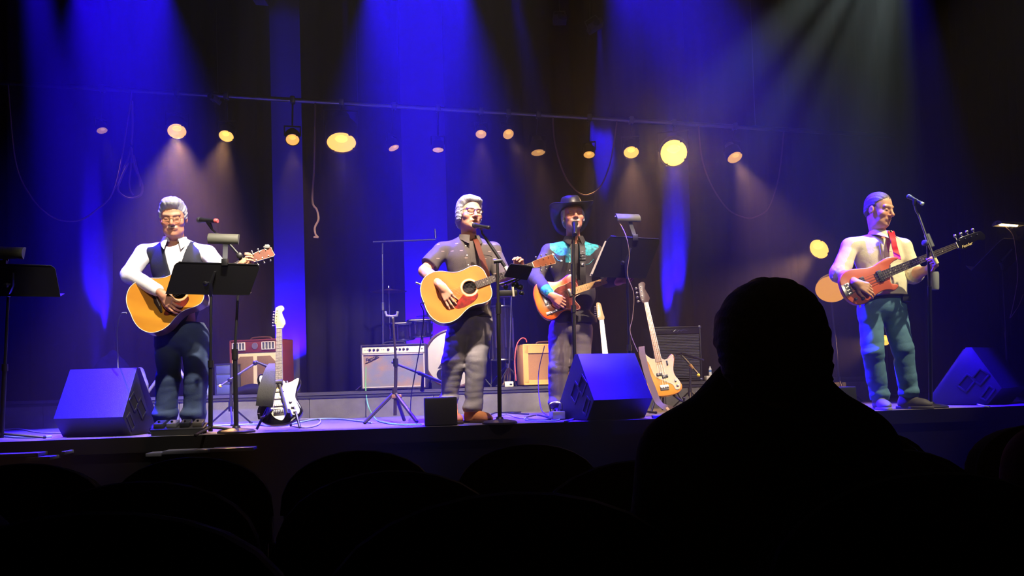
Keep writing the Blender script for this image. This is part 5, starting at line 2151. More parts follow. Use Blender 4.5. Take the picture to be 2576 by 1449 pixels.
floor_cable('green cable hanging from the silver-grilled amplifier to the floor', [(924, 872, 8.45), (921, 920, 8.42), (920, 975, 8.38), (926, 1020, 8.1), (942, 1052), (955, 1062), (1000, 1070), (1060, 1070)], GREENC, 0.006)
floor_cable('black cable lying in loops left of the middle floor monitor', [(1320, 1052), (1350, 1046), (1372, 1050), (1385, 1056), (1360, 1060), (1330, 1057)], DARKC, 0.006)
floor_cable('blue-lit cable loop beside the silver pedal', [(1318, 1056), (1326, 1050), (1352, 1046), (1390, 1050), (1408, 1054), (1396, 1060), (1340, 1060), (1322, 1058)], BLUEC, 0.005)
floor_cable('blue-lit cable at the left foot of the middle floor monitor', [(1420, 1063), (1444, 1056), (1462, 1052), (1475, 1050)], BLUEC, 0.006)
floor_cable('thin lead hanging beside the cowboy\'s knee', [(1370, 870, 7.6), (1356, 930, 7.6), (1355, 980, 7.5), (1362, 1030, 7.3), (1380, 1048)], DARKC, 0.004)
floor_cable('black cable tangle behind the singer\'s microphone stand', [(1232, 1046), (1245, 1022), (1262, 1030), (1290, 1040), (1310, 1030), (1300, 1018), (1270, 1026), (1330, 1044)], DARKC, 0.006)
floor_cable('pale cable across the floor right of the tan boots', [(1240, 1052), (1275, 1044), (1300, 1052), (1330, 1055)], GREYC, 0.005)
floor_cable('white lead lying before the right floor monitor', [(2455, 1018), (2470, 1022), (2490, 1026)], BLUEC, 0.006)
floor_cable('cable from the big acoustic guitar\'s tail down to the floor', [(318, 787, 5.80), (303, 792, 5.86), (295, 830, 5.95), (296, 900, 6.1), (300, 990, 6.3), (310, 1066)], GREYC, 0.005)
floor_cable('cable from the singer\'s acoustic guitar down past the front speaker box', [(1068, 762, 6.08), (1058, 765, 6.10), (1066, 790, 6.15), (1060, 850, 6.3), (1046, 930, 6.5), (1034, 1000, 6.7), (1034, 1050), (1048, 1066)], DARKC, 0.0045)
b = MB()
p = ground(1662, 1052)
R = Matrix.Rotation(0.2, 3, 'Z')
b.box(p + V((0, 0, 0.012)), (0.12, 0.07, 0.022), R, 0.004)
o = tag(b.build('cable_connector', M('blue_lit_connector', rgb(120, 150, 220), 0.4)), 'flat blue-lit cable connector right of the middle floor monitor', 'connector')  # the blue of the light is put into its colour

# ------------------------------------------------------------------ seats in the dark
SEATM = M('seat_fabric', rgb(6, 6, 7), 0.9, spec=0.06, var=0.2)
SEATP = M('seat_shell', rgb(46, 46, 48), 0.6, spec=0.2)


def make_seat():
    t = thing('theatre_seat', 'seat', 'seat', (0, 0, 0))
    b = MB()
    pts = [(-0.24, 0.42), (-0.24, 0.76)] + [(0.24 * math.cos(PI - a), 0.76 + 0.19 * math.sin(a) ** 0.75) for a in [PI * k / 14 for k in range(1, 14)]] + [(0.24, 0.76), (0.24, 0.42)]
    b.prism(pts, (V((0, 0, 0)), V((1, 0, 0)), V((0, 0, 1)), V((0, -1, 0))), -0.03, 0.05, 0.012)
    b.build('backrest', SEATM, t, local=True)
    b = MB()
    q = [(x, z) for x, z in pts]
    b.tube([V((x * 1.01, -0.05, z + 0.004)) for x, z in pts[1:-1]], 0.008, 6)
    b.build('piping', SEATP, t, local=True)  # rim kept paler than the seat, painting a faint lit arc
    b = MB()
    b.box((0, 0.26, 0.43), (0.46, 0.44, 0.09), None, 0.03)
    b.build('cushion', SEATM, t, local=True)
    for s in (-1, 1):
        b = MB()
        b.box((s * 0.252, 0.2, 0.32), (0.026, 0.4, 0.64), None, 0.01)
        b.box((s * 0.252, 0.18, 0.655), (0.03, 0.42, 0.035), None, 0.012)
        b.build('armrest', SEATP, t, local=True)
    return t


proto = make_seat()
first = True
rows = [(2.82, 0.085, [-345, 75, 490, 905, 1325, 1745, 2165, 2585], 'third row ahead'), (1.93, 0.103, [-250, 365, 980, 1595, 2210, 2825], 'second row ahead'), (1.12, 0.148, [-760, 255, 1270, 2285], 'nearest row ahead')]
names = {0: ['cut by the left edge', 'below the left floor monitor', 'below the pedalboard', 'below the silver-grilled amplifier', 'below the tan boots', 'left of the big head', 'right of the big head', 'below the right floor monitor'], 1: ['cut by the left edge', 'below the left music stand', 'below the middle of the stage', 'below the middle floor monitor', 'behind the big head', 'at the right edge'], 2: ['cut by the left edge', 'at the lower left', 'at the lower middle', 'at the big head\'s back']}
for i, (d, zt, cols, rl) in enumerate(rows):
    for k, px in enumerate(cols):
        p = at(px, 1200, on_line(px, d))
        o = proto if first else copy_tree(proto)
        first = False
        o.location = (p.x, p.y, zt - 0.954)
        o.rotation_euler = (0, 0, YAW)
        o['label'] = 'dark round-topped seat, %s, %s' % (rl, names[i][k])
        o['group'] = 'dark theatre seats before the stage'
p = at(668, 1392, 1.14)
b = MB()
b.prism([(-0.006, -0.012), (0.001, -0.014), (0.005, 0.004), (0.007, 0.013), (0.002, 0.012), (-0.004, 0.0)], (p, V((1, 0, 0.2)).normalized(), V((-0.2, 0, 1)).normalized(), V((0, -1, 0))), 0, 0.002)
tag(b.build('paper_slip', M('paper_white', rgb(250, 240, 232), 0.7)), 'small pale paper slip stuck between two seats in the dark', 'paper')


# ------------------------------------------------------------------ microphone stands
def gpt(px, y):
    """floor point in picture column px (near the floor) at depth y"""
    p = at(px, 1050, y)
    return V((p.x, p.y, 0.0))


PINKR = M('pink_ring', rgb(230, 90, 90), 0.5)
GREENR = M('pale_green_ring', rgb(190, 215, 190), 0.5)
# white-haired guitarist's stand
d = 5.95
base = gpt(594, d)
t = thing('microphone_stand', 'black boom microphone stand with pink-ringed microphone at left', 'microphone stand', base)
round_base(t, base, 0.13)
b = MB()
b.cyl(base + V((0, 0, 0.03)), at(591, 885, d), 0.0165, None, 12)
b.build('lower_tube', BLACK, t)
b = MB()
b.cyl(at(591, 905, d), at(591, 878, d), 0.022, None, 12)
b.build('clutch', BLACK, t)
b = MB()
b.cyl(at(591, 885, d), at(604, 646, d), 0.010, None, 10)
b.build('upper_tube', BLACK, t)
b = MB()
b.cyl(at(618, 660, d - 0.02), at(575, 612, d + 0.0), 0.011, None, 10)
b.tube([at(575, 612, d), at(548, 590, d), at(533, 577, d)], 0.007, 8)
b.build('boom', BLACK, t)
b = MB()
b.cyl(at(624, 664, d - 0.02), at(614, 655, d - 0.02), 0.016, None, 10)
b.build('counterweight', WHITEP, t)
knob(t, at(604, 646, d), (0.2, -1, 0.1), 0.022, 0.05)
c = mic_parts(t, at(496, 553, d + 0.02), at(548, 556, d - 0.05), PINKR)
b = MB()
b.tube([at(533, 577, d), at(530, 570, d), c], [0.008, 0.014, 0.019], 8)
b.build('clip', BLACK, t)
# grey-haired singer's stand, with tablet
d = 6.15
base = gpt(1257, d)
t = thing('microphone_stand', 'black boom microphone stand in front of the grey-haired singer', 'microphone stand', base)
round_base(t, base, 0.13)
b = MB()
b.cyl(base + V((0, 0, 0.03)), at(1254, 775, d), 0.016, None, 12)
b.build('lower_tube', BLACK, t)
b = MB()
b.cyl(at(1254, 775, d), at(1251, 655, d), 0.0105, None, 10)
b.build('upper_tube', BLACK, t)
b = MB()
b.cyl(at(1254, 790, d), at(1254, 762, d), 0.021, None, 12)
b.build('clutch', BLACK, t)
b = MB()
b.cyl(at(1275, 678, d), at(1221, 598, d), 0.012, None, 10)
b.tube([at(1221, 598, d), at(1213, 588, d), at(1211, 578, d)], 0.008, 8)
b.build('boom', BLACK, t)
b = MB()
b.cyl(at(1279, 684, d), at(1271, 671, d), 0.0165, None, 10)
b.build('counterweight', WHITEP, t)
b = MB()
b.cyl(at(1242, 658, d), at(1262, 656, d), 0.017, None, 10)
b.build('swivel', BLACK, t)
c = mic_parts(t, at(1189, 566, d + 0.03), at(1232, 573, d - 0.07), BLACK)
b = MB()
b.tube([at(1211, 578, d), c], [0.012, 0.020], 8)
b.build('clip', BLACK, t)
# tablet held on the stand
tb = thing('tablet', 'black tablet tilted on a bracket beside the singer\'s microphone stand', 'tablet', at(1300, 690, d - 0.02))
pl, nrm, P = plate((at(1284, 663, d - 0.10), at(1341, 671, d - 0.06), at(1326, 704, d + 0.0), at(1268, 695, d - 0.04)), 0.012, 'tablet_body', BLACK, tb)
b = MB()
b.tube([P(0.35, -0.02), P(1.0, -0.02)], 0.003, 6)
b.build('edge', STEEL, tb)
t2 = thing('tablet_clamp', 'knobbly black clamp with chrome arm below the tablet', 'clamp', at(1290, 735, d))
b = MB()
b.tube([at(1256, 715, d), at(1272, 712, d), at(1288, 706, d), at(1300, 700, d)], 0.010, 8)
b.tube([at(1292, 712, d), at(1310, 700, d), at(1322, 690, d)], 0.007, 8)
b.build('arm', BLACK, t2)
b = MB()
for (x, y, r) in ((1296, 716, 0.030), (1308, 722, 0.026), (1290, 735, 0.022), (1312, 738, 0.020), (1272, 722, 0.02)):
    b.ball(at(x, y, d + 0.03), r, 12, 8)
b.build('joint', M('clamp_plastic', rgb(26, 26, 28), 0.25), t2)
b = MB()
b.cyl(at(1290, 722, d), at(1292, 746, d), 0.008, None, 8)
b.build('lever', IVORY, t2)
b = MB()
b.box(at(1276, 738, d + 0.03), (0.15, 0.05, 0.045), None, 0.008)
b.build('bracket', BLACK, t2)
# cowboy's straight stand
d = 6.66
base = gpt(1449, d)
t = thing('microphone_stand', 'straight black microphone stand in front of the man in the cowboy hat', 'microphone stand', base)
round_base(t, base, 0.13)
b = MB()
b.cyl(base + V((0, 0, 0.03)), at(1443, 775, d), 0.0165, None, 12)
b.build('lower_tube', BLACK, t)
b = MB()
b.cyl(at(1443, 775, d), at(1443, 595, d), 0.0105, None, 10)
b.build('upper_tube', BLACK, t)
b = MB()
b.cyl(at(1443, 740, d), at(1442, 664, d), 0.0175, None, 12)
b.build('grip', BLACK, t)
b = MB()
b.cyl(at(1443, 786, d), at(1443, 768, d), 0.021, None, 12)
b.build('clutch', BLACK, t)
c = mic_parts(t, at(1446, 559, d + 0.13), at(1447, 590, d - 0.04), BLACK)
b = MB()
b.tube([at(1443, 598, d), at(1444, 588, d + 0.01), c], [0.012, 0.016, 0.020], 8)
b.build('clip', BLACK, t)
# bass player's stand
d = 6.36
base = gpt(2343, 6.75)
t = thing('microphone_stand', 'boom microphone stand with green-ringed microphone beside the bass player', 'microphone stand', base)
round_base(t, base, 0.13)
b = MB()
b.cyl(base + V((0, 0, 0.03)), at(2338, 720, d + 0.1), 0.016, None, 12)
b.build('lower_tube', BLACK, t)
b = MB()
b.cyl(at(2338, 720, d + 0.1), at(2334, 612, d), 0.0105, None, 10)
b.build('upper_tube', BLACK, t)
b = MB()
b.cyl(at(2352, 655, d - 0.04), at(2311, 541, d), 0.009, None, 10)
b.tube([at(2311, 541, d), at(2304, 530, d), at(2301, 518, d)], 0.008, 8)
b.build('boom', STEEL, t)
b = MB()
b.cyl(at(2344, 622, d - 0.02), at(2331, 590, d), 0.022, 0.020, 10)
b.build('boom_sleeve', M('boom_grey', rgb(84, 88, 92), 0.5), t)
b = MB()
b.cyl(at(2357, 664, d - 0.045), at(2350, 650, d - 0.04), 0.0165, None, 10)
b.build('counterweight', M('pale_yellow_plastic', rgb(225, 220, 150), 0.5), t)
knob(t, at(2334, 612, d), (-1, -0.6, 0), 0.024, 0.05, M('boom_grey', rgb(84, 88, 92), 0.5))
c = mic_parts(t, at(2282, 492, d + 0.05), at(2323, 514, d - 0.05), GREENR)
b = MB()
b.tube([at(2301, 518, d), at(2301, 512, d), c], [0.010, 0.016, 0.020], 8)
b.build('clip', BLACK, t)
b = MB()
b.lathe([(0.026, 0), (0.030, 0.01), (0.031, 0.12), (0.028, 0.14), (0.02, 0.14)], at(2352, 729, d + 0.16), V((0.03, 0, 1)), 16)
b.build('drink_sleeve', M('grey_foam', rgb(128, 132, 134), 0.8), t)
# short stands at the amplifiers
d = 7.3
base = gpt(581, d)
t = thing('short_microphone_stand', 'short boom stand with yellow tip aiming a microphone at the maroon amplifier', 'microphone stand', base)
tripod(t, base, 0.16, 0.20, 0.9, None, True, 0.008)
b = MB()
b.cyl(base + V((0, 0, 0.15)), at(581, 957, d), 0.011, None, 10)
b.build('pole', BLACK, t)
b = MB()
b.cyl(at(556, 970, d), at(640, 916, d + 0.1), 0.009, None, 10)
b.build('boom', STEEL, t)
b = MB()
b.ball(at(554, 971, d), 0.016, 10, 8)
b.build('tip', GOLDP, t)
knob(t, at(581, 956, d), (0, -1, 0), 0.02, 0.04)
mic_parts(t, at(678, 924, d + 0.12), at(642, 909, d + 0.1), BLACK)
b = MB()
b.ball(at(642, 913, d + 0.1), 0.022, 10, 8)
b.build('clip', BLACK, t)
d = 6.85
base = gpt(994, d)
t = thing('short_microphone_stand', 'dark tripod stand with a tan collar in front of the silver-grilled amplifier', 'microphone stand', base)
b = MB()
b.box(at(998, 997, d), (0.085, 0.05, 0.034), None, 0.008)
b.build('tan_collar', M('tan_collar', rgb(150, 110, 55), 0.5), t)
tripod(t, base, 0.235, 0.25, 3.5, M('dark_bronze', rgb(72, 62, 56), 0.4, 0.5), True, 0.015)
b = MB()
b.cyl(base + V((0, 0, 0.06)), at(996, 915, d), 0.014, None, 10)
b.cyl(at(996, 915, d), at(989, 800, d), 0.010, None, 10)
b.build('pole', M('dark_bronze', rgb(72, 62, 56), 0.4, 0.5), t)
b = MB()
b.cyl(at(996, 922, d), at(995, 902, d), 0.021, None, 12)
b.build('clutch', BLACK, t)
b = MB()
b.tube([at(989, 802, d), at(986, 796, d), at(972, 794, d), at(969, 783, d)], 0.011, 8)
b.tube([at(986, 796, d), at(998, 794, d), at(1001, 783, d)], 0.011, 8)
b.build('fork', M('fork_rubber', rgb(120, 122, 110), 0.6), t)
b = MB()
b.cyl(at(985, 911, d), at(1052, 938, d + 0.05), 0.009, None, 10)
b.cyl(at(1052, 938, d + 0.05), at(1112, 962, d + 0.12), 0.015, 0.012, 10)
b.build('boom', BLACK, t)
mic_parts(t, at(1062, 986, d + 0.10), at(1064, 942, d + 0.06), BLACK)
d = 8.1
base = gpt(1738, d)
t = thing('short_microphone_stand', 'short black boom stand with yellow tip before the dark bass cabinet', 'microphone stand', base)
tripod(t, base, 0.16, 0.20, 0.3, None, True, 0.008)
b = MB()
b.cyl(base + V((0, 0, 0.15)), at(1737, 925, d), 0.012, None, 10)
b.build('pole', BLACK, t)
b = MB()
b.cyl(at(1758, 943, d), at(1714, 893, d + 0.1), 0.010, None, 10)
b.cyl(at(1770, 906, d - 0.1), at(1716, 890, d + 0.1), 0.010, 0.014, 10)
b.build('boom', BLACK, t)
b = MB()
b.cyl(at(1743, 927, d), at(1735, 917, d), 0.015, None, 10)
b.build('clutch', M('tan_collar', rgb(150, 110, 55), 0.5), t)
b = MB()
b.ball(at(1757, 944, d), 0.017, 10, 8)
b.build('tip', GOLDP, t)
mic_parts(t, at(1700, 893, d + 0.16), at(1716, 888, d + 0.08), BLACK)

# ------------------------------------------------------------------ music stands and their lamps
DESKM = M('desk_black', rgb(17, 17, 20), 0.5)
HOODM = M('hood_grey', rgb(96, 96, 84), 0.5)


def music_stand(label, cor, pole_top, base, pole_r=0.012, extra=None, ty=None):
    t = thing('music_stand', label, 'music stand', base)
    pl, nrm, P = plate(cor, 0.006, 'desk', DESKM, t)
    if nrm.y > 0:
        nrm = -nrm
    b = MB()
    R0, R1 = P(0, 1), P(1, 1)
    for q in (0.0,):
        b.ribbon([R0, R1], -nrm, 0.035, 0.0025)
    b.v = [v_ - nrm * 0.03 for v_ in b.v]
    b.build('shelf_lip', DESKM, t)
    b = MB()
    rim = [P(0.04, 0.0), P(0.96, 0.0)]
    b.tube(rim, 0.005, 6)
    b.build('top_rim', DESKM, t)
    base = V(base)
    b = MB()
    mid = base.lerp(V(pole_top), 0.5)
    b.cyl(base + V((0, 0, 0.02)), mid, pole_r * 1.3, None, 12)
    b.build('lower_tube', BLACK, t)
    b = MB()
    b.cyl(mid, pole_top, pole_r * 0.85, None, 12)
    b.build('upper_tube', BLACK, t)
    b = MB()
    b.cyl(mid - V((0, 0, 0.02)), mid + V((0, 0, 0.03)), pole_r * 1.7, None, 12)
    b.build('clutch', BLACK, t)
    b = MB()
    b.tube([pole_top, P(0.5, 0.62) + nrm * 0.02, P(0.5, 0.25) + nrm * 0.012], [0.014, 0.012, 0.008], 8)
    b.build('desk_bracket', STEEL, t)
    knob(t, P(0.47, 0.6) + nrm * 0.02, nrm + V((-0.6, 0, 0)), 0.017, 0.04)
    for k in range(3):
        a = 0.5 + 2 * PI * k / 3
        b = MB()
        e = base + V((math.cos(a) * 0.26, math.sin(a) * 0.26, 0.010))
        b.cyl(base + V((0, 0, 0.05)), e, 0.011, 0.009, 8)
        lg = b.build('leg', BLACK, t)
        b = MB()
        b.ball(e, 0.013, 8, 6)
        b.build('foot', RUBBER, lg)
    return t, nrm, P


y0 = 5.80
music_stand('black music stand hiding the white-shirted guitarist\'s guitar', (at(441, 659, y0 - 0.06), at(656, 666, y0 - 0.02), at(628, 742, y0 + 0.05), at(417, 738, y0 + 0.02)), at(531, 744, y0 + 0.04), gpt(529, y0 + 0.06))
lamp_hood('stand_light', 'grey hooded lamp clipped on the left music stand', at(526, 601, y0 - 0.02), at(602, 603, y0 - 0.0), 0.040, (0, 0.95, -0.35), at(566, 660, y0 - 0.035), HOODM)
y0 = 6.56
music_stand('black music stand with white paper right of the cowboy', (at(1531, 594, y0 - 0.05), at(1662, 602, y0 - 0.02), at(1624, 700, y0 + 0.10), at(1489, 695, y0 + 0.06)), at(1578, 700, y0 + 0.09), gpt(1588, y0 + 0.46))
lamp_hood('stand_light', 'grey hooded lamp clipped on the music stand right of the cowboy', at(1549, 549, y0 - 0.05), at(1608, 551, y0 + 0.02), 0.040, (-0.1, 0.75, -0.65), at(1598, 598, y0 - 0.03), HOODM, False,
          [at(1556, 556, y0 - 0.04), at(1574, 592, y0 - 0.09), at(1583, 640, y0 - 0.06), at(1578, 690, y0 - 0.02), at(1594, 740, y0 + 0.02), at(1591, 800, y0 + 0.05), at(1585, 835, y0 + 0.05), at(1604, 885, y0 + 0.06)])
b = MB()
c0, c1, c2, c3 = at(1522, 606, y0 + 0.06), at(1600, 612, y0 + 0.08), at(1560, 690, y0 + 0.15), at(1483, 694, y0 + 0.14)
b.add([c0, c1, c2, c3] + [q + V((0, 0.004, 0)) for q in (c0, c1, c2, c3)], [(0, 1, 2, 3), (7, 6, 5, 4), (0, 4, 5, 1), (1, 5, 6, 2), (2, 6, 7, 3), (3, 7, 4, 0)])
tag(b.build('sheet_music', M('paper_white', rgb(250, 240, 232), 0.7)), 'white sheet music showing past the left edge of the cowboy\'s music stand', 'paper')
y0 = 5.70
music_stand('music stand cut by the left edge of the picture', (at(-70, 662, y0 - 0.06), at(138, 669, y0 - 0.02), at(152, 746, y0 + 0.05), at(-76, 742, y0 + 0.02)), at(21, 744, y0 + 0.05), gpt(3, y0 + 0.08))
lamp_hood('stand_light', 'hooded lamp with blue-lit top at the left edge', at(-30, 636, y0 - 0.03), at(63, 638, y0 - 0.0), 0.046, (0, 0.95, -0.35), at(10, 664, y0 - 0.03), HOODM)
y0 = 7.55
music_stand('music stand seen edge on at the right edge of the picture', (at(2521, 600, y0 - 0.30), at(2604, 606, y0 + 0.12), at(2520, 690, y0 + 0.28), at(2443, 680, y0 - 0.12)), at(2522, 676, y0 + 0.10), gpt(2541, y0 + 0.14), 0.009)
lamp_hood('stand_light', 'hooded lamp glowing warm underneath at the right edge', at(2508, 566, y0 - 0.28), at(2566, 570, y0 - 0.1), 0.046, (0.0, -0.12, -1.0), at(2560, 602, y0 - 0.1), HOODM, True,
          [at(2528, 570, y0 - 0.2), at(2548, 592, y0 - 0.2), at(2556, 640, y0 - 0.15), at(2560, 700, y0), at(2546, 780, y0 + 0.1), at(2541, 800, y0 + 0.1), at(2562, 770, y0 + 0.1), at(2574, 740, y0 + 0.1)])

# ------------------------------------------------------------------ guitars on stands
def gfr(A, ua, B, ub, n):
    A, B = V(A), V(B)
    u = (B - A).normalized()
    s = (B - A).length / (ub - ua)
    return sframe(A - u * s * ua, u, n, s)


MAPLE = M('maple_neck', rgb(222, 170, 92), 0.35, var=0.08, vscale=6, stretch=(1, 1, 6), coat=0.3)
MAPLEL = M('pale_maple', rgb(236, 204, 130), 0.35, var=0.06, coat=0.3)
PALEB = M('pale_fretboard', rgb(120, 112, 108), 0.5)
BLACKG = M('black_lacquer', rgb(16, 16, 17), 0.12, coat=0.6)
WHITEG = M('white_pickguard', rgb(240, 234, 205), 0.3)
SG = [(0.03, -0.02), (0.06, 0.035), (0.13, 0.075), (0.20, 0.085), (0.27, 0.088), (0.33, 0.135), (0.375, 0.142), (0.385, 0.125), (0.355, 0.085), (0.335, 0.05), (0.33, 0.0), (0.33, -0.03), (0.31, -0.05), (0.315, -0.085), (0.332, -0.118), (0.338, -0.135), (0.325, -0.142), (0.25, -0.122), (0.20, -0.115), (0.15, -0.128), (0.09, -0.148), (0.06, -0.125), (0.075, -0.06), (0.06, -0.045)]
fr = gfr(at(702, 1068, 6.20), 0.0, at(703, 827, 6.46), 0.748, (0.0, -1, 0.35))
t, P, nut = electric('electric_guitar', 'white and black electric guitar with pale headstock on a floor stand', fr, STRAT, BLACKG, MAPLEL, PALEB, SG, WHITEG, [(0.145, 0, 0.018, 0.075, IVORY), (0.20, 0, 0.018, 0.075, IVORY), (0.255, 0, 0.018, 0.075, IVORY)], 0.10, 0.648, 6, HEAD6, MAPLEL, [(0.165, -0.085), (0.125, -0.10), (0.088, -0.115)], IVORY, dots=BLACK)
b = MB()
o_, u_, v_, w_ = fr
ov = [(0.035 + 0.036 * math.cos(a) * 0.55 - 0.02 * math.sin(a) * 0.5, -0.105 + 0.036 * math.sin(a) * 0.62 * 0.8 - 0.02 * math.cos(a)) for a in [2 * PI * k / 20 for k in range(20)]]
b.prism(ov, fr, 0.0005, 0.0015)
st = b.build('oval_sticker', WHITEG, t)
b = MB()
b.prism([(0.035 + (x - 0.035) * 0.55, -0.105 + (y + 0.105) * 0.55) for x, y in ov], fr, 0.0015, 0.002)
b.build('sticker_print', M('sticker_green', rgb(70, 90, 80), 0.5), st)


def guitar_stand(label, fr, us, foot, h, half=0.13):
    """A-frame stand with padded yoke cradling the body"""
    o, u, v, w_ = fr
    bs = V((foot.x, foot.y, 0))
    t = thing('guitar_stand', label, 'guitar stand', bs)
    back = bs + V((0.0, 0.30, 0.0))
    top = V((bs.x, bs.y + 0.13, h))
    for s in (-1, 1):
        b = MB()
        b.cyl(top + V((s * 0.02, 0, 0)), bs + V((s * 0.16, -0.05, 0.012)), 0.010, None, 8)
        b.build('leg', BLACK, t)
        b = MB()
        b.tube([top + V((s * 0.02, -0.02, -h * 0.45)), bs + V((s * 0.10, -0.06, 0.10)), bs + V((s * 0.11, -0.15, 0.095)), bs + V((s * 0.11, -0.16, 0.13))], 0.010, 8)
        b.build('cradle_arm', RUBBER, t)
    b = MB()
    b.cyl(top, back + V((0, 0, 0.012)), 0.010, None, 8)
    b.build('rear_leg', BLACK, t)
    return t


guitar_stand('black A-frame stand under the white and black guitar', fr, 0.2, V((at(703, 1068, 6.2).x, 6.22, 0)), 0.36)
b = MB()
b.cyl(P(0.315, -0.03, 0.022), P(0.315, 0.035, 0.022), 0.018 * 1.0, None, 12)
top = P(0.30, 0.003, 0.02)
for s in (-1, 1):
    b.tube([top + V((s * 0.012, 0, 0)), P(0.06, -s * 0.075, 0.055)], 0.010, 6)
tag(b.build('front_brace', M('stand_grey', rgb(70, 68, 66), 0.5)), 'grey inverted-V brace with padded grip across the white guitar\'s body', 'guitar stand')
# gig bag hanging beside it
pts = [at(684, 918, 6.28), at(679, 935, 6.16), at(674, 965, 6.10), at(668, 1000, 6.07), at(665, 1022, 6.08)]
b = MB()
b.ribbon(catmull(pts, 5), V((1, 0.2, 0)), [0.022 + 0.038 * min(1, k / 12) for k in range(21)], 0.012)
b.ribbon(catmull([q + V((0.028, -0.022, 0.0)) for q in pts[1:]], 5), V((1, 0.2, 0)), [0.016 + 0.020 * min(1, k / 12) for k in range(16)], 0.006)
tag(b.build('folded_strap_bag', M('charcoal_nylon', rgb(58, 58, 58), 0.8, bump=0.4, bscale=120)), 'charcoal folded strap bag draped over the left of the white guitar', 'bag')

# pale-necked guitar behind the middle monitor
fr = gfr(at(1533, 992, 8.05), 0.0, at(1513, 806, 8.30), 0.748, (0.05, -1, 0.3))
electric('electric_guitar', 'yellow maple-necked electric guitar rising behind the middle floor monitor', fr, TELE, M('butterscotch', rgb(216, 160, 80), 0.25, coat=0.5), MAPLEL, MAPLEL, None, None, [(0.30, 0, 0.02, 0.07, NICKEL)], 0.10, 0.648, 6, HEADT, MAPLEL, [(0.12, -0.10), (0.16, -0.09)], NICKEL, dots=BLACK)
q = at(1533, 992, 8.05)
guitar_stand('black A-frame stand hidden behind the middle floor monitor', fr, 0.2, V((q.x, 8.07, 0)), 0.34)

# precision-style bass leaning on a stand
PG = [(0.10, -0.085), (0.14, -0.02), (0.20, 0.06), (0.27, 0.082), (0.35, 0.10), (0.42, 0.145), (0.46, 0.15), (0.455, 0.128), (0.40, 0.085), (0.375, 0.04), (0.372, -0.03), (0.355, -0.058), (0.365, -0.09), (0.388, -0.118), (0.39, -0.138), (0.35, -0.145), (0.27, -0.122), (0.20, -0.118), (0.14, -0.148), (0.09, -0.155), (0.05, -0.135), (0.055, -0.10)]
SUNB = bpy.data.materials.new('amber_sunburst')
SUNB.use_nodes = True


def sunburst(m, cols, fr, c, r):
    """radial colour of a sunburst finish, measured from the middle of the body"""
    o, u, v, w_ = fr
    n = m.node_tree
    bs = n.nodes['Principled BSDF']
    bs.inputs['Roughness'].default_value = 0.2
    bs.inputs['Coat Weight'].default_value = 0.5
    g = n.nodes.new('ShaderNodeNewGeometry')
    ctr = o + u * c
    s = n.nodes.new('ShaderNodeTexCoord')
    mp = n.nodes.new('ShaderNodeVectorMath')
    mp.operation = 'DISTANCE'
    n.links.new(s.outputs['Object'], mp.inputs[0])
    mp.inputs[1].default_value = u * c
    mr = n.nodes.new('ShaderNodeMapRange')
    mr.inputs['From Max'].default_value = r * u.length
    n.links.new(mp.outputs['Value'], mr.inputs['Value'])
    cr = n.nodes.new('ShaderNodeValToRGB')
    e = cr.color_ramp.elements
    e[0].position, e[0].color = 0.35, (*cols[0], 1)
    e[1].position, e[1].color = 1.0, (*cols[2], 1)
    k = e.new(0.72)
    k.color = (*cols[1], 1)
    n.links.new(mr.outputs[0], cr.inputs['Fac'])
    n.links.new(cr.outputs[0], bs.inputs['Base Color'])
    return m


fr = gfr(at(1676, 996, 7.40), 0.0, at(1625, 763, 7.68), 0.954, (0.04, -1, 0.32))
sunburst(SUNB, [rgb(232, 168, 62), rgb(222, 150, 50), rgb(190, 110, 40)], fr, 0.2, 0.26)
BRN = M('walnut_headstock', rgb(92, 64, 48), 0.4)
t, P, nut = electric('bass_guitar', 'cream and amber bass guitar leaning on a stand right of the middle monitor', fr, BASSB, SUNB, MAPLE, M('worn_maple', rgb(168, 116, 66), 0.4), PG, M('cream_pickguard', rgb(222, 200, 132), 0.3), [(0.215, 0.022, 0.028, 0.055, BLACK), (0.190, -0.028, 0.028, 0.055, BLACK), (0.318, -0.075, 0.045, 0.014, BLACK)], 0.09, 0.864, 4, HEAD4, BRN, [(0.135, -0.118), (0.085, -0.128)], NICKEL, horn=0.37, metal_bridge=(0.05, 0.08), dots=BLACK)
q = at(1676, 996, 7.4)
guitar_stand('black stand under the cream and amber bass', fr, 0.2, V((q.x + 0.02, 7.42, 0)), 0.34)
b = MB()
pts = [at(1614, 872, 7.30), at(1616, 890, 7.24), at(1628, 940, 7.16), at(1645, 985, 7.10), at(1655, 1010, 7.06), at(1668, 1022, 7.0), at(1690, 1030, 6.98), at(1704, 1042, 6.98)]
for q in pts:
    q.z = max(q.z, 0.02)
b.ribbon(catmull(pts, 5), V((1, -0.2, 0.1)), 0.026, 0.002)
b.build('strap', M('brown_grey_strap', rgb(112, 92, 84), 0.7), t)
b = MB()
b.prism([(-0.03, -0.012), (0.035, -0.012), (0.035, 0.012), (-0.03, 0.012)], frame(at(1682, 1032, 6.93), (0.6, -0.2, -0.8), (0.1, -1, 0.3)), 0, 0.006, 0.002)
b.build('strap_tab', M('tan_leather', rgb(205, 165, 100), 0.6), t)


# ------------------------------------------------------------------ the four players
def body_grid(pts, h, zcut, pad=0.17):
    P = np.array([list(p) for p in pts])
    lo, hi = P.min(0) - pad, P.max(0) + pad
    lo[2] = P[:, 2].min() - 0.02
    return SDF(lo, hi, h, [(-9, zcut, 0.016), (zcut, 99, h)])


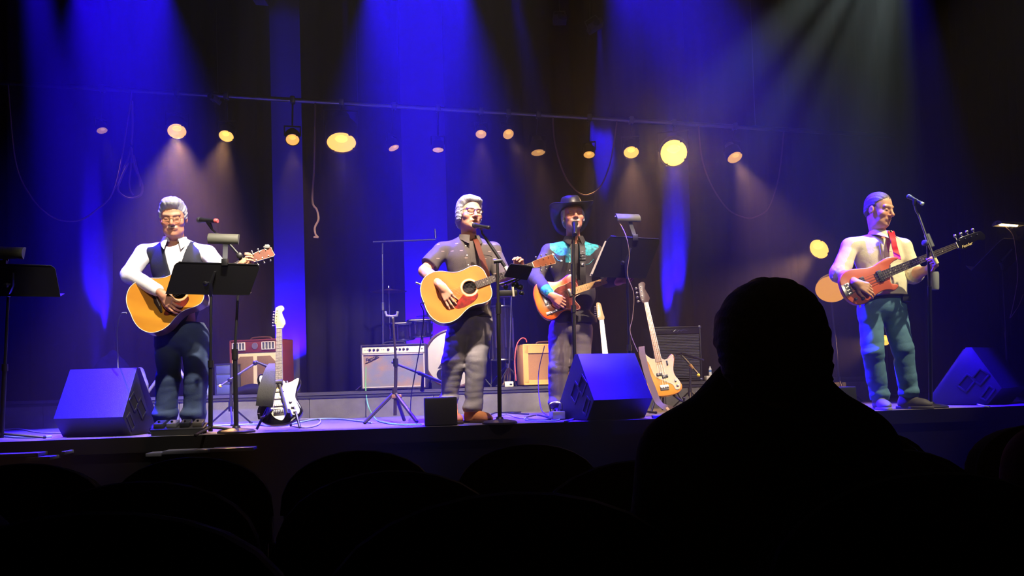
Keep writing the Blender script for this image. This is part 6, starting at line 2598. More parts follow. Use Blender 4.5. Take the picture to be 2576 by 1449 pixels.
def skin_body(name, parent, H, J, base, lips, brow, hands, mouth=0.0, jowl=0.0, wide=1.0, beard=None, beardcol=(0.4, 0.4, 0.42), armr=(0.046, 0.038, 0.042, 0.028), neck_r=0.056, zcut=None, nose=1.0, h=0.0045):
    """one continuous skin surface: head, neck, trunk, arms, hands, legs"""
    tips = []
    pts = [H.c + V((0, 0, 0.05)), J['neck'], J['shL'], J['shR'], J['elL'], J['elR'], J['wrL'], J['wrR']] + J['hips'] + J['knees'] + J['ankles']
    S = body_grid(pts, h, zcut if zcut is not None else min(J['wrL'].z, J['wrR'].z, J['hips'][0].z) - 0.17)
    pel = (J['hips'][0] + J['hips'][1]) / 2
    ch = J['neck'] + V((0, 0.02, -0.14))
    S.cone(ch, pel, 0.105, 0.105, 0.04)
    S.cone(J['shL'], J['shR'], 0.055, 0.055, 0.04)
    S.cone(J['neck'] + V((0, 0.015, -0.02)), H.p(0, 0.022, -0.055), neck_r + 0.004, neck_r, 0.03)
    for a, b_, c in zip(J['hips'], J['knees'], J['ankles']):
        S.cone(a, b_, 0.075, 0.052, 0.03)
        S.cone(b_, c + V((0, 0, -0.03)), 0.052, 0.036, 0.02)
    add_arm(S, J['shL'], J['elL'], J['wrL'], armr)
    add_arm(S, J['shR'], J['elR'], J['wrR'], armr)
    for hd in hands:
        add_hand(S, **hd)
    add_head(S, H, mouth, wide, jowl, nose)
    vs, fs = S.mesh()
    q = H.local(vs)
    col = head_colors(q, base, lips, brow, beard, beardcol)
    far = np.linalg.norm(q, axis=1) > 0.17
    col[far] = np.array(base)
    # slightly redder knuckles and nails are left to the skin's own mottling
    return np_mesh(name, vs, fs, skin(), parent, col)


def shirt_field(parts, arms, h=0.006, seed=1, fold=0.004, hem=None, neck=None, lopad=0.0, extra=None, cuff=None, elbows=()):
    """parts: ellipsoids (centre, radii, R); arms: list of cone chains [(p, r), ...]"""
    P = []
    for c, r, R in parts:
        P += [V(c) + V(r), V(c) - V(r)]
    for ch in arms:
        for p, r in ch:
            P += [V(p) + V((r, r, r)), V(p) - V((r, r, r))]
    P = np.array([list(p) for p in P])
    S = SDF(P.min(0) - 0.03, P.max(0) + 0.05, h)
    for c, r, R in parts:
        S.ell(c, r, R, 0.05)
    X, Y, Z = S.grid()
    for ch in arms:
        for (a, ra), (b_, rb) in zip(ch[:-1], ch[1:]):
            S.cone(a, b_, ra, rb, 0.022)
    w_ = 0.5
    for (c, s) in elbows:
        w_ = w_ + 0.8 * np.exp(-((X - c[0]) ** 2 + (Y - c[1]) ** 2 + (Z - c[2]) ** 2) / (s * s))
    S.F += (fold * w_ * wrinkle(X, Y, Z * 1.5, seed, 24)).astype(np.float32)
    if neck is not None:
        c, r = neck
        S.cone(c, V(c) + V((0, -0.02, 0.15)), r, r * 1.2, 0.01, 'cut')
    if extra:
        extra(S)
    if hem is not None:
        S.F = np.maximum(S.F, (hem - Z).astype(np.float32))
    return S


def surface(vs, fs):
    """returns a function giving the surface point and normal seen at a picture point"""
    from mathutils.bvhtree import BVHTree
    tree = BVHTree.FromPolygons([tuple(v) for v in vs], [tuple(int(i) for i in f) for f in fs])

    def hit(px, py):
        dr = (at(px, py, 6.0) - EYE).normalized()
        q = tree.ray_cast(EYE, dr)
        if q[0] is None:
            return None
        n_ = q[1]
        return q[0], (n_ if n_.dot(dr) < 0 else -n_)
    return hit


def buttons(parent, hit, pts, m, r=0.0055):
    for (px, py) in pts:
        q = hit(px, py)
        if q is None:
            continue
        b = MB()
        b.lathe([(r, -0.001), (r, 0.002), (r * 0.6, 0.003), (0, 0.0025)], q[0], q[1], 10)
        b.build('button', m, parent)


def seam(name, parent, hit, pts, m, r=0.0016, lift=0.001):
    """a line of stitching or a garment edge laid on the cloth through picture points"""
    P = [hit(*q) for q in pts]
    P = [q[0] + q[1] * lift for q in P if q]
    if len(P) > 1:
        b = MB()
        b.tube(P, r, 5)
        b.build(name, m, parent)


def lerp_pts(a, c, n):
    return [(a[0] + (c[0] - a[0]) * k / n, a[1] + (c[1] - a[1]) * k / n) for k in range(n + 1)]


def P3(d):
    return lambda px, py, dy=0.0: at(px, py, d + dy)


TAN = rgb(214, 152, 118)
PINK = rgb(222, 160, 134)
# =================================================================== white-haired guitarist in vest
d = 6.24
p = P3(d)
FL = gpt(452, d)
W1 = thing('person', 'white-haired man in white shirt and black vest playing the big yellow acoustic guitar', 'person', FL)
H = Head(p(436, 549, -0.05), 14, 16, -2, 1.12)
J = dict(neck=p(440, 612, 0.02), shL=p(364, 638, 0.03), shR=p(522, 640, 0.04), elL=p(326, 690, -0.13), elR=p(580, 700, -0.12), wrL=p(404, 736, -0.36), wrR=p(610, 664, -0.30),
         hips=[p(424, 850, 0.03), p(492, 850, 0.03)], knees=[p(424, 948, 0.0), p(494, 948, 0.0)], ankles=[p(416, 1052, 0.04), p(487, 1052, 0.04)])
yaw = math.radians(4)
Rt = rotm(yaw, 0, 0)
hands = [dict(wrist=J['wrL'] + (p(420, 752, -0.38) - J['wrL']) * 0.2, d=p(428, 763, -0.37) - J['wrL'], n=(0.1, 1, 0.2), thumb=1, s=1.02, curls=[(0.35, 0.55, 0.4), (0.45, 0.6, 0.4), (0.55, 0.6, 0.4), (0.6, 0.6, 0.4)], spread=0.6),
         dict(wrist=J['wrR'], d=p(634, 652, -0.34) - J['wrR'], n=(-0.2, -1, 0.2), thumb=-1, s=1.0, curls=[(0.7, 0.9, 0.5)] * 4)]
must = lambda x, y, z: np.exp(-((x - 0.010) / 0.022) ** 2 - ((z + 0.047) / 0.0075) ** 2) * (y < -0.085)
skin_body('body', W1, H, J, TAN, rgb(176, 92, 78), rgb(170, 160, 150), hands, jowl=1.0, wide=1.06, beard=must, beardcol=rgb(225, 215, 205), neck_r=0.062, armr=(0.036, 0.030, 0.034, 0.027))
HAIRW = M('white_hair', rgb(176, 176, 180), 0.6, bump=0.6, bscale=160, stretch=(1, 1, 0.25), var=0.2, vscale=60)


def hair_swept(x, y, z):
    d_ = fell(x, y, z, (0, 0.020, 0.052), (0.084, 0.104, 0.090))
    d_ = smin(d_, fell(x, y, z, (0.0, -0.045, 0.108), (0.060, 0.055, 0.034)), 0.03)
    d_ = smin(d_, fell(x, y, z, (0, 0.068, -0.03), (0.062, 0.042, 0.060)), 0.03)
    d_ = smin(d_, fell(np.abs(x), y, z, (0.076, 0.004, 0.02), (0.014, 0.034, 0.040)), 0.02)
    d_ = d_ + strands(x, y, z, 0.0018)
    g = (-0.006 - z - 0.95 * y) / 1.38
    g = np.minimum(g, np.maximum(np.abs(y + 0.012) - 0.018, np.maximum(-0.01 - z, 0.066 - np.abs(x))))
    return smax(d_, g, 0.010)


hair_mesh('hair', H, hair_swept, HAIRW, W1)
glasses(H, W1, M('thin_gold_frame', rgb(150, 120, 90), 0.3, 0.8), 0.0012, 0.0225, 0.0155, 0.0, -0.106)
SHIRTW = cloth('white_shirt_cloth', rgb(242, 240, 238), 0.8, var=0.04)
chest = [(p(450, 668, 0.04), (0.195, 0.130, 0.21), Rt), (p(456, 752, 0.0), (0.205, 0.165, 0.19), Rt), (p(456, 832, 0.03), (0.185, 0.145, 0.14), Rt)]
arms = [[(J['neck'] + V((0, 0.03, -0.03)), 0.065), (J['shL'], 0.066), (J['elL'], 0.062), (J['wrL'].lerp(J['elL'], 0.12), 0.042)], [(J['neck'] + V((0, 0.03, -0.03)), 0.065), (J['shR'], 0.064), (J['elR'], 0.060), (J['wrR'].lerp(J['elR'], 0.12), 0.042)]]


def ex1(S):
    pass
    S.cone(J['neck'] + V((0.015, -0.10, 0.02)), J['neck'] + V((0.03, -0.20, -0.13)), 0.024, 0.008, 0.012, 'cut')


S = shirt_field(chest, arms, 0.0058, 11, 0.0070, p(450, 770).z, (J['neck'] + V((0, -0.02, -0.01)), 0.066), extra=ex1, elbows=[(J['elL'], 0.12), (J['elR'], 0.12), (J['wrL'], 0.10)])
vs, fs = S.mesh()
np_mesh('shirt', vs, fs, SHIRTW, W1)
collar('collar', W1, J['neck'] + V((0.006, -0.015, 0.0)), yaw + 0.15, SHIRTW, 0.076, 0.062, 0.42, 0.095, 0.045)
# vest: trunk only, open in a V at the front
S = shirt_field([(c, (r[0] + 0.010, r[1] + 0.012, r[2] + 0.008), R) for c, r, R in chest], [[(J['neck'] + V((-0.05, 0.03, -0.045)), 0.070), (J['shL'] + V((0.055, 0, -0.005)), 0.072)], [(J['neck'] + V((0.05, 0.03, -0.045)), 0.070), (J['shR'] + V((-0.055, 0, -0.005)), 0.070)]], 0.0058, 12, 0.0022, p(450, 838).z)
X, Y, Z = S.grid()
ctr = J['neck']
lx = (X - ctr.x - 0.03) * math.cos(yaw) + (Y - ctr.y) * math.sin(yaw)
zt, zb = p(440, 605).z, p(460, 735).z
wv = np.clip((Z - zb) / (zt - zb), 0, 1) * 0.100 - 0.002
front = np.maximum(np.abs(lx) - wv, (Y - ctr.y + 0.02))
S.F = np.maximum(S.F, -front.astype(np.float32))
for sgn, shp in ((-1, J['shL']), (1, J['shR'])):                      # arm holes
    S.F = np.maximum(S.F, (sgn * (X - shp.x) - 0.005 + 0.35 * np.abs(Z - shp.z + 0.04)).astype(np.float32) * (1.0) - 0.02)
S.F = np.maximum(S.F, (Z - (J['neck'].z + 0.01)).astype(np.float32))
vs, fs = S.mesh()
np_mesh('vest', vs, fs, cloth('black_vest_cloth', rgb(40, 42, 50), 0.75), W1)
DENIMD = cloth('dark_denim', rgb(62, 76, 104), 0.85, var=0.25, vscale=12)
legs_mesh('trousers', W1, DENIMD, J['hips'], J['knees'], J['ankles'], p(456, 812, 0.03), d, 21, (0.102, 0.083, 0.080), (0.180, 0.145, 0.12), yaw, hem=0.075)
b = MB()
for k in range(2):
    shoe('shoe', W1, M('black_leather', rgb(22, 20, 20), 0.4), J['ankles'][k], (-8, 12)[k], RUBBER, 0.28)
WATCH = M('watch_steel', rgb(150, 150, 155), 0.3, 0.9)
# guitar
HONEY = wood('honey_spruce', rgb(216, 150, 38), rgb(196, 128, 28), (1, 14, 1), 2.5)
fr = gfr(at(451, 734, 5.97), 0.355, at(622, 655, 6.03), 0.863, (0.02, -1, 0.16))
g1, P, ho, hu, hw = acoustic('acoustic_guitar', 'big yellow acoustic guitar held by the white-haired man', fr, HONEY, M('mahogany_side', rgb(96, 50, 30), 0.35, coat=0.4), M('tortoise_guard', rgb(120, 42, 30), 0.45, col2=rgb(60, 18, 14), vscale=26, spec=0.15), wood('rosewood_head', rgb(118, 60, 32), rgb(88, 44, 24)), IVORY, M('mahogany_neck', rgb(120, 66, 40), 0.4))
b = MB()
q = ho + hu * 0.165 + P(0, 0.045, 0) - P(0, 0, 0)
b.box(q, (0.036, 0.03, 0.03), None, 0.008)
tag(b.build('clip_tuner', M('grey_clip', rgb(140, 145, 140), 0.4)), 'small grey tuner clipped on the big yellow guitar\'s headstock', 'tuner')

# =================================================================== grey-haired singer
d = 6.45
p = P3(d)
FL = gpt(1185, d)
W2 = thing('person', 'grey-haired man in glasses and dark short-sleeved shirt singing with an orange acoustic guitar', 'person', FL)
H = Head(p(1181, 540, -0.02), 27, 0, 3, 1.10)
J = dict(neck=p(1180, 604, 0.03), shL=p(1112, 631, 0.0), shR=p(1240, 630, 0.07), elL=p(1068, 682, -0.10), elR=p(1268, 706, 0.03), wrL=p(1112, 722, -0.33), wrR=p(1298, 683, -0.18),
         hips=[p(1158, 815, 0.02), p(1208, 815, 0.04)], knees=[p(1140, 912, -0.02), p(1199, 905, -0.03)], ankles=[p(1129, 1015, 0.06), p(1190, 1035, 0.0)])
yaw = math.radians(18)
Rt = rotm(yaw, 0, 0)
hands = [dict(wrist=J['wrL'], d=p(1128, 748, -0.335) - J['wrL'], n=(0.15, 1, 0.15), thumb=1, s=1.04, curls=[(0.15, 0.3, 0.2), (0.25, 0.35, 0.25), (0.35, 0.4, 0.3), (0.4, 0.45, 0.3)], spread=0.9),
         dict(wrist=J['wrR'], d=p(1304, 664, -0.22) - J['wrR'], n=(-0.3, -1, 0.1), thumb=-1, s=1.0, curls=[(0.5, 0.9, 0.5)] * 4)]
skin_body('body', W2, H, J, PINK, rgb(190, 100, 88), rgb(150, 140, 135), hands, mouth=0.004, wide=1.0, armr=(0.048, 0.042, 0.046, 0.030), neck_r=0.058, nose=1.04)
HAIRG = M('silver_hair', rgb(172, 172, 178), 0.55, bump=0.6, bscale=150, stretch=(1, 1, 0.25), var=0.2, vscale=60)


def hair_long(x, y, z):
    d_ = fell(x, y, z, (0, 0.016, 0.050), (0.087, 0.104, 0.096))
    d_ = smin(d_, fell(np.abs(x), y, z, (0.030, -0.036, 0.094), (0.044, 0.052, 0.027)), 0.025)
    d_ = smin(d_, fell(x, y, z, (0, 0.066, -0.045), (0.074, 0.046, 0.085)), 0.03)
    d_ = smin(d_, fell(np.abs(x), y, z, (0.078, 0.014, -0.01), (0.015, 0.042, 0.062)), 0.02)
    d_ = smin(d_, fell(x, y, z, (-0.066, 0.075, -0.112), (0.030, 0.026, 0.024)), 0.015)
    d_ = smin(d_, fell(x, y, z, (-0.088, 0.08, -0.098), (0.018, 0.018, 0.018)), 0.012)
    d_ = smin(d_, fell(x, y, z, (0.04, 0.085, -0.112), (0.040, 0.026, 0.024)), 0.015)
    d_ = d_ + strands(x, y, z, 0.0017)
    g = (0.000 - z - 1.0 * y) / 1.41
    g = np.minimum(g, np.maximum(np.abs(y - 0.002) - 0.035, np.maximum(-0.055 - z, 0.060 - np.abs(x))))
    return smax(d_, g, 0.010)


hair_mesh('hair', H, hair_long, HAIRG, W2)
glasses(H, W2, M('dark_frame', rgb(62, 34, 30), 0.35), 0.0023, 0.0235, 0.0150, 0.008, -0.108)


def fish_shirt():
    m = cloth('charcoal_print_cloth', rgb(84, 77, 72), 0.85, var=0.06)
    n = m.node_tree
    bs = n.nodes['Principled BSDF']
    src = bs.inputs['Base Color'].links[0].from_socket
    tc = n.nodes.new('ShaderNodeTexCoord')
    sp = n.nodes.new('ShaderNodeSeparateXYZ')
    n.links.new(tc.outputs['Object'], sp.inputs[0])
    X, Z = sp.outputs[0], sp.outputs[2]
    row = math_node(n, 'MULTIPLY', Z, 17.0)
    rf = math_node(n, 'FLOOR', row)
    off = math_node(n, 'MULTIPLY', math_node(n, 'MODULO', rf, 2.0), 0.5)
    cx_ = math_node(n, 'ADD', math_node(n, 'MULTIPLY', X, 14.0), off)
    fx = math_node(n, 'ABSOLUTE', math_node(n, 'SUBTRACT', math_node(n, 'FRACT', cx_), 0.5))
    fz = math_node(n, 'ABSOLUTE', math_node(n, 'SUBTRACT', math_node(n, 'FRACT', row), 0.5))
    k = math_node(n, 'MULTIPLY', math_node(n, 'LESS_THAN', fx, 0.16), math_node(n, 'LESS_THAN', fz, 0.045))
    wn = n.nodes.new('ShaderNodeTexWhiteNoise')
    wn.noise_dimensions = '2D'
    cb = n.nodes.new('ShaderNodeCombineXYZ')
    n.links.new(math_node(n, 'FLOOR', cx_), cb.inputs[0])
    n.links.new(rf, cb.inputs[1])
    n.links.new(cb.outputs[0], wn.inputs['Vector'])
    k = math_node(n, 'MULTIPLY', k, math_node(n, 'LESS_THAN', wn.outputs['Value'], 0.55))
    mx = n.nodes.new('ShaderNodeMix')
    mx.data_type = 'RGBA'
    n.links.new(k, mx.inputs[0])
    n.links.new(src, mx.inputs[6])
    mx.inputs[7].default_value = (*rgb(176, 150, 140), 1)
    n.links.new(mx.outputs[2], bs.inputs['Base Color'])
    return m


FISH = fish_shirt()
chest = [(p(1180, 655, 0.04), (0.190, 0.125, 0.20), Rt), (p(1186, 735, 0.02), (0.180, 0.140, 0.18), Rt), (p(1186, 805, 0.03), (0.178, 0.138, 0.12), Rt)]
sl = J['shL'].lerp(J['elL'], 0.72)
sr = J['shR'].lerp(J['elR'], 0.80)
arms = [[(J['neck'] + V((0, 0.03, -0.035)), 0.062), (J['shL'], 0.064), (sl, 0.076)], [(J['neck'] + V((0, 0.03, -0.035)), 0.062), (J['shR'], 0.063), (sr, 0.074)]]


def ex2(S):
    a = (J['elL'] - J['shL']).normalized()
    X, Y, Z = S.grid()
    for sgn, sh, el, q in ((-1, J['shL'], J['elL'], 0.74), (1, J['shR'], J['elR'], 0.86)):
        a = (el - sh).normalized()
        c = sh.lerp(el, q)
        pl = (X - c.x) * a.x + (Y - c.y) * a.y + (Z - c.z) * a.z
        side = sgn * (X - (sh.x + sgn * -0.02))
        S.F = np.where(side > 0, np.maximum(S.F, pl), S.F).astype(np.float32)


S = shirt_field(chest, arms, 0.0058, 31, 0.0068, p(1190, 800).z, (J['neck'] + V((0, -0.02, 0.0)), 0.060), extra=ex2, elbows=[(J['shL'] + V((0.05, 0, -0.1)), 0.10), (p(1190, 700, -0.1), 0.12)])
vs, fs = S.mesh()
sh = np_mesh('shirt', vs, fs, FISH, W2)
hit = surface(vs, fs)
buttons(W2, hit, [(1172, 618), (1175, 642), (1178, 666)], IVORY)
seam('placket', W2, hit, lerp_pts((1166, 606), (1173, 684), 10), FISH)
seam('placket', W2, hit, lerp_pts((1180, 606), (1187, 684), 10), FISH)
seam('pocket_edge', W2, hit, lerp_pts((1214, 640), (1238, 644), 5) + lerp_pts((1238, 644), (1238, 668), 4), FISH, 0.002)
collar('collar', W2, J['neck'] + V((0.004, -0.012, 0.0)), yaw + 0.1, FISH, 0.070, 0.056, 0.30, 0.075, 0.042)
GREYD = cloth('grey_denim', rgb(124, 120, 126), 0.9, var=0.2, vscale=14)
legs_mesh('trousers', W2, GREYD, J['hips'], J['knees'], J['ankles'], p(1186, 785, 0.03), d, 33, (0.100, 0.084, 0.064), (0.165, 0.130, 0.12), yaw, hem=0.085, amp=0.008)
TANB = M('tan_suede', rgb(196, 128, 78), 0.8, var=0.15, vscale=12, bump=0.3)
shoe('boot', W2, TANB, p(1138, 1015, 0.02), 20, M('boot_sole', rgb(60, 40, 30), 0.7), 0.28, boot=True)
shoe('boot', W2, TANB, p(1190, 1035, -0.01), 55, M('boot_sole', rgb(60, 40, 30), 0.7), 0.28, boot=True)
ORNG = wood('orange_spruce', rgb(216, 122, 42), rgb(198, 106, 34), (1, 16, 1), 2.5)
fr = gfr(at(1181, 723, 6.18), 0.355, at(1340, 667, 6.26), 0.863, (0.05, -1, 0.12))
g2, P, ho, hu, hw = acoustic('acoustic_guitar', 'orange acoustic guitar with red pickguard held by the grey-haired singer', fr, ORNG, M('mahogany_side', rgb(96, 50, 30), 0.35), M('red_tortoise_guard', rgb(150, 34, 22), 0.45, col2=rgb(92, 18, 14), vscale=30, spec=0.15), wood('cedar_head', rgb(150, 84, 48), rgb(120, 62, 36)), IVORY, M('mahogany_neck', rgb(120, 66, 40), 0.4))
b = MB()
c0 = [P(0.47, 0.12, -0.10), p(1226, 700, -0.15), p(1216, 660, -0.14), p(1205, 628, -0.115), p(1198, 606, -0.07), p(1188, 596, 0.05)]
b.ribbon(catmull(c0, 6), V((1, 0.2, 0.25)), 0.020, 0.002)
b.build('strap', M('brown_leather_strap', rgb(88, 42, 27), 0.7, spec=0.2), g2)
b = MB()
b.tube([P(0.03, 0.155, -0.05), P(0.0, 0.18, -0.045)], 0.008, 8)
b.build('jack_plug', CHROME, g2)

# =================================================================== man in the cowboy hat
d = 7.0
p = P3(d)
FL = gpt(1438, d)
W3 = thing('person', 'man in black cowboy hat and black shirt with turquoise yoke playing a sunburst guitar', 'person', FL)
H = Head(p(1441, 546, -0.03), 8, -6, 0, 1.12)
J = dict(neck=p(1443, 606, 0.03), shL=p(1381, 633, 0.03), shR=p(1498, 635, 0.03), elL=p(1347, 700, -0.08), elR=p(1530, 705, -0.06), wrL=p(1384, 740, -0.28), wrR=p(1556, 708, -0.24),
         hips=[p(1410, 830, 0.02), p(1462, 830, 0.02)], knees=[p(1404, 922, 0.0), p(1460, 922, 0.0)], ankles=[p(1404, 1020, 0.04), p(1458, 1020, 0.04)])
yaw = math.radians(6)
Rt = rotm(yaw, 0, 0)
hands = [dict(wrist=J['wrL'] + V((0.01, 0, -0.01)), d=p(1412, 757, -0.285) - J['wrL'], n=(0.1, 1, 0.1), thumb=1, s=1.0, curls=[(0.5, 0.7, 0.4), (0.6, 0.8, 0.5), (0.7, 0.8, 0.5), (0.8, 0.8, 0.5)], spread=0.4),
         dict(wrist=J['wrR'], d=p(1580, 690, -0.26) - J['wrR'], n=(-0.2, -1, 0.1), thumb=-1, s=1.0, curls=[(0.7, 0.9, 0.5)] * 4)]
gb = lambda x, y, z: np.clip(np.exp(-((x - 0.012) / 0.022) ** 2 - ((z + 0.046) / 0.009) ** 2) + np.exp(-((x) / 0.026) ** 2 - ((z + 0.098) / 0.024) ** 2), 0, 1) * (y < -0.055)
skin_body('body', W3, H, J, rgb(216, 146, 118), rgb(180, 90, 84), rgb(150, 140, 135), hands, mouth=0.005, beard=gb, beardcol=rgb(225, 220, 215), armr=(0.036, 0.030, 0.034, 0.027))


def hair_hat(x, y, z):
    d_ = fell(x, y, z, (0, 0.022, 0.030), (0.082, 0.100, 0.085))
    d_ = smin(d_, fell(x, y, z, (0, 0.06, -0.03), (0.068, 0.045, 0.06)), 0.03)
    d_ = smin(d_, fell(np.abs(x), y, z, (0.076, -0.004, -0.005), (0.012, 0.032, 0.048)), 0.015)
    d_ = d_ + strands(x, y, z, 0.002)
    g = (0.004 - z - 1.0 * y) / 1.41
    g = np.minimum(g, np.maximum(np.abs(y + 0.006) - 0.026, np.maximum(-0.045 - z, 0.058 - np.abs(x))))
    return smax(smax(d_, g, 0.008), z - 0.075, 0.008)


hair_mesh('hair', H, hair_hat, HAIRW, W3)
# hat, tipped back a little
HH = Head(H.p(0, 0.016, 0.052), 8, -16, -3, 1.12)
FELT = M('black_hat_leather', rgb(34, 33, 36), 0.42, spec=0.5, var=0.2, vscale=10, bump=0.15, bscale=90)
vs, fs = [], []
n = 48
rows_ = [0.0, 0.25, 0.5, 0.75, 1.0]
for side in (0, 1):
    for t_ in rows_:
        for k in range(n):
            a = 2 * PI * k / n
            ca, sa = math.cos(a), math.sin(a)
            rx, ry_ = 0.081 + 0.086 * t_, 0.099 + 0.092 * t_
            fb = max(0.0, sa)
            z = (0.052 * (ca ** 2) ** 1.5 * t_ ** 1.7) * (1 - 0.7 * fb) - 0.022 * max(0.0, -sa) ** 2 * t_ ** 1.3 - 0.105 * fb ** 1.1 * t_ ** 1.1 - 0.030 * fb * abs(ca) * t_ - 0.004 * side
            vs.append(HH.p(ca * rx, sa * ry_, z))
m = len(rows_)
for side in (0, 1):
    for i in range(m - 1):
        for k in range(n):
            l = (k + 1) % n
            o0 = side * m * n
            fs.append((o0 + i * n + k, o0 + i * n + l, o0 + (i + 1) * n + l, o0 + (i + 1) * n + k))
for k in range(n):
    l = (k + 1) % n
    fs.append(((m - 1) * n + k, (m - 1) * n + l, m * n + (m - 1) * n + l, m * n + (m - 1) * n + k))
    fs.append((k, m * n + k, m * n + l, l))
b = MB()
b.add(vs, fs)
hat = b.build('hat', FELT, W3, ang=None)
vs, fs = [], []
prof = [(1.0, 0.0), (0.985, 0.03), (0.955, 0.06), (0.90, 0.085), (0.80, 0.102), (0.62, 0.110), (0.35, 0.100), (0.0, 0.088)]
for (r_, z) in prof:
    for k in range(n):
        a = 2 * PI * k / n
        ca, sa = math.cos(a), math.sin(a)
        pinch = 1 - 0.20 * max(0, -sa) ** 2 * min(1, z / 0.09) * abs(ca)
        zz = z + (0.010 * abs(ca) if r_ > 0.5 else 0) - (0.014 * max(0, -sa) if r_ > 0.3 else 0) * (z > 0.08)
        vs.append(HH.p(ca * 0.082 * r_ * pinch, sa * 0.100 * r_, zz))
for i in range(len(prof) - 1):
    for k in range(n):
        l = (k + 1) % n
        fs.append((i * n + k, i * n + l, (i + 1) * n + l, (i + 1) * n + k))
b = MB()
b.add(vs, fs)
b.build('crown', FELT, hat, ang=None)
b = MB()
b.tube([HH.p(math.cos(2 * PI * k / n) * 0.0835, math.sin(2 * PI * k / n) * 0.1015, 0.008) for k in range(n)], 0.006, 6, closed=True)
b.build('hat_band', M('hat_band', rgb(18, 18, 20), 0.5), hat)
BLKS = cloth('black_western_cloth', rgb(62, 57, 57), 0.8, var=0.08)
chest = [(p(1440, 662, 0.04), (0.200, 0.125, 0.20), Rt), (p(1442, 740, 0.02), (0.190, 0.135, 0.18), Rt), (p(1446, 810, 0.02), (0.190, 0.140, 0.11), Rt)]
arms = [[(J['neck'] + V((0, 0.03, -0.035)), 0.060), (J['shL'], 0.063), (J['elL'], 0.060), (J['wrL'].lerp(J['elL'], 0.06), 0.040)], [(J['neck'] + V((0, 0.03, -0.035)), 0.060), (J['shR'], 0.062), (J['elR'], 0.058), (J['wrR'].lerp(J['elR'], 0.1), 0.040)]]


def ex3(S):
    S.cone(J['neck'] + V((0.01, -0.10, 0.02)), J['neck'] + V((0.01, -0.18, -0.07)), 0.016, 0.006, 0.01, 'cut')


S = shirt_field(chest, arms, 0.0056, 41, 0.0070, p(1446, 814).z, (J['neck'] + V((0, -0.02, 0.0)), 0.060), extra=ex3, elbows=[(J['elL'], 0.12), (J['elR'], 0.12)])
vs, fs = S.mesh()
SH3 = (vs, fs)
fc = vs[fs].mean(1)
zy = p(1440, 648).z
lx = fc[:, 0] - J['neck'].x
rel = J['neck'].z - fc[:, 2]
yoke = (rel > 0.0) & (rel < 0.105 + 0.035 * np.sin(np.abs(lx) * 26 - 1.2)) & (np.abs(lx) > 0.05) & (np.abs(lx) < 0.205)
yoke |= (np.abs(np.abs(lx) - 0.058) < 0.022) & (rel > 0.06) & (rel < 0.20) & (fc[:, 1] < J['neck'].y - 0.05)
w0, e0 = np.array(J['wrL']), np.array(J['elL'])
ax_ = (w0 - e0) / np.linalg.norm(w0 - e0)
tt = (fc - e0) @ ax_ / np.linalg.norm(w0 - e0)
near = np.linalg.norm(fc - e0 - np.outer((fc - e0) @ ax_, ax_), axis=1) < 0.07
cuffm = (tt > 0.70) & near
TURQ = M('turquoise_print', rgb(52, 176, 190), 0.6, col2=rgb(20, 36, 52), vscale=42, fac=0.60)
(a, b2) = split_faces(vs, fs, yoke)
np_mesh('yoke', a[0], a[1], TURQ, W3)
vs, fs = b2
fc = vs[fs].mean(1)
tt = (fc - e0) @ ax_ / np.linalg.norm(w0 - e0)
near = np.linalg.norm(fc - e0 - np.outer((fc - e0) @ ax_, ax_), axis=1) < 0.07
(a, b2) = split_faces(vs, fs, (tt > 0.70) & near)
np_mesh('cuff', a[0], a[1], TURQ, W3)
np_mesh('shirt', b2[0], b2[1], BLKS, W3)
collar('collar', W3, J['neck'] + V((0.003, -0.012, 0.0)), yaw, BLKS, 0.070, 0.056, 0.36, 0.085, 0.042)
# white arrow stitches and pearl snaps
hit = surface(*SH3)
for (px, py, s) in ((1392, 640, 1), (1413, 656, 1), (1468, 667, -1)):
    q = hit(px, py)
    if q:
        b = MB()
        f3 = frame(q[0], (s, 0.1, -0.25), q[1])
        b.prism([(-0.010, 0.009), (0.016, 0.0), (-0.010, -0.009)], f3, 0.0, 0.003)
        b.build('stitched_arrow', M('pale_thread', rgb(205, 225, 225), 0.7), W3)
seam('piping', W3, hit, lerp_pts((1392, 640), (1404, 656), 4) + lerp_pts((1404, 656), (1413, 656), 3), TURQ, 0.0025)
seam('piping', W3, hit, lerp_pts((1468, 667), (1482, 664), 4) + lerp_pts((1482, 664), (1494, 652), 4), TURQ, 0.0025)
seam('placket', W3, hit, lerp_pts((1437, 612), (1437, 700), 10), BLKS, 0.002)
buttons(W3, hit, [(1433, 622), (1433, 640), (1433, 660), (1433, 680)], IVORY, 0.006)
GREYP = cloth('dark_grey_trouser', rgb(112, 102, 104), 0.85, var=0.1)
legs_mesh('trousers', W3, GREYP, J['hips'], J['knees'], J['ankles'], p(1440, 800, 0.03), d, 43, (0.098, 0.082, 0.078), (0.165, 0.125, 0.12), yaw, hem=0.07)
for k in range(2):
    shoe('boot', W3, M('black_leather', rgb(22, 20, 20), 0.4), J['ankles'][k], (-6, 14)[k], RUBBER, 0.28, boot=True)
fr = gfr(at(1378, 755, 6.79), 0.10, at(1568, 692, 6.88), 0.748, (0.03, -1, 0.14))
SB2 = bpy.data.materials.new('red_sunburst')
SB2.use_nodes = True
sunburst(SB2, [rgb(240, 140, 36), rgb(196, 66, 24), rgb(70, 16, 12)], fr, 0.15, 0.24)
TG = [(0.13, -0.10), (0.15, -0.04), (0.14, 0.0), (0.15, 0.035), (0.20, 0.07), (0.27, 0.075), (0.33, 0.085), (0.362, 0.06), (0.365, -0.028), (0.318, -0.045), (0.305, -0.075), (0.318, -0.115), (0.32, -0.138), (0.30, -0.146), (0.26, -0.134), (0.21, -0.112), (0.17, -0.114)]
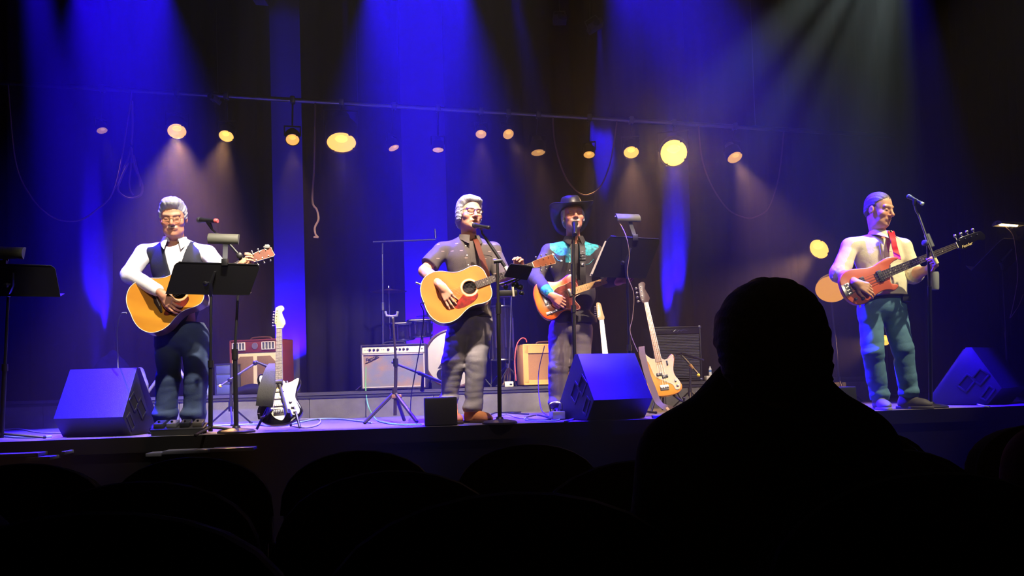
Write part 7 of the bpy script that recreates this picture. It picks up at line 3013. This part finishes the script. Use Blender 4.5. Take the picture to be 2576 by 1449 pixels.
g3, P, nut = electric('electric_guitar', 'red-orange sunburst electric guitar held by the man in the cowboy hat', fr, TELE, SB2, MAPLE, MAPLE, TG, M('tortoise_guard', rgb(120, 42, 30), 0.25), [(0.11, 0, 0.03, 0.075, BLACK), (0.285, 0, 0.02, 0.065, NICKEL)], 0.10, 0.648, 6, HEADT, MAPLE, [(0.095, -0.105), (0.135, -0.100)], CHROME, dots=BLACK)
b = MB()
b.prism([(0.05, -0.118), (0.18, -0.112), (0.18, -0.088), (0.05, -0.094)], fr, 0.0006, 0.003, 0.001)
b.build('control_plate', CHROME, g3)
b = MB()
c0 = [P(0.38, 0.07, -0.02), p(1466, 715, -0.135), p(1466, 690, -0.150), p(1466, 660, -0.145), p(1466, 636, -0.125), p(1464, 615, -0.085), p(1458, 604, 0.02)]
b.ribbon(catmull(c0, 6), V((1, 0.05, 0.05)), 0.023, 0.002)
st = b.build('strap', M('black_strap', rgb(34, 30, 30), 0.6), g3)
b = MB()
for (x, y, w_, h_) in ((1466, 633, 0.045, 0.007), (1466, 644, 0.045, 0.007), (1461, 638, 0.007, 0.04), (1466, 652, 0.05, 0.008), (1465, 666, 0.03, 0.03)):
    b.box(p(x, y, -0.152), (w_, 0.006, h_), None, 0.001)
b.build('strap_buckle', CHROME, st)

# =================================================================== bass player in jeans
d = 6.68
p = P3(d)
FL = gpt(2240, d)
W4 = thing('person', 'man in cream shirt and blue jeans looking down at an orange bass guitar', 'person', FL)
H = Head(p(2211, 529, -0.03), 34, 14, 0, 1.10)
J = dict(neck=p(2213, 592, 0.03), shL=p(2139, 620, 0.0), shR=p(2272, 622, 0.06), elL=p(2112, 688, -0.06), elR=p(2298, 690, 0.02), wrL=p(2154, 712, -0.28), wrR=p(2336, 678, -0.20),
         hips=[p(2190, 775, 0.02), p(2246, 775, 0.03)], knees=[p(2196, 890, -0.03), p(2272, 885, 0.0)], ankles=[p(2212, 1000, 0.05), p(2286, 996, 0.05)])
yaw = math.radians(14)
Rt = rotm(yaw, 0, 0)
hands = [dict(wrist=J['wrL'], d=p(2176, 722, -0.30) - J['wrL'], n=(0.0, 1, -0.1), thumb=1, s=1.02, curls=[(0.3, 0.5, 0.4), (0.35, 0.55, 0.4), (0.6, 0.8, 0.5), (0.7, 0.8, 0.5)], spread=0.4),
         dict(wrist=J['wrR'], d=p(2352, 660, -0.28) - J['wrR'], n=(-0.75, -0.6, 0.25), thumb=-1, s=1.05, curls=[(0.55, 0.9, 0.6), (0.6, 0.95, 0.6), (0.65, 1.0, 0.6), (0.7, 1.0, 0.6)], spread=0.5)]
skin_body('body', W4, H, J, rgb(212, 158, 122), rgb(170, 100, 84), rgb(90, 66, 52), hands, jowl=0.6, armr=(0.048, 0.043, 0.045, 0.030), neck_r=0.060, nose=1.06)
HAIRB = M('brown_grey_hair', rgb(96, 80, 76), 0.6, bump=0.6, bscale=160, stretch=(1, 1, 0.25), var=0.2, vscale=60)


def hair_short(x, y, z):
    d_ = fell(x, y, z, (0, 0.018, 0.046), (0.0785, 0.098, 0.086))
    d_ = smin(d_, fell(x, y, z, (0, 0.062, -0.02), (0.060, 0.040, 0.058)), 0.03)
    d_ = d_ + strands(x, y, z, 0.0016)
    g = (0.030 - z - 0.85 * y - 0.45 * np.clip(0.034 - np.abs(x), 0, 1) + 0.002 * np.sin(x * 150) + 0.002 * np.sin(z * 190 + x * 60)) / 1.3
    g = np.minimum(g, np.maximum(np.abs(y + 0.002) - 0.014, np.maximum(-0.004 - z, 0.064 - np.abs(x))))
    return smax(d_, g, 0.008)


hair_mesh('hair', H, hair_short, HAIRB, W4)
CREAMS = cloth('cream_shirt_cloth', rgb(236, 226, 190), 0.85, var=0.05)
chest = [(p(2212, 648, 0.05), (0.215, 0.130, 0.20), Rt), (p(2220, 715, 0.03), (0.205, 0.145, 0.17), Rt), (p(2226, 752, 0.03), (0.190, 0.140, 0.12), Rt)]
sl = J['elL'].lerp(J['wrL'], 0.10)
sr = J['elR'].lerp(J['wrR'], 0.15)
arms = [[(J['neck'] + V((0, 0.03, -0.035)), 0.064), (J['shL'], 0.066), (J['elL'], 0.074), (sl, 0.064)], [(J['neck'] + V((0, 0.03, -0.035)), 0.064), (J['shR'], 0.064), (J['elR'], 0.072), (sr, 0.060)]]


def ex4(S):
    for e, q in ((J['elL'], sl), (J['elR'], sr)):
        ax_ = (q - e).normalized()
        o1 = ax_.orthogonal().normalized()
        o2 = ax_.cross(o1)
        for k in range(14):
            a0, a1 = 2 * PI * k / 14, 2 * PI * (k + 1) / 14
            S.cone(q + (o1 * math.cos(a0) + o2 * math.sin(a0)) * 0.058, q + (o1 * math.cos(a1) + o2 * math.sin(a1)) * 0.058, 0.015, 0.015, 0.008)


S = shirt_field(chest, arms, 0.0058, 51, 0.0080, p(2225, 752).z, (J['neck'] + V((0, -0.02, 0.0)), 0.062), extra=ex4, elbows=[(J['elL'] + V((0.03, 0, 0.04)), 0.11), (J['elR'], 0.10), (p(2200, 690, -0.1), 0.12)])
vs, fs = S.mesh()
sh4 = np_mesh('shirt', vs, fs, CREAMS, W4)
hit = surface(vs, fs)
buttons(W4, hit, [(2213, 596), (2216, 612), (2219, 632), (2223, 652), (2226, 670)], IVORY)
seam('placket', W4, hit, lerp_pts((2209, 588), (2221, 682), 12), CREAMS, 0.002)
seam('placket', W4, hit, lerp_pts((2218, 588), (2231, 682), 12), CREAMS, 0.002)
seam('pocket_edge', W4, hit, lerp_pts((2226, 610), (2243, 612), 4), CREAMS, 0.002)
seam('pocket_edge', W4, hit, lerp_pts((2226, 610), (2229, 632), 4) + lerp_pts((2229, 632), (2243, 633), 3), CREAMS, 0.0016)
collar('collar', W4, J['neck'] + V((0.005, -0.012, 0.0)), yaw + 0.2, CREAMS, 0.073, 0.056, 0.34, 0.070, 0.042)
JEAN = cloth('blue_denim', rgb(86, 124, 146), 0.85, var=0.28, vscale=9)
legs_mesh('trousers', W4, JEAN, J['hips'], J['knees'], J['ankles'], p(2220, 742, 0.03), d, 53, (0.100, 0.080, 0.070), (0.178, 0.135, 0.11), yaw, hem=0.075, amp=0.008)
b = MB()
Rb = rotm(yaw, 0, 0)
cb = p(2222, 748, 0.03)
b.tube([cb + Rb @ V((0.182 * math.cos(2 * PI * k / 40), 0.146 * math.sin(2 * PI * k / 40), 0)) for k in range(40)], 0.016, 8, closed=True)
b.build('belt', M('black_leather', rgb(22, 20, 20), 0.4), W4)
b = MB()
b.box(cb + Rb @ V((0.10, -0.135, -0.02)), (0.075, 0.03, 0.06), Rb, 0.008)
b.build('belt_pouch', BLACK, W4)
shoe('shoe', W4, M('grey_sneaker', rgb(120, 118, 122), 0.7, var=0.15), p(2212, 1000, 0.03), -4, M('sneaker_sole', rgb(150, 148, 145), 0.6), 0.28)
shoe('shoe', W4, M('dark_sneaker', rgb(62, 58, 56), 0.7, var=0.2), p(2284, 996, 0.03), 42, M('sneaker_sole_dark', rgb(70, 66, 64), 0.6), 0.28)  # same pair of shoes, this one painted darker as if in shade
fr = gfr(at(2133, 728, 6.42), 0.09, at(2405, 618, 6.47), 0.954, (0.04, -1, 0.12))
def o2l(x, y):
    dx, dy = (x - 215) / 4.39, -(y - 1150) / 4.39
    return (0.09 + (dx * 0.9315 + dy * 0.364) / 346.7, (-dx * 0.364 + dy * 0.9315) / 346.7)


OBASS = [o2l(*q) for q in ((133, 1040), (140, 1105), (165, 1195), (215, 1270), (285, 1315), (360, 1315), (435, 1282), (520, 1212), (600, 1168), (670, 1158), (725, 1165), (768, 1128), (770, 1100), (740, 1092), (700, 1085), (690, 1050), (692, 960), (690, 905), (705, 872), (745, 838), (790, 815), (784, 792), (735, 786), (660, 800), (590, 840), (520, 885), (450, 908), (370, 915), (270, 925), (180, 965))]
OBODY = M('orange_bass_lacquer', rgb(206, 98, 62), 0.3, coat=0.4)
g4, P, nut = electric('bass_guitar', 'orange bass guitar with black headstock and red strap held by the bass player', fr, OBASS, OBODY, M('dark_neck', rgb(70, 48, 40), 0.4), M('rosewood_board', rgb(52, 34, 28), 0.5), None, None, [(0.21, 0, 0.035, 0.09, BLACK), (0.345, 0, 0.035, 0.085, BLACK)], 0.09, 0.864, 4, HEAD4, BLACKG, [o2l(290, 1258), o2l(368, 1255), o2l(436, 1205)], BLACK, horn=0.37, metal_bridge=(0.06, 0.085), dots=IVORY)
o_, u_, v_, w_ = fr
text('Fender', 0.032, fmat((P(nut + 0.075, -0.026, 0.0005), u_.normalized(), v_.normalized(), w_.normalized()), g4), M('cream_print', rgb(240, 215, 150), 0.5), g4, 'logo', 0.3, 0.001)
b = MB()
c0 = [at(2259, 652, 6.47), p(2254, 634, -0.145), p(2250, 618, -0.140), p(2246, 600, -0.120), p(2243, 586, -0.05), p(2240, 582, 0.05)]
b.ribbon(catmull(c0, 6), V((1, 0.2, 0.12)), 0.024, 0.002)
b.build('strap', M('red_strap', rgb(216, 24, 26), 0.6), g4)
b = MB()
k0 = o2l(343, 1312)
b.cyl(P(k0[0], k0[1], -0.02), P(k0[0] - 0.004, k0[1] - 0.022, -0.02), 0.008, None, 8)
b.build('strap_button', IVORY, g4)

# =================================================================== people in the seats
DARKS = cloth('dark_jacket', rgb(20, 19, 21), 0.95, var=0.1)
d = 1.42
p = P3(d)
FLZ = -0.80
q = p(1925, 1000)
W5 = thing('person', 'person in the seats seen from behind, big dark head and shoulders against the stage', 'person', (q.x, q.y + 0.25, FLZ))
H = Head(p(1931, 898), 180, 4, 0, 0.96)
J = dict(neck=p(1932, 1030, 0.02), shL=p(1735, 1160, 0.02), shR=p(2130, 1150, 0.02))
S = SDF(H.c - V((0.42, 0.30, 0.95)), H.c + V((0.42, 0.75, 0.2)), 0.007, [(-9, H.c.z - 0.30, 0.016), (H.c.z - 0.3, 99, 0.007)])
S.cone(J['neck'], H.p(0, 0.02, -0.06), 0.068, 0.062, 0.04)
tors = V((q.x, q.y + 0.02, H.c.z - 0.42))
S.ell(tors, (0.22, 0.13, 0.30), None, 0.05)
S.cone(J['shL'], J['shR'], 0.07, 0.07, 0.06)
for s, shp in ((-1, J['shL']), (1, J['shR'])):
    el = shp + V((s * 0.06, 0.06, -0.30))
    wr = el + V((-s * 0.10, 0.24, -0.03))
    add_arm(S, shp, el, wr, (0.055, 0.045, 0.042, 0.03))
    add_hand(S, wr, (-s * 0.3, 1, -0.1), (0, 0, -1), s, 1.0)
    hp = tors + V((s * 0.10, 0.05, -0.28))
    kn = hp + V((s * 0.05, 0.46, 0.03))
    an = kn + V((0, 0.02, -0.42))
    S.cone(hp, kn, 0.09, 0.065, 0.05)
    S.cone(kn, an, 0.06, 0.045, 0.03)
    S.ell(an + V((0, 0.08, -0.0)), (0.05, 0.13, 0.04), None, 0.03)
add_head(S, H, 0.0, 1.04)
vs, fs = S.mesh()
np_mesh('body', vs, fs, skin(), W5, np.tile(np.array(rgb(120, 84, 66)), (len(vs), 1)))


def hair_cap(x, y, z):
    d_ = fell(x, y, z, (0, 0.018, 0.040), (0.095, 0.112, 0.098))
    d_ = smin(d_, fell(x, y, z, (0, 0.05, -0.03), (0.092, 0.062, 0.090)), 0.03)
    d_ = d_ + strands(x, y, z, 0.0022)
    return smax(d_, (0.005 - z - 1.0 * y) / 1.41, 0.010)


hair_mesh('hair', H, hair_cap, M('dark_hair', rgb(22, 18, 16), 0.7, bump=0.5, bscale=160), W5)
S = SDF(H.c - V((0.44, 0.32, 0.80)), H.c + V((0.44, 0.62, 0.05)), 0.008)
S.ell(tors, (0.235, 0.145, 0.31), None, 0.05)
S.cone(J['neck'] + V((0, 0, 0.015)), J['shL'], 0.086, 0.085, 0.05)
S.cone(J['neck'] + V((0, 0, 0.015)), J['shR'], 0.086, 0.085, 0.05)
for s, shp in ((-1, J['shL']), (1, J['shR'])):
    el = shp + V((s * 0.06, 0.06, -0.30))
    wr = el + V((-s * 0.10, 0.24, -0.03))
    S.cone(shp, el, 0.082, 0.066, 0.03)
    S.cone(el, wr, 0.062, 0.046, 0.02)
X, Y, Z = S.grid()
S.F += (0.004 * wrinkle(X, Y, Z, 77, 20)).astype(np.float32)
vs, fs = S.mesh()
np_mesh('jacket', vs, fs, DARKS, W5)
# neighbour at the right edge: only a maroon shoulder and sleeve are in view
p = P3(1.5)
sh_ = p(2640, 1195)
W6 = thing('person', 'person at the right edge of the picture, only a dim maroon shoulder showing', 'person', (sh_.x + 0.10, sh_.y + 0.2, FLZ))
nk = V((sh_.x + 0.2, sh_.y, sh_.z + 0.08))
H6 = Head(nk + V((0, 0.03, 0.17)), 180, 6, 0, 1.08)
S = SDF(nk - V((0.5, 0.3, 0.75)), nk + V((0.45, 0.7, 0.40)), 0.009)
tors = nk + V((0, 0.02, -0.28))
S.ell(tors, (0.2, 0.13, 0.28), None, 0.05)
S.cone(nk, H6.p(0, 0.02, -0.06), 0.062, 0.058, 0.04)
for s in (-1, 1):
    shp = nk + V((s * 0.19, 0.0, -0.07))
    el = shp + V((s * 0.07, 0.05, -0.28))
    wr = el + V((-s * 0.10, 0.24, 0.0))
    add_arm(S, shp, el, wr, (0.055, 0.045, 0.042, 0.03))
    add_hand(S, wr, (-s * 0.3, 1, -0.1), (0, 0, -1), s, 1.0)
    S.cone(tors + V((s * 0.1, 0.05, -0.24)), tors + V((s * 0.14, 0.5, -0.2)), 0.09, 0.065, 0.05)
    S.cone(tors + V((s * 0.14, 0.5, -0.2)), tors + V((s * 0.14, 0.5, -0.45)), 0.06, 0.05, 0.03)
add_head(S, H6)
vs, fs = S.mesh()
np_mesh('body', vs, fs, skin(), W6, np.tile(np.array(rgb(150, 104, 84)), (len(vs), 1)))
hair_mesh('hair', H6, hair_cap, M('dark_hair', rgb(22, 18, 16), 0.7), W6)
S = SDF(nk - V((0.5, 0.32, 0.62)), nk + V((0.45, 0.6, 0.1)), 0.009)
S.ell(tors, (0.215, 0.145, 0.29), None, 0.05)
for s in (-1, 1):
    shp = nk + V((s * 0.19, 0.0, -0.07))
    el = shp + V((s * 0.07, 0.05, -0.28))
    wr = el + V((-s * 0.10, 0.24, 0.0))
    S.cone(nk + V((0, 0, -0.04)), shp, 0.08, 0.078, 0.05)
    S.cone(shp, el, 0.076, 0.062, 0.03)
    S.cone(el, wr, 0.058, 0.044, 0.02)
vs, fs = S.mesh()
np_mesh('sweater', vs, fs, cloth('maroon_knit', rgb(92, 26, 40), 0.95), W6)
